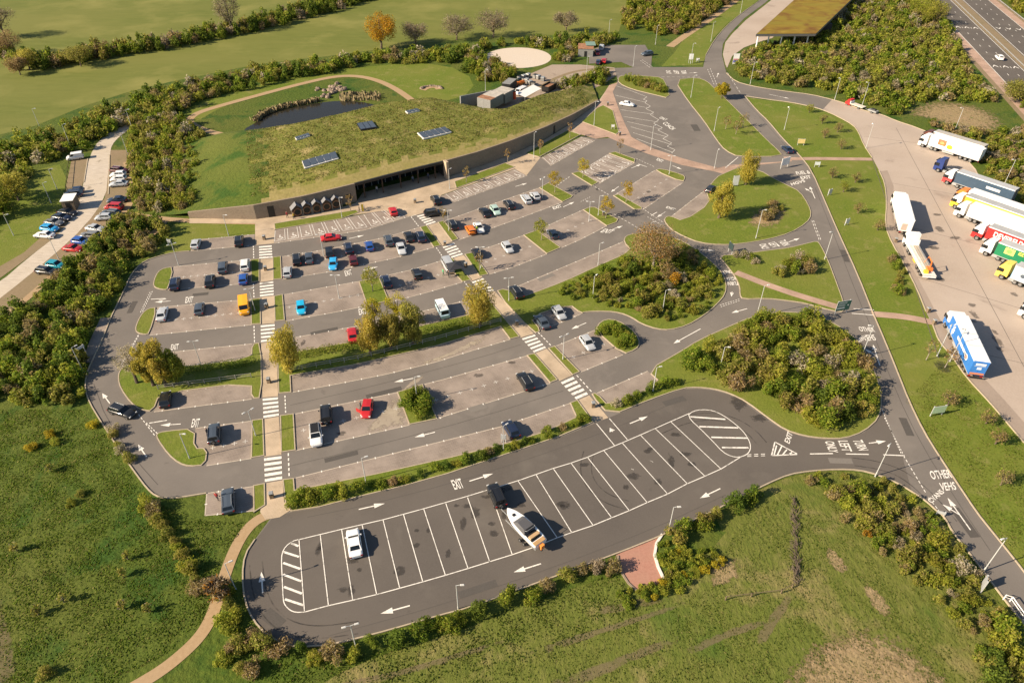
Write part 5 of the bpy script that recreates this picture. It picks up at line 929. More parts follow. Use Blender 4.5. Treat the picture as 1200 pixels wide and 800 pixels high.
# ------------------------------------------------------------------ motorway and filling station
MA, MB_ = G(1111, 25), G(1197, 117); mdir = (MB_ - MA).normalized(); mq = Vector((-mdir.y, mdir.x, 0))     # mq points across, away from the car park
if mq.x < 0: mq = -mq
def mw(u, v, z=0.0): p = MA + mdir * u + mq * v; return Vector((p.x, p.y, z))
def mstrip(name, v0, v1, z, mat, u0=-600, u1=400, parent=None):
    o = mesh_obj(name, [mw(u0, v0, z), mw(u1, v0, z), mw(u1, v1, z), mw(u0, v1, z)], [[0, 1, 2, 3]] if mdir.cross(mq).z > 0 else [[3, 2, 1, 0]], M[mat], parent)
    if parent is None: o['kind'] = 'structure'
    return o
c1 = (G(1200, 82) - MA).dot(mq); c2 = (G(1200, 67) - MA).dot(mq); c3 = (G(1200, 35) - MA).dot(mq)
mwy = mstrip('motorway', -3.3, c1, .05, 'asphalt2'); mwy2 = mstrip('motorway', c2, c3 + 3.3, .05, 'asphalt2')
mstrip('central_reservation', c1, c2, .06, 'tan'); mstrip('hard_shoulder', -3.6, -.15, .062, 'brickpath'); mstrip('hard_shoulder', c3 + .2, c3 + 3.5, .062, 'brickpath')
mstrip('motorway_verge', -5.2, -3.3, .03, 'tan'); mstrip('motorway_verge', c3 + 3.3, c3 + 5.5, .03, 'tan')
for v, par in ((0, mwy), (c1 - .5, mwy), (c2 + .5, mwy2), (c3, mwy2)): mstrip('edge_line', v - .11, v + .11, .075, 'white', parent=par)
for par, v0, v1 in ((mwy, 0, c1 - .5), (mwy2, c2 + .5, c3)):
    for k in (1, 2):
        v = v0 + (v1 - v0) * k / 3; mb = MB()
        for i in range(-20, 24):
            u = i * 9; mb.quad(mw(u, v - .1, .075), mw(u + 2, v - .1, .075), mw(u + 2, v + .1, .075), mw(u, v + .1, .075))
        mb.build('lane_line', M['white'], par)
    for u in (-48, 8, 62):      # distance chevrons, one in each lane
        for k in range(3):
            v = v0 + (v1 - v0) * (k + .5) / 3; mb = MB(); s = 1 if par is mwy else -1
            for sg in (-1, 1): mb.quad(mw(u, v, .08), mw(u + 1.0, v, .08), mw(u + 1.0 + 2.0 * s, v + sg * .9, .08), mw(u + 2.0 * s, v + sg * .9, .08))
            mb.build('distance_chevron', M['white'], par)
for vv_, lab in ((c1 + .6, 'steel crash barrier along the motorway central reservation'), (c3 + 4.2, 'pale crash barrier on the outer side of the motorway')):
    cb = tag(empty('crash_barrier', mw(0, vv_)), lab, 'barrier')
    mb = MB(); mb.add([mw(-200, vv_, .45), mw(120, vv_, .45), mw(120, vv_, .78), mw(-200, vv_, .78), mw(-200, vv_ + .08, .45), mw(120, vv_ + .08, .45), mw(120, vv_ + .08, .78), mw(-200, vv_ + .08, .78)], [[0, 1, 2, 3], [4, 5, 6, 7], [3, 2, 6, 7]])
    o = mb.build('rail', M['steel'], cb); o.matrix_parent_inverse = Matrix.Translation(-cb.location)
    mb = MB()
    for i in range(-40, 24):
        p = mw(i * 5, vv_ + .04); mb.box(p.x - .05, p.x + .05, p.y - .05, p.y + .05, 0, .45)
    o = mb.build('posts', M['steel'], cb); o.matrix_parent_inverse = Matrix.Translation(-cb.location); o['kind'] = 'stuff'
# filling station canopy
HZ = 5.6
q4 = [G(886, 40.5, HZ), G(956, 40, HZ), G(1012, -14, HZ), G(944, -12, HZ)]
fsn = tag(empty('filling_station', (q4[0] + q4[1]) / 2 - Vector((0, 0, HZ))), 'filling station canopy with an orange sedum roof on white posts', 'filling station')
def fb(o): o.matrix_parent_inverse = Matrix.Translation(-fsn.location); return o
lo = [p - Vector((0, 0, .8)) for p in q4]; mb = MB(); mb.add(q4 + lo, [[0, 4, 5, 1], [1, 5, 6, 2], [2, 6, 7, 3], [3, 7, 4, 0], [4, 7, 6, 5]]); fb(mb.build('fascia', plain('grey_fascia', (.10, .098, .095), .6), fsn))
ins = [p.lerp((q4[0] + q4[2]) / 2, .008) + Vector((0, 0, .05)) for p in q4]; fb(MB().quad(*ins).build('sedum_roof', M['sedum'], fsn))
fb(MB().quad(*q4).build('roof_deck', M['black'], fsn))
M['postwhite'] = plain('white_post', (.75, .74, .71), .5)
for t, s in ((.02, .03), (.2, .03), (.42, .03), (.64, .03), (.86, .03), (.02, .5), (.42, .5), (.86, .5)):
    p = lo[0].lerp(lo[1], t).lerp(lo[3].lerp(lo[2], t), s); fb(MB().tube([(p.x, p.y, 0), (p.x, p.y, p.z)], .28, 10).build('post', M['postwhite'], fsn))
kp = G(925, 52); o = fb(MB().box(-5.5, 5.5, -3, 3, 0, 4.2).build('kiosk', M['darkwall'], fsn)); o.location = lo[0].lerp(lo[1], .72).lerp(lo[3].lerp(lo[2], .72), .35) * Vector((1, 1, 0)).x if 0 else Vector(((lo[0].lerp(lo[1], .75).lerp(lo[3].lerp(lo[2], .75), .3)).x, (lo[0].lerp(lo[1], .75).lerp(lo[3].lerp(lo[2], .75), .3)).y, 0))
for t in (.3, .5):
    p = lo[0].lerp(lo[1], t).lerp(lo[3].lerp(lo[2], t), .06); o = fb(MB().box(-.6, .6, -.35, .35, 0, 1.9, .05, .05).build('pump', M['black'], fsn)); o.location = (p.x, p.y, .1)
# ------------------------------------------------------------------ cars
def loft(secs, ring):
    vs = []; fs = []; n = len(ring(*secs[0]))
    for s in secs: vs += ring(*s)
    for i in range(len(secs) - 1):
        for k in range(n): fs.append([i * n + k, i * n + (k + 1) % n, (i + 1) * n + (k + 1) % n, (i + 1) * n + k])
    fs.append(list(range(n))[::-1]); fs.append([(len(secs) - 1) * n + k for k in range(n)]); return vs, fs
def body_ring(x, w, zb, zt):
    h = zt - zb; half = [(w * .86, zb), (w * .97, zb + h * .18), (w, zb + h * .5), (w * .97, zb + h * .8), (w * .88, zt - .02), (w * .6, zt)]
    return [(x, y, z) for y, z in half] + [(x, -y, z) for y, z in half[::-1]]
def wheel_mesh(r, w):
    n = 14; vs = []; fs = []
    for y in (-w / 2, w / 2):
        for rr in (r, r * .62): vs += [(math.cos(2 * math.pi * k / n) * rr, y, math.sin(2 * math.pi * k / n) * rr) for k in range(n)]
    for k in range(n):
        j = (k + 1) % n; fs += [[k, j, 2 * n + j, 2 * n + k], [k, n + k, n + j, j], [2 * n + k, 2 * n + j, 3 * n + j, 3 * n + k]]
    me = bpy.data.meshes.new('wheel'); me.from_pydata(vs, [], fs); me.materials.append(M['tyre'])
    rs = []; rf = []
    for y in (-w / 2 + .02, w / 2 - .02): rs += [(math.cos(2 * math.pi * k / n) * r * .63, y, math.sin(2 * math.pi * k / n) * r * .63) for k in range(n)]
    rf = [list(range(n)), [n + k for k in range(n)][::-1]]
    mr = bpy.data.meshes.new('rim'); mr.from_pydata(rs, [], rf); mr.materials.append(M['rim'])
    return me, mr
WCAR = wheel_mesh(.33, .22); WBIG = wheel_mesh(.5, .32); WSM = wheel_mesh(.27, .18)
def add_wheel(root, x, y, r, meshes):
    w = link(bpy.data.objects.new('wheel', meshes[0]), root); w.location = (x, y, r); link(bpy.data.objects.new('rim', meshes[1]), w); return w
def inset(P, f0, f1, g0, g1, out):
    """sub-quad of corner list (bl, br, tr, tl), pushed out along the normal"""
    P = [Vector(p) for p in P]; n = (P[1] - P[0]).cross(P[3] - P[0]).normalized() * out
    def at(f, g): return P[0].lerp(P[1], f).lerp(P[3].lerp(P[2], f), g) + n
    return [at(f0, g0), at(f1, g0), at(f1, g1), at(f0, g1)]
TYPES = dict(  # L, W, H, belt, windscreen foot, roof front, roof rear, rear glass foot, bonnet nose height, clearance
 hatch=(4.05, 1.78, 1.48, .95, .98, .30, -1.42, -1.90, .74, .22), saloon=(4.65, 1.82, 1.43, .93, 1.0, .25, -1.0, -1.68, .72, .2), estate=(4.75, 1.84, 1.48, .94, 1.05, .35, -1.85, -2.26, .73, .2),
 suv=(4.6, 1.90, 1.70, 1.08, 1.08, .45, -1.75, -2.18, .90, .28), mpv=(4.45, 1.84, 1.68, 1.03, 1.4, .65, -1.8, -2.14, .82, .22), jeep=(4.3, 1.86, 1.82, 1.15, .72, .55, -1.85, -2.02, 1.08, .32),
 coupe=(4.4, 1.82, 1.36, .90, .9, .1, -.85, -1.75, .68, .18), van=(5.0, 1.95, 2.02, 1.18, 1.95, 1.35, -2.38, -2.46, 1.0, .25), camper=(4.7, 1.84, 2.02, 1.12, 2.2, 1.92, -2.15, -2.28, 1.1, .25), smallvan=(4.3, 1.8, 1.82, 1.05, 1.35, .7, -1.98, -2.1, .86, .22))
PROTO = {}
def car_proto(kind):
    Ln, Wd, H, belt, xw, rf, rr, rb, nose, zb = TYPES[kind]; w = Wd / 2; F0, R0 = Ln / 2, -Ln / 2
    root = empty('car', (0, 0, 0)); van = kind in ('van', 'camper', 'smallvan')
    tail = belt if rb < R0 + .5 else belt - .03
    secs = [(R0, w * .80, zb + .18, tail - .16), (R0 + .10, w * .93, zb + .05, tail - .02), (R0 + .55, w * .99, zb, tail), (-.2, w, zb, belt), (xw, w, zb, belt + .01)]
    if xw < F0 - .5: secs += [((xw + F0) / 2, w * .985, zb, (belt + nose) / 2 + .06), (F0 - .28, w * .93, zb + .03, nose + .02), (F0 - .06, w * .80, zb + .06, nose - .12), (F0, w * .66, zb + .16, nose - .24)]
    else: secs += [(F0 - .08, w * .96, zb + .03, belt - .02), (F0, w * .86, zb + .1, belt - .18)]
    vs, fs = loft(secs, body_ring)
    wb = w * .93; wr = w * (.90 if van else .76); Z0 = belt - .03
    base = [(rb, wb, Z0), (xw, wb * .96, Z0), (xw, -wb * .96, Z0), (rb, -wb, Z0)]; top = [(rr, wr, H - .04), (rf, wr, H - .05), (rf, -wr, H - .05), (rr, -wr, H - .04)]
    n = len(vs); mid = [((rr * 2 + rf) / 3, 0, H), ((rr + rf * 2) / 3, 0, H)]
    vs += base + top + [(rr + .12, 0, H - .01), (rf - .12, 0, H - .01)]
    fs += [[n, n + 4, n + 5, n + 1][::-1], [n + 2, n + 6, n + 7, n + 3][::-1], [n + 1, n + 5, n + 9, n + 6, n + 2][::-1], [n + 3, n + 7, n + 8, n + 4, n][::-1], [n + 4, n + 8, n + 9, n + 5][::-1], [n + 6, n + 9, n + 8, n + 7][::-1]]
    b = mesh_obj('body', vs, fs, M['paint'], root)
    for p in b.data.polygons:
        if p.index < (len(secs) - 1) * 12: p.use_smooth = True
    B = [Vector(p) for p in base]; T = [Vector(p) for p in top]
    MB().quad(*inset([B[1], B[2], T[2], T[1]][::1] if 0 else [B[2], B[1], T[1], T[2]], .06, .94, .10, .92, .012)).build('windscreen', M['glass'], root)
    if kind != 'van': MB().quad(*inset([B[0], B[3], T[3], T[0]], .1, .9, .22, .9, .012)).build('rear_window', M['glass'], root)
    spans = ((.04, .34), (.38, .66), (.70, .95)) if kind in ('camper', 'mpv', 'estate') else (((.72, .96),) if kind in ('van', 'smallvan') else ((.10, .48), (.52, .93)))
    for a, c in spans:
        MB().quad(*inset([B[1], B[0], T[0], T[1]], 1 - c, 1 - a, .20, .88, .012)).build('side_window', M['glass'], root)
        MB().quad(*inset([B[3], B[2], T[2], T[3]], a, c, .20, .88, .012)).build('side_window', M['glass'], root)
    for x in (F0 - .82, R0 + .80):
        for y in (w - .12, -w + .12): add_wheel(root, x, y, .33, WCAR)
    for y in (1, -1):
        MB().box(F0 - .30, F0 - .04, y * w * .68 - .17, y * w * .68 + .17, nose - .22, nose - .07, .02, .02).build('headlight', M['lampw'], root)
        MB().box(R0 - .02, R0 + .10, y * w * .78 - .12, y * w * .78 + .12, tail - .36, tail - .12).build('tail_light', M['lampr'], root)
        m_ = MB().box(xw - .32, xw - .16, y * (w + .10) - .10, y * (w + .10) + .10, belt + .02, belt + .17, .02, .02).build('mirror', M['paint'], root)
    if kind in ('jeep', 'suv', 'estate'):
        for y in (1, -1): MB().box(rr + .15, rf - .2, y * wr * .86 - .025, y * wr * .86 + .025, H - .05, H + .04).build('roof_rail', M['steel'] if kind != 'jeep' else M['black'], root)
    if kind == 'jeep': o = add_wheel(root, R0 - .10, 0, .33, WCAR); o.rotation_euler = (0, 0, R(90)); o.location = (R0 - .10, 0, .95); o.name = 'spare_wheel'
    return root
CC = dict(black=(.013, .014, .016), navy=(.014, .022, .048), slate=(.055, .070, .090), silver=(.40, .42, .44), white=(.74, .74, .73), red=(.42, .018, .020), maroon=(.085, .014, .016), blue=(.020, .075, .30), sky=(.03, .30, .60), cyan=(.012, .34, .58), orange=(.62, .17, .015), yellow=(.80, .36, .008), mint=(.36, .50, .45), teal=(.02, .27, .36), grey=(.16, .165, .17), green=(.01, .07, .03))
ncar = {}
def car(px, py, dx, dy, kind, color, label, group=None, z=.06):
    if kind not in PROTO: PROTO[kind] = car_proto(kind); root = PROTO[kind]
    else: root = copy_tree(PROTO[kind])
    p = G(px, py, .75); root.location = (p.x, p.y, z); root.rotation_euler = (0, 0, hdg(px, py, dx, dy, .75))
    c = CC[color]; f = rnd.uniform(.88, 1.12)
    for ch in root.children:
        if ch.name.split('.')[0] in ('body', 'mirror'): ch.color = (c[0] * f, c[1] * f, c[2] * f, 1)
    root.name = {'van': 'panel_van', 'camper': 'camper_van', 'smallvan': 'small_van'}.get(kind, 'car')
    for k_ in ('label', 'category', 'group'):
        if k_ in root: del root[k_]
    return tag(root, label, 'van' if kind in ('van', 'camper', 'smallvan') else 'car', group)
V = [
 (229.6, 285, 3, -8, 'hatch', 'silver', 'silver hatchback at the end bay below the tan footpath'), (280, 282, .3, -8, 'suv', 'black', 'black SUV in the top row beside the footpath corner'),
 (261, 313, .8, -8, 'mpv', 'slate', 'slate grey people carrier in the row with the white minivan'), (287, 310, .5, -8, 'mpv', 'white', 'white people carrier parked nose to nose with a blue car'),
 (205, 332, 1.4, -8, 'suv', 'navy', 'dark navy SUV beside the upper oval grass island'), (246, 329, .8, -8, 'suv', 'black', 'black SUV in the lower half of the row below the navy SUV'), (285, 326, .5, -8, 'hatch', 'blue', 'dark blue hatchback behind the white people carrier'),
 (233.5, 361, 1, -8, 'hatch', 'slate', 'slate hatchback near the exit lettering in the yellow van row'), (190, 367, 2.2, -8, 'saloon', 'silver', 'silver saloon beside the lower oval grass island'), (286, 359, .5, 8, 'van', 'yellow', 'bright yellow panel van beside the beige footpath'),
 (336.8, 318, .5, -8, 'hatch', 'silver', 'small silver hatchback in the end bay by the footpath strip'), (347.7, 303.5, -1, -8, 'suv', 'black', 'black SUV next to the slate saloon'), (362, 301.5, -.5, -8, 'saloon', 'slate', 'slate saloon next to the black SUV in the upper row'),
 (386, 295, -1, -8, 'mpv', 'black', 'black people carrier behind the bright blue hatchback'), (390.4, 309, -.8, 8, 'hatch', 'sky', 'bright blue hatchback below the black people carrier'), (408.5, 290.5, -2, -8, 'suv', 'navy', 'dark navy SUV behind the maroon hatchback'), (414, 304, -1.5, -8, 'hatch', 'maroon', 'maroon hatchback below the navy SUV'),
 (432.8, 287.5, -2, -8, 'hatch', 'blue', 'mid blue hatchback alone in the upper row'), (455.4, 281.5, -2.5, -8, 'suv', 'slate', 'slate blue SUV beside the white saloon'), (470, 290.5, 2.5, 8, 'saloon', 'silver', 'pale silver saloon in front of the slate blue SUV'), (479, 276.5, -3, -8, 'saloon', 'black', 'black saloon beside the dark blue SUV by the zebra'), (493, 277, -3, -8, 'suv', 'navy', 'glossy dark blue SUV at the row end by the zebra'),
 (388, 278, 8, -.8, 'saloon', 'red', 'red saloon driving along the lane below the disabled bays'), (460.7, 247, -3, -8, 'hatch', 'red', 'red hatchback parked in the last disabled bay'), (508, 249.5, 8, -1, 'suv', 'black', 'black SUV driving over the zebra by the forecourt'),
 (488.4, 320, -3, -8, 'hatch', 'black', 'black hatchback with its boot facing the silver camper'), (452.4, 329.5, -3, -8, 'suv', 'navy', 'navy SUV beside the square island with a young tree'), (352.7, 360, .8, 8, 'hatch', 'cyan', 'cyan blue hatchback alone in its row'),
 (510.7, 234, -5, -8, 'suv', 'black', 'black SUV in the disabled bay at the forecourt edge'), (530, 262.5, -5, -8, 'estate', 'black', 'black estate car behind the lamp by the sapling'), (551, 268.5, -5, -8, 'hatch', 'orange', 'orange hatchback with its boot open beside a white coupe'), (561, 266, 5, 8, 'coupe', 'white', 'white coupe beside the orange hatchback'),
 (568, 248, -6, -8, 'saloon', 'black', 'black saloon beside the pale mint car'), (580.5, 246, 6, 8, 'hatch', 'mint', 'pale mint green hatchback'), (596.4, 239, -6, -8, 'estate', 'black', 'black estate between the mint car and the silver estate'), (616.5, 232.5, -6, -8, 'estate', 'silver', 'silver estate with dark roof beside the silver-blue hatchback'), (627, 229, -6, -8, 'hatch', 'silver', 'silver-blue hatchback at the island end of its row'),
 (647.5, 273.5, -6, -8, 'hatch', 'slate', 'dark slate hatchback beside the square island with green tree'), (594.7, 289.5, 6, 8, 'hatch', 'silver', 'silver hatchback alone in the bays above the wide lane'), (558.7, 296, -4, -8, 'hatch', 'black', 'black hatchback under the bare sapling by the footpath'),
 (525, 311, -4.5, -8, 'camper', 'silver', 'silver camper van with a dark awning at its rear'), (604.8, 342, -6, -8, 'suv', 'black', 'black SUV at the tree island end beside the lamp'), (518.5, 363.5, 4, 8, 'camper', 'white', 'white and pale blue camper van parked across the bays'),
 (635, 376, -6, -8, 'saloon', 'slate', 'slate saloon beside a silver car in the small bay'), (655, 366, 6, 8, 'hatch', 'silver', 'silver hatchback beside the slate saloon in the small bay'), (413, 391.5, -1.2, -8, 'saloon', 'red', 'deep red saloon beside the middle bed willows'),
 (688.3, 401, 6, 8, 'hatch', 'silver', 'silver hatchback beside the teardrop island'), (615.5, 445.5, -5, -8, 'estate', 'black', 'black estate near the lower end of the footpath strip'), (598.7, 502, -5, -8, 'hatch', 'navy', 'dark blue hatchback half hidden by a planting strip bush'),
 (430, 478, -1.5, 8, 'hatch', 'red', 'bright red hatchback with its door open on the sandy bays'), (382, 485.5, -.5, -8, 'jeep', 'black', 'black off-roader with a spare wheel behind the white car'), (370, 509.5, .8, 8, 'suv', 'white', 'white SUV with a black roof by the footpath strip'),
 (193.7, 467, .8, -8, 'hatch', 'black', 'black hatchback alone below the golden willows'), (251, 508, .3, -8, 'jeep', 'slate', 'dark off-roader with a pale bonnet in the small bay'), (143, 481, 8, 2.6, 'estate', 'black', 'black estate driving on the one-way loop'), (267, 585.5, -.3, -8, 'estate', 'slate', 'dark slate estate in the lone bay at the tan path'),
 (415, 635, -1.2, -8, 'saloon', 'white', 'white saloon alone in the coach bays'), (582, 580.5, -3.5, -8, 'jeep', 'black', 'black off-roader towing the white boat'),
 (834, 221, 6, -4, 'hatch', 'black', 'dark car half hidden under the weeping willow'), (735, 121.5, 8, 1.2, 'saloon', 'white', 'white saloon alone in the sawtooth bays'),
 (708, 71, 4, -8, 'hatch', 'red', 'red hatchback beside a navy car in the staff parking'), (701.5, 72.5, 4, -8, 'hatch', 'navy', 'navy hatchback beside the red car in the staff parking'), (700, 61.5, 4, 8, 'hatch', 'red', 'red car tucked beside the staff shed'), (758.5, 63, -8, 1, 'suv', 'slate', 'blue-grey SUV across the staff parking'), (705, 56, 4, -8, 'smallvan', 'silver', 'pale van behind the red car by the staff shed'),
 (922.5, 174.5, -8, -7, 'saloon', 'navy', 'dark saloon driving on the main road by the footpath crossing'), (1171, 67.5, -8, -7, 'suv', 'white', 'white car travelling on the motorway'),
 (87.7, 183.7, -8, 1.2, 'smallvan', 'white', 'small white van at the head of the gravel bays'), (140, 199, 8, .6, 'estate', 'maroon', 'dark maroon estate at the top of a row of white cars'), (138.2, 204, -8, .4, 'hatch', 'white', 'white hatchback below the dark maroon estate'), (138.7, 209, -8, .4, 'hatch', 'white', 'white hatchback above the silver saloon on the gravel'), (139, 214.8, -8, .6, 'saloon', 'silver', 'silver saloon at the end of the row of white cars'),
 (85.5, 227.5, -8, .8, 'suv', 'navy', 'navy SUV beside the timber kiosk'), (88, 223, -8, .8, 'hatch', 'navy', 'navy hatchback behind the navy SUV by the kiosk'), (137, 233.5, -8, .6, 'saloon', 'navy', 'navy saloon above the red hatchback on the gravel'), (133.5, 242, -8, -.4, 'mpv', 'red', 'red people carrier on the gravel bays'), (129, 249, -8, -.6, 'estate', 'slate', 'slate estate beside the silver hatchback on the gravel'), (121.5, 254, -8, .4, 'hatch', 'silver', 'silver hatchback below the slate estate'),
 (111.7, 267, 8, 1.2, 'saloon', 'silver', 'silver-blue saloon on the gravel beside a dark estate'), (105, 275, -8, -.4, 'estate', 'grey', 'grey estate between silver-blue and blue cars'), (94.5, 282, 8, 1, 'hatch', 'blue', 'mid blue hatchback above the bright red car'), (85.5, 290.3, 8, .8, 'coupe', 'red', 'bright red car on the gravel bays'), (65, 309.7, 8, 1, 'hatch', 'teal', 'teal hatchback beside the dark estate on the gravel'), (54.7, 317, 8, 1, 'estate', 'black', 'black estate beside the teal hatchback'),
 (78.7, 248, 8, 1, 'saloon', 'black', 'black saloon nearest the timber kiosk'), (72, 253.7, 8, 1, 'saloon', 'navy', 'dark navy saloon below the black saloon'), (63, 259.7, 8, 1, 'coupe', 'grey', 'grey coupe beside the sky blue hatchback'), (57.7, 267, 8, .8, 'hatch', 'sky', 'sky blue hatchback beside the white saloon on the gravel'), (51.7, 274.6, -8, -.6, 'saloon', 'white', 'white saloon at the end of the gravel row')]
for c in V: car(*c)
# white roof of the two-tone camper and black roof of the white SUV
for o in [o for o in COL.objects if o.get('label', '').startswith('white and pale blue camper')]:
    MB().box(-2.1, 1.8, -.80, .80, 1.99, 2.05, .05, .05).build('roof', M['tarp'], o)
    for ch in o.children:
        if ch.name.startswith('body'): ch.color = (.42, .58, .66, 1)
for o in [o for o in COL.objects if o.get('label', '').startswith('white SUV with a black')]: MB().box(-1.7, .42, -.68, .68, 1.68, 1.715, .03, .03).build('roof', M['black'], o)
# open tailgates and door
for o in COL.objects:
    l_ = o.get('label', '')
    if l_.startswith('orange hatchback') or l_.startswith('black hatchback with its boot'):
        t = MB().box(-.95, 0, -.7, .7, -.03, .03).build('tailgate', M['paint'], o); t.location = (-1.5, 0, 1.5); t.rotation_euler = (0, R(12), 0); t.color = [c for c in o.children if c.name.startswith('body')][0].color
    if l_.startswith('bright red hatchback'):
        t = MB().box(-1.0, 0, -.03, .03, .3, 1.0).build('door', M['paint'], o); t.location = (.8, -.9, 0); t.rotation_euler = (0, 0, R(55)); t.color = [c for c in o.children if c.name.startswith('body')][0].color
# ------------------------------------------------------------------ lorries
def colmat(name, c, rough=.45): return plain(name, c, rough)
MC = {}
def cm(c):
    if c not in MC: MC[c] = plain('lorry_paint', c, .4, spec=.45, var=.09, vscale=.8)
    return MC[c]
CW, CGREY, CNAVY, CYEL, CRED, CGRN, CBLU, CBRN, CORG = (.74, .735, .72), (.34, .34, .335), (.045, .075, .115), (.80, .50, .04), (.55, .025, .025), (.012, .17, .075), (.035, .17, .50), (.10, .035, .025), (.72, .20, .03)
def side_rect(root, x0, x1, z0, z1, y, mat, name='panel_print'):
    s = 1 if y > 0 else -1; q = [(x0, y, z0), (x1, y, z0), (x1, y, z1), (x0, y, z1)]
    return MB().quad(*(q if s < 0 else q[::-1])).build(name, mat, root)
def side_text(root, body, x0, x1, z0, z1, y, mat):
    me = text_mesh(body, .03); co = np.empty(len(me.vertices) * 3); me.vertices.foreach_get('co', co); co = co.reshape(-1, 3); mn = co.min(0); mx = co.max(0); t = (co - mn) / np.maximum(mx - mn, 1e-6)
    w = np.stack([x0 + t[:, 0] * (x1 - x0), np.full(len(t), y), z0 + t[:, 1] * (z1 - z0)], 1); me.vertices.foreach_set('co', w.ravel()); me.materials.append(mat); me.update(); return link(bpy.data.objects.new('lettering', me), root)
def cab(root, c, c2=None, roofc=None, H=3.55):
    b = MB().prism([(0, .42), (0, 1.35), (-.10, 2.1), (-.34, 2.95), (-.9, H), (-2.15, H + .12), (-2.2, .95), (-1.95, .95), (-1.85, 1.05), (-.85, 1.05), (-.75, .42)], -1.22, 1.22).build('cab', cm(c), root)
    if c2: MB().prism([(.02, .44), (.02, 1.34), (-.07, 1.75), (-2.21, 1.75), (-2.21, .97), (-1.95, .97), (-1.85, 1.07), (-.85, 1.07), (-.75, .44)], -1.235, 1.235).build('lower_panel', cm(c2), root)
    if roofc: MB().prism([(-.55, H - .35), (-.9, H + .02), (-2.17, H + .14), (-2.17, H - .35)], -1.235, 1.235).build('roof_deflector', cm(roofc), root)
    ws = MB().quad((-.012, 1.12, 1.45), (-.012, -1.12, 1.45), (-.33, -1.10, 2.75), (-.33, 1.10, 2.75)); ws.v = [v + Vector((.03 if v.z < 2 else .06, 0, 0)) for v in ws.v]; ws.build('windscreen', M['glass'], root)
    for y in (1.25, -1.25):
        side_rect(root, -1.25, -.30, 1.65, 2.45, y, M['glass'], 'side_window'); s = 1 if y > 0 else -1
        MB().box(-.22, -.02, y * 1.0 - .02 + (.02 if s > 0 else -.2), y * 1.0 + (.2 if s > 0 else 0.02), 1.7, 2.4).build('mirror', M['black'], root)
        MB().box(-.12, .03, s * .85 - .22, s * .85 + .22, .62, .86).build('headlight', M['lampw'], root)
        add_wheel(root, -1.35, s * 1.06, .5, WBIG)
    MB().box(-.25, .01, -1.1, 1.1, 2.78, 2.95).build('sun_visor', M['black'], root)
def lorry(front, rear, label, cabcol, side=CW, roofc=CW, lower=None, cabroof=None, kind='box', shift=0.0, ahead=0.0, Lt=13.6, cat='lorry', name='articulated_lorry', world=False, edge=None):
    a, b = (front, rear) if world else (G(*front), G(*rear)); a = Vector((a.x, a.y, 0)); b = Vector((b.x, b.y, 0)); u = (a - b).normalized(); v = Vector((-u.y, u.x, 0))
    p = a + u * (1.35 + ahead) - v * (1.2 + shift)
    if world: p = a + u * ahead
    root = tag(empty(name, (p.x, p.y, ZR + .012), math.atan2(u.y, u.x)), label, cat)
    cab(root, cabcol, lower, cabroof)
    xe = -6.6 if kind != 'none' else -6.0
    MB().box(xe, -.8, -.45, .45, .62, .98).build('chassis', M['black'], root)
    for s in (1, -1):
        MB().box(-3.6, -2.5, s * .95 - .25, s * .95 + .25, .5, 1.0, .04, .04).build('fuel_tank', M['steel'], root)
        add_wheel(root, -4.9, s * 1.0, .5, WBIG); add_wheel(root, -3.85 if kind != 'none' else -3.9, s * 1.0, .5, WBIG) if kind != 'none' else None
    if kind == 'none': return root
    x0, x1 = -2.75, -2.75 - Lt; ax = [x1 + 2.0, x1 + 3.3, x1 + 4.6]
    MB().box(x1 + .3, x0 - 5.5, -.5, .5, .85, 1.12).build('trailer_frame', M['black'], root)
    for x in ax:
        for s in (1, -1): add_wheel(root, x, s * 1.0, .5, WBIG)
    if kind == 'box':
        MB().box(x1, x0, -1.27, 1.27, 1.12, 4.0).build('trailer_body', cm(side), root)
        MB().box(x1 + .03, x0 - .03, -1.21, 1.21, 4.0, 4.05).build('trailer_roof', cm(roofc), root)
        for s in (1, -1):
            MB().box(x1 - .01, x0 + .01, s * 1.27 - .03, s * 1.27 + .03, 3.86, 4.03).build('top_rail', cm(edge or CW), root)
            MB().box(x1 - .01, x0 + .01, s * 1.27 - .03, s * 1.27 + .03, 1.06, 1.2).build('side_rail', cm(CGREY), root)
            MB().box(x1 + 6.5, x0 - 4.0, s * 1.2 - .03, s * 1.2 + .03, .55, .95).build('side_guard', cm(CGREY), root)
            MB().box(x1 - .05, x1 - .01, s * .62 - .58, s * .62 + .58, 1.2, 3.9).build('rear_door', cm(side), root)
            MB().box(x1 - .06, x1 + .06, s * .95 - .2, s * .95 + .2, .75, .95).build('tail_light', M['lampr'], root)
        MB().box(x1 - .04, x1 + .1, -1.2, 1.2, .5, .65).build('rear_bumper', M['black'], root)
    root['xt'] = x1
    return root
RW = dict()
def rear_of(f): p = G(*f); return (p.x, p.y)
DIRW = (G(1080, 173) - G(1136, 191)).normalized()
def row(f, label, *a, **k):
    a0 = G(*f); r_ = a0 - DIRW * 12; k2 = dict(k); return lorry(a0, r_, label, *a, world=False, **k2) if 0 else _row(a0, r_, label, *a, **k)
def _row(a0, r_, label, *a, **k):
    sh = k.pop('shift', 0.0); ah = k.pop('ahead', 0.0); v = Vector((-DIRW.y, DIRW.x, 0)); p = a0 - v * (1.2 + sh); return lorry(p, p - DIRW * 12, label, *a, world=True, ahead=1.35 + ah, **k)
row((1080, 173), 'brown-cabbed lorry with a dull grey trailer behind the white pizza lorry', CBRN, (.20, .19, .18), (.40, .37, .32), shift=3.1, ahead=.9)
t2 = row((1080, 173), 'white articulated lorry with a food picture on its trailer side', CW, CW, CW)
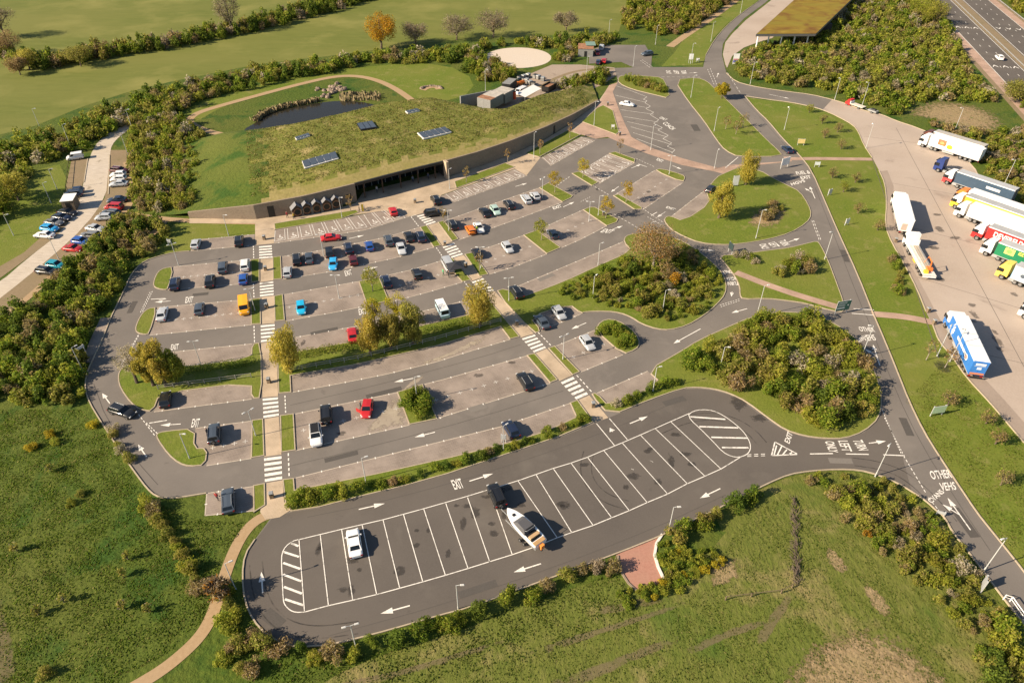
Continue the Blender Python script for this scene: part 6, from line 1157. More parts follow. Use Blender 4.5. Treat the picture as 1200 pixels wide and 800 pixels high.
disc = lambda root, x, z, rx, rz, y, mat, name: mesh_obj(name, [(x + rx * math.cos(t), y, z + rz * math.sin(t)) for t in np.linspace(0, 2 * math.pi, 20, endpoint=False)], [list(range(20))[::-1]], mat, root)
side_rect(t2, -7.2, -5.0, 2.1, 3.7, 1.282, cm((.30, .16, .09)), 'food_picture'); disc(t2, -6.3, 2.75, 1.0, .62, 1.288, cm((.55, .14, .05)), 'food_picture'); disc(t2, -6.1, 2.8, .6, .4, 1.292, cm((.60, .30, .12)), 'food_picture'); disc(t2, -8.3, 2.3, .8, .6, 1.288, cm((.42, .50, .03)), 'food_picture')
row((1098, 202), 'dark blue tractor unit without a trailer', (.02, .04, .16), kind='none', name='tractor_unit', cat='lorry')
t4 = row((1108.5, 216.5), 'lorry with a navy curtain trailer and white and red cab', CW, CNAVY, (.40, .40, .40), (.5, .05, .05))
side_rect(t4, -13.4, -10.2, 2.35, 2.95, 1.282, cm(CW), 'panel_print')
row((1118, 245), 'orange-cabbed lorry with a white roofed trailer beside the yellow lorry', CORG, CW, CW, shift=3.2, ahead=.8)
t6 = row((1118, 245), 'lorry with an orange-yellow curtain trailer and grey roof', CW, CYEL, (.36, .36, .35), CYEL)
row((1122.5, 255.5), 'plain white articulated lorry between the yellow and red trailers', CW, CW, CW)
t8 = row((1143, 281.5), 'red DEVEREUX lorry with red and white cab', CW, CRED, (.36, .36, .35), CRED)
side_text(t8, 'DEVEREUX', -4.2, -10.6, 2.2, 3.4, 1.285, cm(CW))
t9 = row((1153.5, 300), 'green lorry with a yellow crest and lettering and white cab', CW, CGRN, (.42, .42, .41))
side_rect(t9, -6.3, -4.4, 2.2, 3.6, 1.282, cm((.72, .62, .16)), 'crest'); disc(t9, -5.3, 2.9, .55, .5, 1.288, cm((.20, .34, .10)), 'crest')
side_text(t9, 'EZ TRANSPORT', -7.0, -13.6, 2.9, 3.6, 1.285, cm((.75, .65, .12))); side_rect(t9, -11.8, -9.2, 2.2, 2.6, 1.285, cm((.72, .62, .14)), 'panel_print')
t10 = row((1172, 327.5), 'yellow-cabbed lorry with a pale blue picture trailer', (.78, .52, .10), (.30, .48, .62), (.42, .42, .41))
side_rect(t10, -6.4, -3.2, 1.5, 3.5, 1.282, cm((.62, .70, .74)), 'panel_print'); disc(t10, -4.8, 2.4, .55, .45, 1.288, cm((.08, .10, .13)), 'panel_print')
row((1199, 374), 'white lorry alone at the open side of the lorry park', CW, CW, CW)
ra, rb_ = G(1057, 227, 4.0), G(1066, 261, 4.0)
t12 = lorry(ra, rb_, 'white box lorry parked along the verge ahead of the flatbed', CW, CW, CW, world=True, ahead=2.75)
MB().box(t12['xt'] - .07, t12['xt'] - .05, -.15, 1.0, 1.4, 3.0).build('panel_print', cm((.45, .36, .30)), t12)
ra, rb_ = G(1126, 369.5, 4.0), G(1148.5, 418, 4.0)
t14 = lorry(ra, rb_, 'blue lorry with white sunburst livery and white roof beside two lamps', CW, CBLU, CW, CBLU, world=True, ahead=2.75, edge=(.55, .62, .70))
for k in range(5):
    a = R(-50 + 25 * k); x, z = -4.4, 2.5; du = Vector((-math.cos(a), 0, math.sin(a))); dn = Vector((math.sin(a), 0, math.cos(a)))
    P = [Vector((x, 0, z)) + du * .5 - dn * .06, Vector((x, 0, z)) + du * 1.5 - dn * .2, Vector((x, 0, z)) + du * 1.5 + dn * .2, Vector((x, 0, z)) + du * .5 + dn * .06]
    mesh_obj('sun_ray', [(p.x, 1.284, p.z) for p in P] , [[0, 1, 2, 3]], cm(CW), t14)
side_rect(t14, -13.2, -7.8, 2.35, 2.9, 1.284, cm(CW), 'panel_print'); disc(t14, -13.4, 2.5, .7, .55, 1.288, cm(CW), 'panel_print'); disc(t14, -13.4, 2.5, .45, .35, 1.292, cm((.5, .25, .2)), 'panel_print')
x1 = t14['xt']
for z0, z1, w, c in ((3.2, 3.6, .8, CW), (2.3, 2.75, .35, (.6, .68, .75)), (1.25, 1.6, 1.1, (.62, .20, .08)), (2.95, 3.05, .9, (.4, .5, .65))): MB().box(x1 - .085, x1 - .07, -w, w, z0, z1).build('panel_print', cm(c), t14)
for f in (.42, .68): MB().box(-2.75 - 13.6 * f - .04, -2.75 - 13.6 * f + .04, -1.2, 1.2, 4.05, 4.07).build('roof_seam', cm((.35, .35, .34)), t14)
ra, rb_ = G(1071, 273, 3.4), G(1089.5, 322, 1.4)
t13 = lorry(ra, rb_, 'white flatbed lorry carrying boards and an orange loader crane', CW, world=True, ahead=1.2, kind='flat', Lt=12.5)
x0, x1 = -2.75, -15.25
MB().box(x1, x0, -1.27, 1.27, 1.12, 1.32).build('flatbed', cm((.60, .57, .52)), t13); MB().box(x0 - .1, x0, -1.25, 1.25, 1.32, 2.6).build('headboard', cm(CW), t13)
for y in (-.75, -.25, .3, .8): MB().box(x1 + 2.5, x0 - .5, y - .18, y + .18, 1.32, 1.5).build('board', cm((.66, .62, .55) if y > 0 else (.42, .36, .28)), t13)
MB().box(x1, x1 + .15, -1.27, 1.27, .8, 1.34).build('tail_board', cm(CW), t13)
MB().box(-9.5, -8.0, 1.15, 1.24, .6, 1.05).build('side_locker', cm((.72, .42, .05)), t13)
mb = MB().box(-13.6, -12.6, -.9, .2, 1.32, 2.0).tube([(-13, -.4, 2.0), (-13, -.4, 3.2), (-11.4, -.2, 3.5), (-11.8, .5, 2.3)], [.16, .15, .12, .1], 6); mb.build('loader_crane', cm((.62, .18, .04)), t13)
MB().box(-14.6, -13.9, .2, 1.0, 1.32, 1.9).build('crate', cm(CYEL), t13)
# recovery flatbed and little trailer at the lorry road
p0, p1 = G(997, 124), G(1013, 129.5); rc = tag(empty('recovery_truck', p0, hdg(1013, 129.5, -16, -5.5)), 'small red flatbed truck parked at the lorry park entrance', 'truck')
MB().prism([(1.6, .4), (1.6, 1.1), (1.2, 1.35), (.8, 2.05), (-.1, 2.1), (-.1, .4)], -.95, .95).build('cab', cm(CRED), rc); MB().quad((1.22, .8, 1.38), (1.22, -.8, 1.38), (.84, -.8, 2.0), (.84, .8, 2.0)).build('windscreen', M['glass'], rc); MB().box(-4.6, -.15, -1.0, 1.0, .75, .95).build('flatbed', cm((.6, .55, .45)), rc); MB().box(-.25, -.1, -1, 1, .95, 1.7).build('headboard', cm(CW), rc)
for x in (.9, -3.2):
    for y in (-.85, .85): add_wheel(rc, x, y, .33, WCAR)
p0 = G(1022.5, 132.5); sm = tag(empty('car_trailer', p0, hdg(1013, 129.5, -16, -5.5)), 'small grey utility trailer behind the red flatbed truck', 'trailer'); MB().box(-1.4, 1.4, -.75, .75, .5, .95).build('tub', M['steel'], sm); MB().box(-.9, .9, -.5, .5, .95, 1.3, .15, .1).build('load', M['black'], sm); MB().box(1.4, 2.6, -.05, .05, .45, .55).build('drawbar', M['steel'], sm)
for y in (-.8, .8): add_wheel(sm, 0, y, .33, WCAR)
# boat on its trailer
bf, br = G(597, 602, 1.3), G(631, 637, 1.1); u = Vector((bf.x - br.x, bf.y - br.y, 0)); Lb = 7.0; u.normalize(); c = (bf + br) / 2
bt = tag(empty('motor_boat', (c.x, c.y, ZR), math.atan2(u.y, u.x)), 'white motor cruiser on a trailer behind the black off-roader', 'boat')
def hull_ring(x, w, zk, zt): return [(x, 0, zk), (x, w * .75, zk + (zt - zk) * .35), (x, w, zt), (x, w * .93, zt + .06), (x, -w * .93, zt + .06), (x, -w, zt), (x, -w * .75, zk + (zt - zk) * .35)]
vs_, fs_ = loft([(-3.5, 1.05, .72, 1.65), (-2.5, 1.18, .62, 1.68), (-.5, 1.22, .6, 1.75), (1.2, 1.1, .65, 1.85), (2.5, .72, .85, 1.95), (3.2, .32, 1.15, 2.02), (3.5, .05, 1.5, 2.06)], hull_ring); mesh_obj('hull', vs_, fs_, cm((.78, .775, .76)), bt, smooth=False)
MB().add([(1.3, .85, 1.9), (1.3, -.85, 1.9), (-1.3, -.98, 1.85), (-1.3, .98, 1.85), (.5, .65, 2.5), (.5, -.65, 2.5), (-1.1, -.8, 2.6), (-1.1, .8, 2.6)], [[0, 1, 5, 4][::-1], [1, 2, 6, 5][::-1], [2, 3, 7, 6][::-1], [3, 0, 4, 7][::-1], [4, 5, 6, 7]]).build('canopy', plain('grey_boat_canopy', (.075, .075, .08), .55), bt)
MB().box(-2.7, -1.3, -.85, .85, 1.70, 1.80).build('cockpit_floor', M['black'], bt); MB().box(-2.4, -1.9, -.8, .8, 1.78, 2.1).build('seat', cm((.45, .30, .16)), bt); MB().box(-3.45, -2.85, -.9, .9, 1.72, 1.80).build('swim_deck', cm((.42, .26, .12)), bt); MB().box(1.9, 2.3, -.2, .2, 1.97, 2.04).build('hatch', M['black'], bt); MB().box(-3.95, -3.5, -.3, .3, .9, 1.6).build('outdrive', cm((.75, .25, .05)), bt)
MB().tube([(-1.2, .8, 2.55), (-1.5, .7, 2.75), (-1.5, -.7, 2.75), (-1.2, -.8, 2.55)], .035, 5).build('radar_arch', M['steel'], bt)
btl = tag(empty('boat_trailer', (c.x, c.y, ZR), math.atan2(u.y, u.x)), 'galvanised trailer carrying the white motor cruiser', 'trailer')
MB().box(-3.3, 3.0, -.75, -.65, .5, .6).box(-3.3, 3.0, .65, .75, .5, .6).box(3.0, 4.9, -.05, .05, .48, .58).build('frame', M['steel'], btl)
for x in (-.6, -1.4):
    for y in (-1.15, 1.15): add_wheel(btl, x, y, .27, WSM)
# ------------------------------------------------------------------ lamp posts
def lamp_proto(double):
    r = empty('lamp_post'); MB().tube([(0, 0, 0), (0, 0, .9), (0, 0, 1.0), (0, 0, 7.6)], [.10, .10, .07, .05], 8).build('post', M['lampgrey'], r)
    for s in ((1, -1) if double else (1,)):
        MB().tube([(0, 0, 7.55), (s * .35, 0, 7.68), (s * .6, 0, 7.7)], .035, 5).build('arm', M['lampgrey'], r)
        h = MB().box(s * .72 - .26, s * .72 + .26, -.12, .12, 7.62, 7.76, .06, .04).build('lamp_head', M['lens'], r)
        MB().box(s * .72 - .2, s * .72 + .2, -.09, .09, 7.585, 7.615).build('lens', M['lens'], h)
    MB().box(-.13, .13, -.13, .13, 0, .06).build('base_plate', M['steel'], r)
    return r
LP = [(157, 157, 's', 'at the top end of the gravel track'), (84.5, 176, 's', 'behind the small white van'), (152, 187, 's', 'beside the row of white cars'), (67, 222, 's', 'on the bank by the navy SUV and kiosk'), (60, 238, 's', 'on the bank behind the kiosk'), (16, 276, 's', 'on the grass behind the gravel parking'), (69, 304, 's', 'between red and teal cars on the gravel'),
 (209.5, 311, 'd', 'at the corner of the upper oval island'), (299, 364.5, 'd', 'beside the yellow van'), (268, 276, 's', 'on the lawn above the black SUV'), (236, 428.5, 'd', 'at the bay below the exit lettering by the willows'), (300, 511, 'd', 'on the strip beside the dark off-roader'), (98, 436, 's', 'outside the one-way loop'), (222.5, 537.5, 's', 'on the island below the lone bay'), (276, 690, 's', 'beside the tan path at the coach park'),
 (401, 255.5, 's', 'in front of the row of huts'), (379.5, 300, 'd', 'beside the black people carrier'), (397.5, 349.5, 'd', 'in the bays beside the square tree island'), (526, 271, 'd', 'behind the black estate by the zebra'), (563.4, 315, 'd', 'on the strip beside the black hatchback'), (635.4, 233, 'd', 'beside the silver-blue hatchback'), (527, 222, 's', 'beside the entrance pier'), (596.4, 353, 'd', 'beside the black SUV on the tree island'), (659.6, 421.5, 'd', 'on the strip above the lower zebra'),
 (700.8, 311, 's', 'in the strip bay above the tree island'), (694.5, 350, 's', 'among the low shrubs of the tree island'), (776, 367, 's', 'at the lower rim of the tree island'), (885.5, 280, 's', 'at the rim of the oval island'), (886.5, 371, 's', 'at the top of the thicket island'), (760, 285, 's', 'behind the old oak'), (701, 253, 's', 'on the islet with the young yellow tree'), (690, 260, 'd', 'in the bay beside the islet'), (625.5, 185.5, 's', 'at the near corner of the second strip'), (696, 147.5, 's', 'on the triangular lawn by the wall'), (762.5, 176, 's', 'at the footpath below the sawtooth bays'), (784, 205, 'd', 'on the corner islet with the empty bays'), (837, 198, 's', 'where the block footpath meets the willows'),
 (809.5, 115, 's', 'on the verge beside the sawtooth turning area'), (836.7, 154.5, 's', 'beside the thin birches'), (833, 49, 's', 'on the bank of the main road'), (867.5, 16, 's', 'near the filling station approach'), (768, 52.5, 's', 'behind the staff parking'), (879, 99, 's', 'in the shrubbery by the road fork'), (713, 46, 's', 'behind the staff shed'), (809, 75, 's', 'beside the white road sign'), (978, 117, 's', 'at the start of the lorry park kerb'), (1010.5, 123, 's', 'behind the red flatbed truck'), (919, 152, 's', 'on the triangle verge'), (1014.5, 174, 's', 'at the verge corner of the lorry park'), (1118, 155, 's', 'among blossom behind the lorries'), (1176, 218, 's', 'behind the navy curtain trailer'),
 (966, 304.5, 's', 'beside the main road shrubs'), (1009, 419, 's', 'at the edge of the thicket island'), (1098, 417, 's', 'on the verge by the blue lorry'), (1113, 423.5, 's', 'at the lorry park edge by the blue lorry'), (1025.5, 558, 's', 'at the turn left junction'), (1152, 669.5, 's', 'beside the caravan road'), (765, 459, 's', 'in the planting strip by the thicket island'), (843, 434, 's', 'inside the thicket island'), (783, 624, 's', 'beside the red hardstanding'), (489, 470, 's', 'behind the bush island'), (429, 565, 's', 'in the planting strip above the white saloon'), (590, 527.5, 's', 'in the planting strip by the dark blue car'), (537, 713.7, 's', 'in the coach park hedge'), (418, 761, 'd', 'at the end of the coach park hedge'), (49, 155, 's', 'in the boundary hedge'), (742, 78, 's', 'at the staff parking entrance'), (687, 92, 's', 'beside the gravel yard tracks'), (569, 108, 's', 'above the yard retaining wall')]
PRL = {'s': lamp_proto(False), 'd': lamp_proto(True)}; usedl = set()
for px, py, k, where in LP:
    r = PRL[k] if k not in usedl else copy_tree(PRL[k]); usedl.add(k); p = G(px, py); r.location = (p.x, p.y, 0.0); r.rotation_euler = (0, 0, rnd.uniform(-.5, .5) + (R(200) if px > 900 else R(20))); hz_ = rnd.uniform(.97, 1.03) * (.93 if px > 865 or py < 190 else .70); r.scale = (1, 1, hz_)
    tag(r, ('grey twin-headed lamp post ' if k == 'd' else 'grey lamp post ') + where, 'lamp post', 'lamp posts')
# ------------------------------------------------------------------ fences
def fence(a_pts, label, h=1.0, step=2.4, rails=(.45, .9), mat='wood', z=ZI):
    w = GP(a_pts); root = tag(empty('rail_fence', (w[0].x, w[0].y, z)), label, 'fence'); inv = Matrix.Translation(-root.location)
    for a, b in zip(w[:-1], w[1:]):
        d_ = (b - a); k = max(1, round(d_.length / step)); ang = math.atan2(d_.y, d_.x)
        for i in range(k + 1):
            p = a.lerp(b, i / k); o = MB().box(-.06, .06, -.05, .05, 0, h).build('post', M[mat], root); o.matrix_parent_inverse = inv; o.location = (p.x, p.y, z); o.rotation_euler = (0, 0, ang)
        for i in range(k):
            for rz in rails:
                p = a.lerp(b, i / k); Lr = d_.length / k; o = MB().box(0.06, Lr - .06, -.02, .02, rz - .05, rz + .05).build('rail', M[mat], root); o.matrix_parent_inverse = inv; o.location = (p.x, p.y, z); o.rotation_euler = (0, 0, ang)
M['greywood'] = plain('silvered_timber', (.30, .28, .24), .85, var=.2)
fence([(186, 457), (240, 450), (295, 443)], 'timber rail fence below the hedge on the bed with golden willows', mat='greywood')
fence([(338, 436.5), (420, 422), (510, 400), (587, 378)], 'timber rail fence along the middle bed between willows and sandy bays', mat='greywood')
fence([(82, 187), (79, 215), (76, 238)], 'low post rail along the gravel bays behind the kiosk', .9, 3, (.8,), 'darkwood', 0)
fence([(850, 703), (880, 699), (915, 695), (928, 688)], 'old wire fence line crossing the rough field', .9, 4, (.8,), 'wood', 0)
# brush pile: a line of cut branches in the rough field
bp = MB(); 
for i in range(240):
    t = rnd.random(); p = G(*lerp((931, 585), (933, 686), t)); a = rnd.gauss(1.5, .5); l_ = rnd.uniform(.4, 1.2); q0 = p + Vector((rnd.gauss(0, .25), 0, rnd.uniform(.02, .5))); bp.tube([q0, q0 + Vector((math.cos(a) * l_, math.sin(a) * l_, rnd.gauss(0, .15)))], .03, 3, False)
tag(bp.build('brushwood', M['bark']), 'long line of cut brushwood lying in the rough field', 'brushwood', kind='stuff')
# ------------------------------------------------------------------ litter bins, bollards, signs
def bin_proto():
    r = empty('litter_bin'); MB().box(-.28, .28, -.28, .28, 0, 1.0, .02, .02).build('body', M['wood'], r); MB().box(-.32, .32, -.32, .32, 1.0, 1.1, .05, .05).build('lid', M['steel'], r); MB().box(-.2, .2, -.3, -.27, .72, .9).build('opening', M['black'], r); return r
BP = bin_proto(); first = True
for px, py, where in ((310, 281, 'at the top of the straight footpath'), (311.5, 317, 'between the two upper zebras'), (313, 361, 'beside the yellow van'), (315.5, 448.5, 'beside the end of the golden willow bed'), (319, 583, 'at the foot of the straight footpath'), (486.5, 238, 'in the middle of the forecourt'), (546, 313, 'beside the awning of the silver camper'), (605.6, 381, 'halfway down the diagonal footpath'), (695, 477, 'at the foot of the diagonal footpath'), (521.5, 288, 'at the diagonal footpath zebra by the blue SUV'), (712, 124, 'at the tip of the triangular lawn'), (726, 159, 'at the corner of the triangular lawn'), (657, 258, 'at the bay lamp') if 0 else (707, 253, 'on the islet with the young yellow tree'), (1087, 366, 'at the lorry park end of the footpath'), (1094, 380, 'beside the footpath exit to the lorry park'), (1049, 284, 'on the lorry park margin by the white box lorry')):
    r = BP if first else copy_tree(BP); first = False; p = G(px, py); r.location = (p.x, p.y, ZR + .03 if px < 1040 else ZR); r.rotation_euler = (0, 0, rnd.uniform(-.3, .3)); tag(r, 'square timber litter bin ' + where, 'bin', 'litter bins')
def sign(px, py, w, h, z0, face, heading, label, back=None, bars=()):
    """two-post sign; heading is where the face looks"""
    p = G(px, py); r = tag(empty('road_sign', (p.x, p.y, 0), heading + R(90)), label, 'sign'); m1 = cm(face); m2 = cm(back or (.35, .36, .36))
    b = MB().box(-w / 2, w / 2, -.04, .04, z0, z0 + h).build('board', m2, r); MB().box(-w / 2 + .03, w / 2 - .03, -.055, -.045, z0 + .03, z0 + h - .03).build('sign_face', m1, r)
    for x in (-w * .42, w * .42): MB().box(x - .06, x + .06, .04, .16, 0, z0 + h + .05).build('post', M['lampgrey'], r)
    for x0, x1, za, zb, c in bars: MB().box(-w / 2 + w * x0, -w / 2 + w * x1, -.065, -.058, z0 + h * za, z0 + h * zb).build('sign_print', cm(c), r)
    return r
SGN = (.02, .10, .075)
sign(985, 368, 3.0, 2.2, .9, SGN, R(-75), 'dark green direction board at the end of the block footpath', bars=((.08, .7, .74, .86, (.35, .40, .38)), (.08, .6, .5, .62, (.35, .4, .38)), (.08, .62, .2, .36, (.42, .46, .45)), (.78, .86, .46, .58, CW)))
sign(1097, 487, 2.4, 1.5, .6, (.42, .55, .36), R(-80), 'pale green notice board on the wide verge by the lorry park')
sign(919, 197, 3.0, 2.0, .9, CW, R(-60), 'large white backed direction board at the footpath crossing', back=CW)
sign(938, 170.5, 2.0, 1.3, .6, (.62, .48, .20), R(-95), 'cream notice board on the triangle verge')
sign(957, 196, 1.4, .9, .6, (.55, .60, .60), R(-95), 'small white notice on the verge below the block footpath')
sign(972, 229, 1.0, 1.2, .5, (.45, .46, .45), R(-70), 'small grey sign beside the slim young tree') ; sign(992, 264, 1.0, 1.2, .5, (.62, .62, .60), R(-70), 'small pale sign halfway down the main road verge')
sign(861.5, 76, 2.2, 3.6, .3, CW, R(-90), 'white price totem with red and blue panels by the filling station', bars=((.06, .94, .40, .50, (.5, .12, .12)), (.06, .94, .12, .38, (.12, .12, .45))))
sign(809, 74.5, 1.6, 2.0, 1.4, (.70, .71, .70), R(-90), 'tall white road sign at the service road corner'); sign(817.5, 73, 1.2, .8, .6, CW, R(-90), 'low white sign at the service road corner')
sign(855, 297, 1.6, 1.6, 1.0, (.03, .05, .05), R(-160), 'dark sign at the head of the link road', back=(.06, .07, .07)) ; sign(861, 219, 1.6, 2.6, .4, CW, R(-80), 'white board between the two weeping willows')
sign(1148, 690, 1.2, 1.8, .6, (.35, .36, .36), R(150), 'slim grey sign seen edge-on beside the caravan road'); sign(1101, 604.5, 1.1, .5, .5, (.4, .42, .42), R(250), 'low grey sign at the caravan lane arrows')
sign(718, 152, 1.0, .7, .8, CW, R(-90), 'small white sign on the triangular lawn'); sign(99, 419, 1.6, .5, 2.0, (.6, .6, .58), R(-30), 'pale notice under the lamp outside the one-way loop'); sign(200, 289, .9, .8, 1.0, (.3, .32, .33), R(-100), 'small grey sign on the bank by the loop') ; sign(590, 519, .8, .9, .9, (.3, .31, .32), R(-100), 'small grey sign at the lamp in the planting strip')
br_ = tag(empty('road_barrier', G(1176, 701), 0), 'white tubular safety barrier beside the caravan road', 'barrier'); w = GP([(1175.5, 702), (1183, 704.5), (1199, 727)]); inv = Matrix.Translation(-br_.location)
o = MB().tube([v + Vector((0, 0, 1.0)) for v in w], .07, 6).tube([v + Vector((0, 0, .55)) for v in w], .05, 6).build('rail', M['postwhite'], br_); o.matrix_parent_inverse = inv
for v in w: o = MB().tube([v, v + Vector((0, 0, 1.0))], .07, 6).build('post', M['postwhite'], br_); o.matrix_parent_inverse = inv
# ------------------------------------------------------------------ market huts, kiosk, yard clutter
def hut(px, py, ang, label):
    p = G(px, py); r = tag(empty('market_hut', (p.x, p.y, ZR), ang), label, 'hut', 'market huts by the wall'); w, dpt, h = 1.15, 1.5, 2.0
    MB().box(-w, w, -dpt / 2, dpt / 2, 0, h).build('body', M['darkwood'], r)
    MB().add([(-w, -dpt / 2, h), (w, -dpt / 2, h), (0, -dpt / 2, h + 1.0), (-w, dpt / 2, h), (w, dpt / 2, h), (0, dpt / 2, h + 1.0)], [[0, 1, 2], [5, 4, 3]]).build('gable', M['darkwood'], r)
    for s in (-1, 1):
        q = [(0, -dpt / 2 - .25, h + 1.06), (s * (w + .25), -dpt / 2 - .25, h - .14), (s * (w + .25), dpt / 2 + .25, h - .14), (0, dpt / 2 + .25, h + 1.06)]; mb = MB(); mb.add(q + [(x, y, z + .07) for x, y, z in q], [[0, 1, 2, 3], [4, 5, 6, 7], [0, 4, 5, 1], [1, 5, 6, 2], [2, 6, 7, 3]]); mb.build('roof', M['slate'], r)
    n = 16; ring = [(math.cos(2 * math.pi * k / n), math.sin(2 * math.pi * k / n)) for k in range(n)]; vs = [(x * .95, -dpt / 2 - .08, 1.2 + y * .95) for x, y in ring] + [(x * .72, -dpt / 2 - .08, 1.2 + y * .72) for x, y in ring]
    mesh_obj('round_frame', vs, [[k, (k + 1) % n, n + (k + 1) % n, n + k] for k in range(n)], M['rust'], r); mesh_obj('opening', [(x * .7, -dpt / 2 - .05, 1.2 + y * .7) for x, y in ring], [list(range(n))], M['black'], r)
    for x in (-1, 1): MB().box(x * (w + .15) - .06, x * (w + .15) + .06, -dpt / 2 - .2, -dpt / 2 - .08, 0, h - .1).build('post', M['greywood'], r)
i5 = int(np.argmin(abs(col[0] - 370))); ah = math.atan2(front_dir(i5).y, front_dir(i5).x)
for (px, py), lab in zip(((349, 252.5), (360, 250), (371.5, 248), (383, 246), (394, 243)), ('end hut beside the wall doorway', 'second hut from the wall doorway', 'middle hut of the five against the wall', 'second hut from the entrance', 'end hut beside the forecourt lamp')): hut(px, py, ah, 'dark timber market hut with slate roof, ' + lab)
def shed(px, py, ang, w, dp, h, label, wall, roof_m, pitch=.35, name='shed', cat='shed', door=True, z=.03):
    p = G(px, py); r = tag(empty(name, (p.x, p.y, z), ang), label, cat)
    MB().box(-w / 2, w / 2, -dp / 2, dp / 2, 0, h).build('wall', M[wall], r); q = [(-w / 2 - .15, -dp / 2 - .15, h + .02), (w / 2 + .15, -dp / 2 - .15, h + .02), (w / 2 + .15, dp / 2 + .15, h + pitch), (-w / 2 - .15, dp / 2 + .15, h + pitch)]
    MB().add(q + [(x, y, zz + .1) for x, y, zz in q], [[4, 5, 6, 7], [0, 1, 5, 4], [1, 2, 6, 5], [2, 3, 7, 6], [3, 0, 4, 7]]).build('roof', M[roof_m], r)
    if door: MB().box(-.5, .5, -dp / 2 - .04, -dp / 2 - .01, 0, 2.0).build('door', M['black'], r)
    return r
shed(85, 243.5, R(12), 2.6, 3.6, 2.6, 'timber kiosk with a pale flat roof on the gravel parking', 'wood', 'tarp', .1, 'kiosk', 'kiosk')
shed(686, 64.5, R(-5), 5.5, 5, 2.8, 'grey shed with a rusty and green roof at the staff parking', 'greybox', 'rust', .5); 
p = G(691, 62.5); tag(MB().box(p.x - 1.7, p.x + 1.9, p.y - 2.4, p.y + 2.6, 3.42, 3.5).build('roof_sheet', plain('green_sheet', (.15, .24, .20), .7)), 'green corrugated sheet lying on the staff shed roof', 'roof sheet')
ya = hdg(600, 118, 30, -16)
def container(px, py, w, dp, h, label, side, top, ang=None, z=.04, ribs=7):
    p = G(px, py); r = tag(empty('shipping_container', (p.x, p.y, z), ya if ang is None else ang), label, 'container', None)
    MB().box(-w / 2, w / 2, -dp / 2, dp / 2, 0, h).build('body', M[side], r); MB().box(-w / 2 + .04, w / 2 - .04, -dp / 2 + .04, dp / 2 - .04, h, h + .05).build('roof', M[top], r)
    for k in range(ribs):
        x = -w / 2 + w * (k + .5) / ribs
        for s in (1, -1): MB().box(x - .12, x + .12, s * dp / 2 - .03, s * dp / 2 + .03, .15, h - .15).build('rib', M[side], r)
    MB().box(-w / 2 - .03, -w / 2, -dp / 2 + .1, -.03, .15, h - .15).build('door', M[side], r); MB().box(-w / 2 - .03, -w / 2, .03, dp / 2 - .1, .15, h - .15).build('door', M[side], r)
    return r
M['paleroof'] = plain('pale_sheet_roof', (.38, .35, .30), .8, var=.25, vscale=.8)
container(571, 130.5, 3.5, 5.0, 3.0, 'low store with a rusty roof at the yard end of the grass roof', 'greybox', 'rust', z=1.4); container(578, 127, 4.2, 5.0, 3.1, 'pale roofed store next to the rusty roofed one', 'greybox', 'paleroof', z=1.4); container(590, 121, 5.5, 5.0, 3.2, 'long pale roofed store at the middle of the yard', 'greybox', 'paleroof', z=1.0)
container(597, 107.5, 6.0, 3.0, 3.4, 'dark sided container with a grey roof in the service yard', 'black', 'greybox', ang=ya + .2)
car(610, 107.5, -8, 4, 'van', 'white', 'white panel van parked in the service yard')
mq_ = tag(empty('marquee', (G(620, 116).x, G(620, 116).y, .04), ya), 'long white canvas shelter at the edge of the service yard', 'marquee')
MB().add([(-5, -1.6, 2.2), (5, -1.6, 2.2), (5, 1.6, 2.9), (-5, 1.6, 2.9)], [[0, 1, 2, 3]]).build('canopy', M['tarp'], mq_)
for x in (-4.9, 4.9):
    for y, z in ((-1.5, 2.2), (1.5, 2.85)): MB().tube([(x, y, 0), (x, y, z)], .05, 5).build('pole', M['steel'], mq_)
dig = tag(empty('telehandler', (G(609, 101).x, G(609, 101).y, .04), ya + R(160)), 'orange telehandler machine beside the stacked yard bins', 'telehandler')
MB().box(-1.8, 1.8, -.9, .9, .6, 1.4, .1, .05).build('body', cm(CORG), dig); MB().box(-.9, .5, -.85, .1, 1.4, 2.5, .12, .05).build('cab', M['glass'], dig); MB().tube([(-1.7, .4, 1.7), (2.6, .4, 1.3)], .22, 6).build('boom', cm(CORG), dig); MB().box(2.5, 3.3, -.8, .9, .5, 1.2).build('bucket', cm((.7, .25, .05)), dig)
for x in (-1.2, 1.2):
    for y in (-.9, .9): add_wheel(dig, x, y, .5, WBIG)
for k, (px, py) in enumerate(((613, 96), (617, 97), (621, 99.5), (625, 101), (614, 92.5), (619, 91), (627, 92), (631, 93), (636, 95), (609, 94))):
    p = G(px, py); r = tag(empty('waste_bin', (p.x, p.y, .04), ya + rnd.uniform(-.3, .3)), 'large grey wheeled waste bin clustered in the service yard', 'waste bin', 'waste bins in the yard'); MB().box(-.7, .7, -.55, .55, .12, 1.25, -.06, -.04).build('body', M['greybox'], r); MB().box(-.78, .78, -.62, .62, 1.25, 1.38, .05, .05).build('lid', M['steel'] if k % 3 else M['black'], r)
sk = tag(empty('skip', (G(643, 106).x, G(643, 106).y, .04), ya), 'dark rusty open skip beside the gravel yard hedge', 'skip'); MB().add([(-2.3, -1.3, 0), (2.3, -1.3, 0), (2.3, 1.3, 0), (-2.3, 1.3, 0), (-2.6, -1.35, 2.0), (2.6, -1.35, 2.0), (2.6, 1.35, 2.0), (-2.6, 1.35, 2.0)], [[0, 1, 5, 4], [1, 2, 6, 5], [2, 3, 7, 6], [3, 0, 4, 7], [3, 2, 1, 0]]).build('tub', M['black'], sk); MB().box(-2.4, 2.4, -1.2, 1.2, 1.2, 1.5).build('contents', M['rust'], sk)
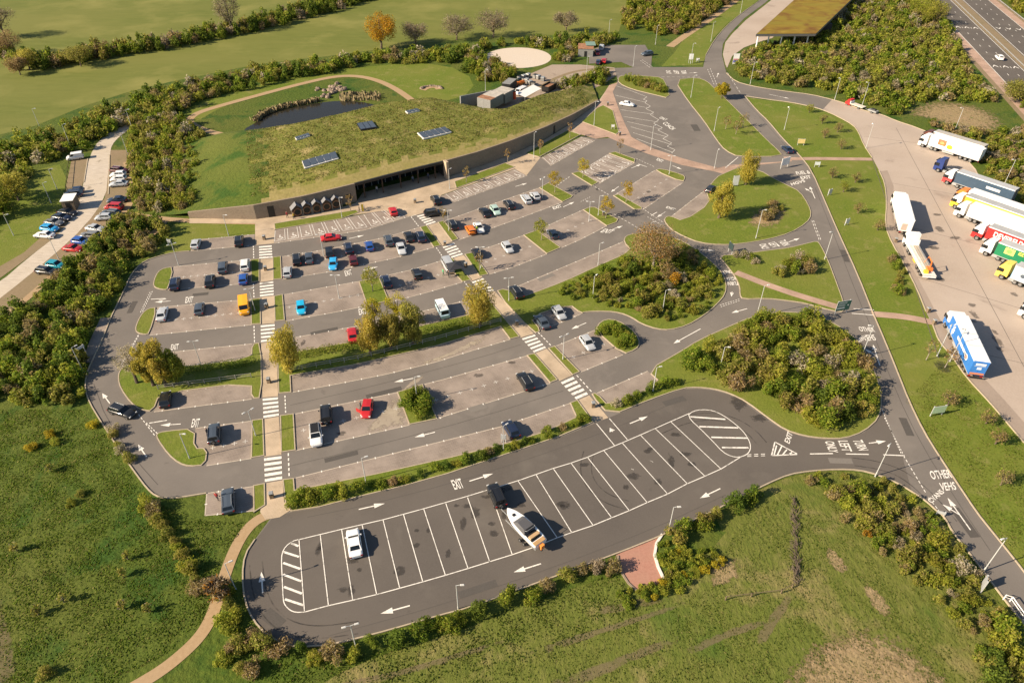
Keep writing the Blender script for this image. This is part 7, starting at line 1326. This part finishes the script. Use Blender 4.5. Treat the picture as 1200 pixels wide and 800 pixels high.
rb1 = tag(empty('fuel_tank', (G(603, 120.5).x, G(603, 120.5).y, 1.2), ya), 'red upright tank between the stores and the white shelter', 'tank'); MB().tube([(0, 0, 0), (0, 0, 2.4)], .5, 12).build('drum', cm((.6, .08, .03)), rb1); MB().tube([(0, 0, 2.4), (0, 0, 2.6)], [.5, .2], 12).build('cap', M['black'], rb1)
# awning beside the silver camper
aw = tag(empty('awning', (G(533.5, 321).x, G(533.5, 321).y, ZR), hdg(525, 311, -4.5, -8)), 'dark peaked awning pitched behind the silver camper van', 'awning')
MB().add([(-1.5, -1.6, 2.0), (1.5, -1.6, 2.0), (1.5, 1.6, 2.0), (-1.5, 1.6, 2.0), (0, 0, 2.5)], [[0, 1, 4], [1, 2, 4], [2, 3, 4], [3, 0, 4]]).build('canopy', plain('black_awning', (.03, .03, .035), .6), aw)
for x in (-1.45, 1.45):
    for y in (-1.55, 1.55): MB().tube([(x, y, 0), (x, y, 2.0)], .03, 5).build('pole', M['steel'], aw)
pt = tag(empty('picnic_table', (G(530, 324).x, G(530, 324).y, ZR), .4), 'folding table with things on it beside the awning', 'table'); MB().box(-.5, .5, -.35, .35, .68, .72).build('top', M['wood'], pt)
for x in (-.45, .45):
    for y in (-.3, .3): MB().box(x - .02, x + .02, y - .02, y + .02, 0, .68).build('leg', M['steel'], pt)
# ------------------------------------------------------------------ people
def personmat(name, trousers, top, hair):
    m, n, l, b = new_mat(name); tc = n.new('ShaderNodeTexCoord'); sp = n.new('ShaderNodeSeparateXYZ'); l.new(tc.outputs['Object'], sp.inputs[0]); mr = n.new('ShaderNodeMapRange'); mr.inputs[2].default_value = 1.8; l.new(sp.outputs[2], mr.inputs[0])
    r = n.new('ShaderNodeValToRGB'); r.color_ramp.interpolation = 'CONSTANT'; e = r.color_ramp.elements; e[0].color = (.02, .02, .02, 1); e[1].position = .05; e[1].color = (*trousers, 1)
    for p, c in ((.50, top), (.825, (.45, .28, .20)), (.935, hair)): x = e.new(p); x.color = (*c, 1)
    l.new(mr.outputs[0], r.inputs[0]); l.new(r.outputs[0], b.inputs['Base Color']); b.inputs['Roughness'].default_value = .8; return m
def person(px, py, head, label, trousers=(.03, .035, .06), top=(.05, .05, .06), hair=(.03, .02, .012), stride=.18, z=ZR):
    j = [(0, 0, .95), (0, 0, 1.18), (0, 0, 1.42), (0, 0, 1.52), (.02, 0, 1.60), (.03, 0, 1.72), (0, .19, 1.40), (.04, .25, 1.12), (.14, .24, .88), (0, -.19, 1.40), (-.02, -.25, 1.12), (.06, -.25, .88), (0, .10, .90), (stride * .6, .11, .50), (stride, .11, .07), (stride + .16, .12, .04), (0, -.10, .90), (-stride * .3, -.11, .50), (-stride, -.11, .09), (-stride + .15, -.12, .05)]
    e = [(0, 1), (1, 2), (2, 3), (3, 4), (4, 5), (2, 6), (6, 7), (7, 8), (2, 9), (9, 10), (10, 11), (0, 12), (12, 13), (13, 14), (14, 15), (0, 16), (16, 17), (17, 18), (18, 19)]
    rad = [.14, .135, .16, .06, .085, .10, .075, .055, .04, .075, .055, .04, .10, .07, .05, .045, .10, .07, .05, .045]
    me = bpy.data.meshes.new('person'); me.from_pydata(j, e, []); o = bpy.data.objects.new('person', me); link(o); m = o.modifiers.new('skin', 'SKIN')
    sv = me.skin_vertices[0].data
    for i, r in enumerate(rad): sv[i].radius = (r, r * (1.15 if i in (0, 1, 2) else 1))
    sv[0].use_root = True; s = o.modifiers.new('sub', 'SUBSURF'); s.levels = s.render_levels = 1
    me.materials.append(personmat('clothing', trousers, top, hair)); p = G(px, py); o.location = (p.x, p.y, z); o.rotation_euler = (0, 0, head); return tag(o, label, 'person')
for a in ((423, 478.5, R(20), 'person in dark clothes standing at the open door of the red hatchback'), (255.5, 586, R(90), 'person in red beside the dark slate estate in the lone bay', (.04, .03, .04), (.32, .03, .03)), (559, 272.5, R(120), 'person in a bright hi-vis jacket behind the orange hatchback', (.05, .05, .06), (.45, .62, .03)), (519.5, 323, R(30), 'person in green beside the silver camper van', (.03, .12, .06), (.04, .38, .15)), (526, 325.5, R(60), 'person in black standing beside the awning', (.02, .02, .02), (.02, .02, .02)), (244, 510.5, R(10), 'person in dark clothes beside the off-roader with a pale bonnet'),
          (421.5, 249, R(200), 'person in black at the end of the forecourt lawn', (.02, .02, .02), (.02, .02, .025)), (427, 247, R(30), 'person in grey near the red hatchback on the forecourt', (.12, .12, .12), (.2, .19, .18)), (442, 225.5, R(250), 'person in a pale top in the entrance recess', (.05, .05, .07), (.5, .5, .5)), (484, 213.5, R(270), 'person in blue-grey walking in the entrance recess', (.03, .03, .05), (.16, .2, .26)), (502, 210, R(270), 'person in dark blue near the entrance pier', (.03, .03, .04), (.05, .07, .12)), (345, 257, R(170), 'person in yellow walking past the market huts', (.05, .05, .06), (.55, .36, .03)), (706, 265, R(100), 'person by the bay lamp') if 0 else (337, 255.5, R(350), 'person in red near the doorway by the huts', (.05, .04, .05), (.4, .05, .06))):
    person(*a)
fl = tag(empty('feather_flag', (G(424.5, 251).x, G(424.5, 251).y, ZR), .3), 'yellow banner on a pole beside the forecourt lawn', 'banner'); MB().tube([(0, 0, 0), (0, 0, 2.6)], .025, 5).build('pole', M['steel'], fl); MB().box(0, .5, -.015, .015, .7, 2.5).build('banner', cm((.75, .5, .03)), fl)
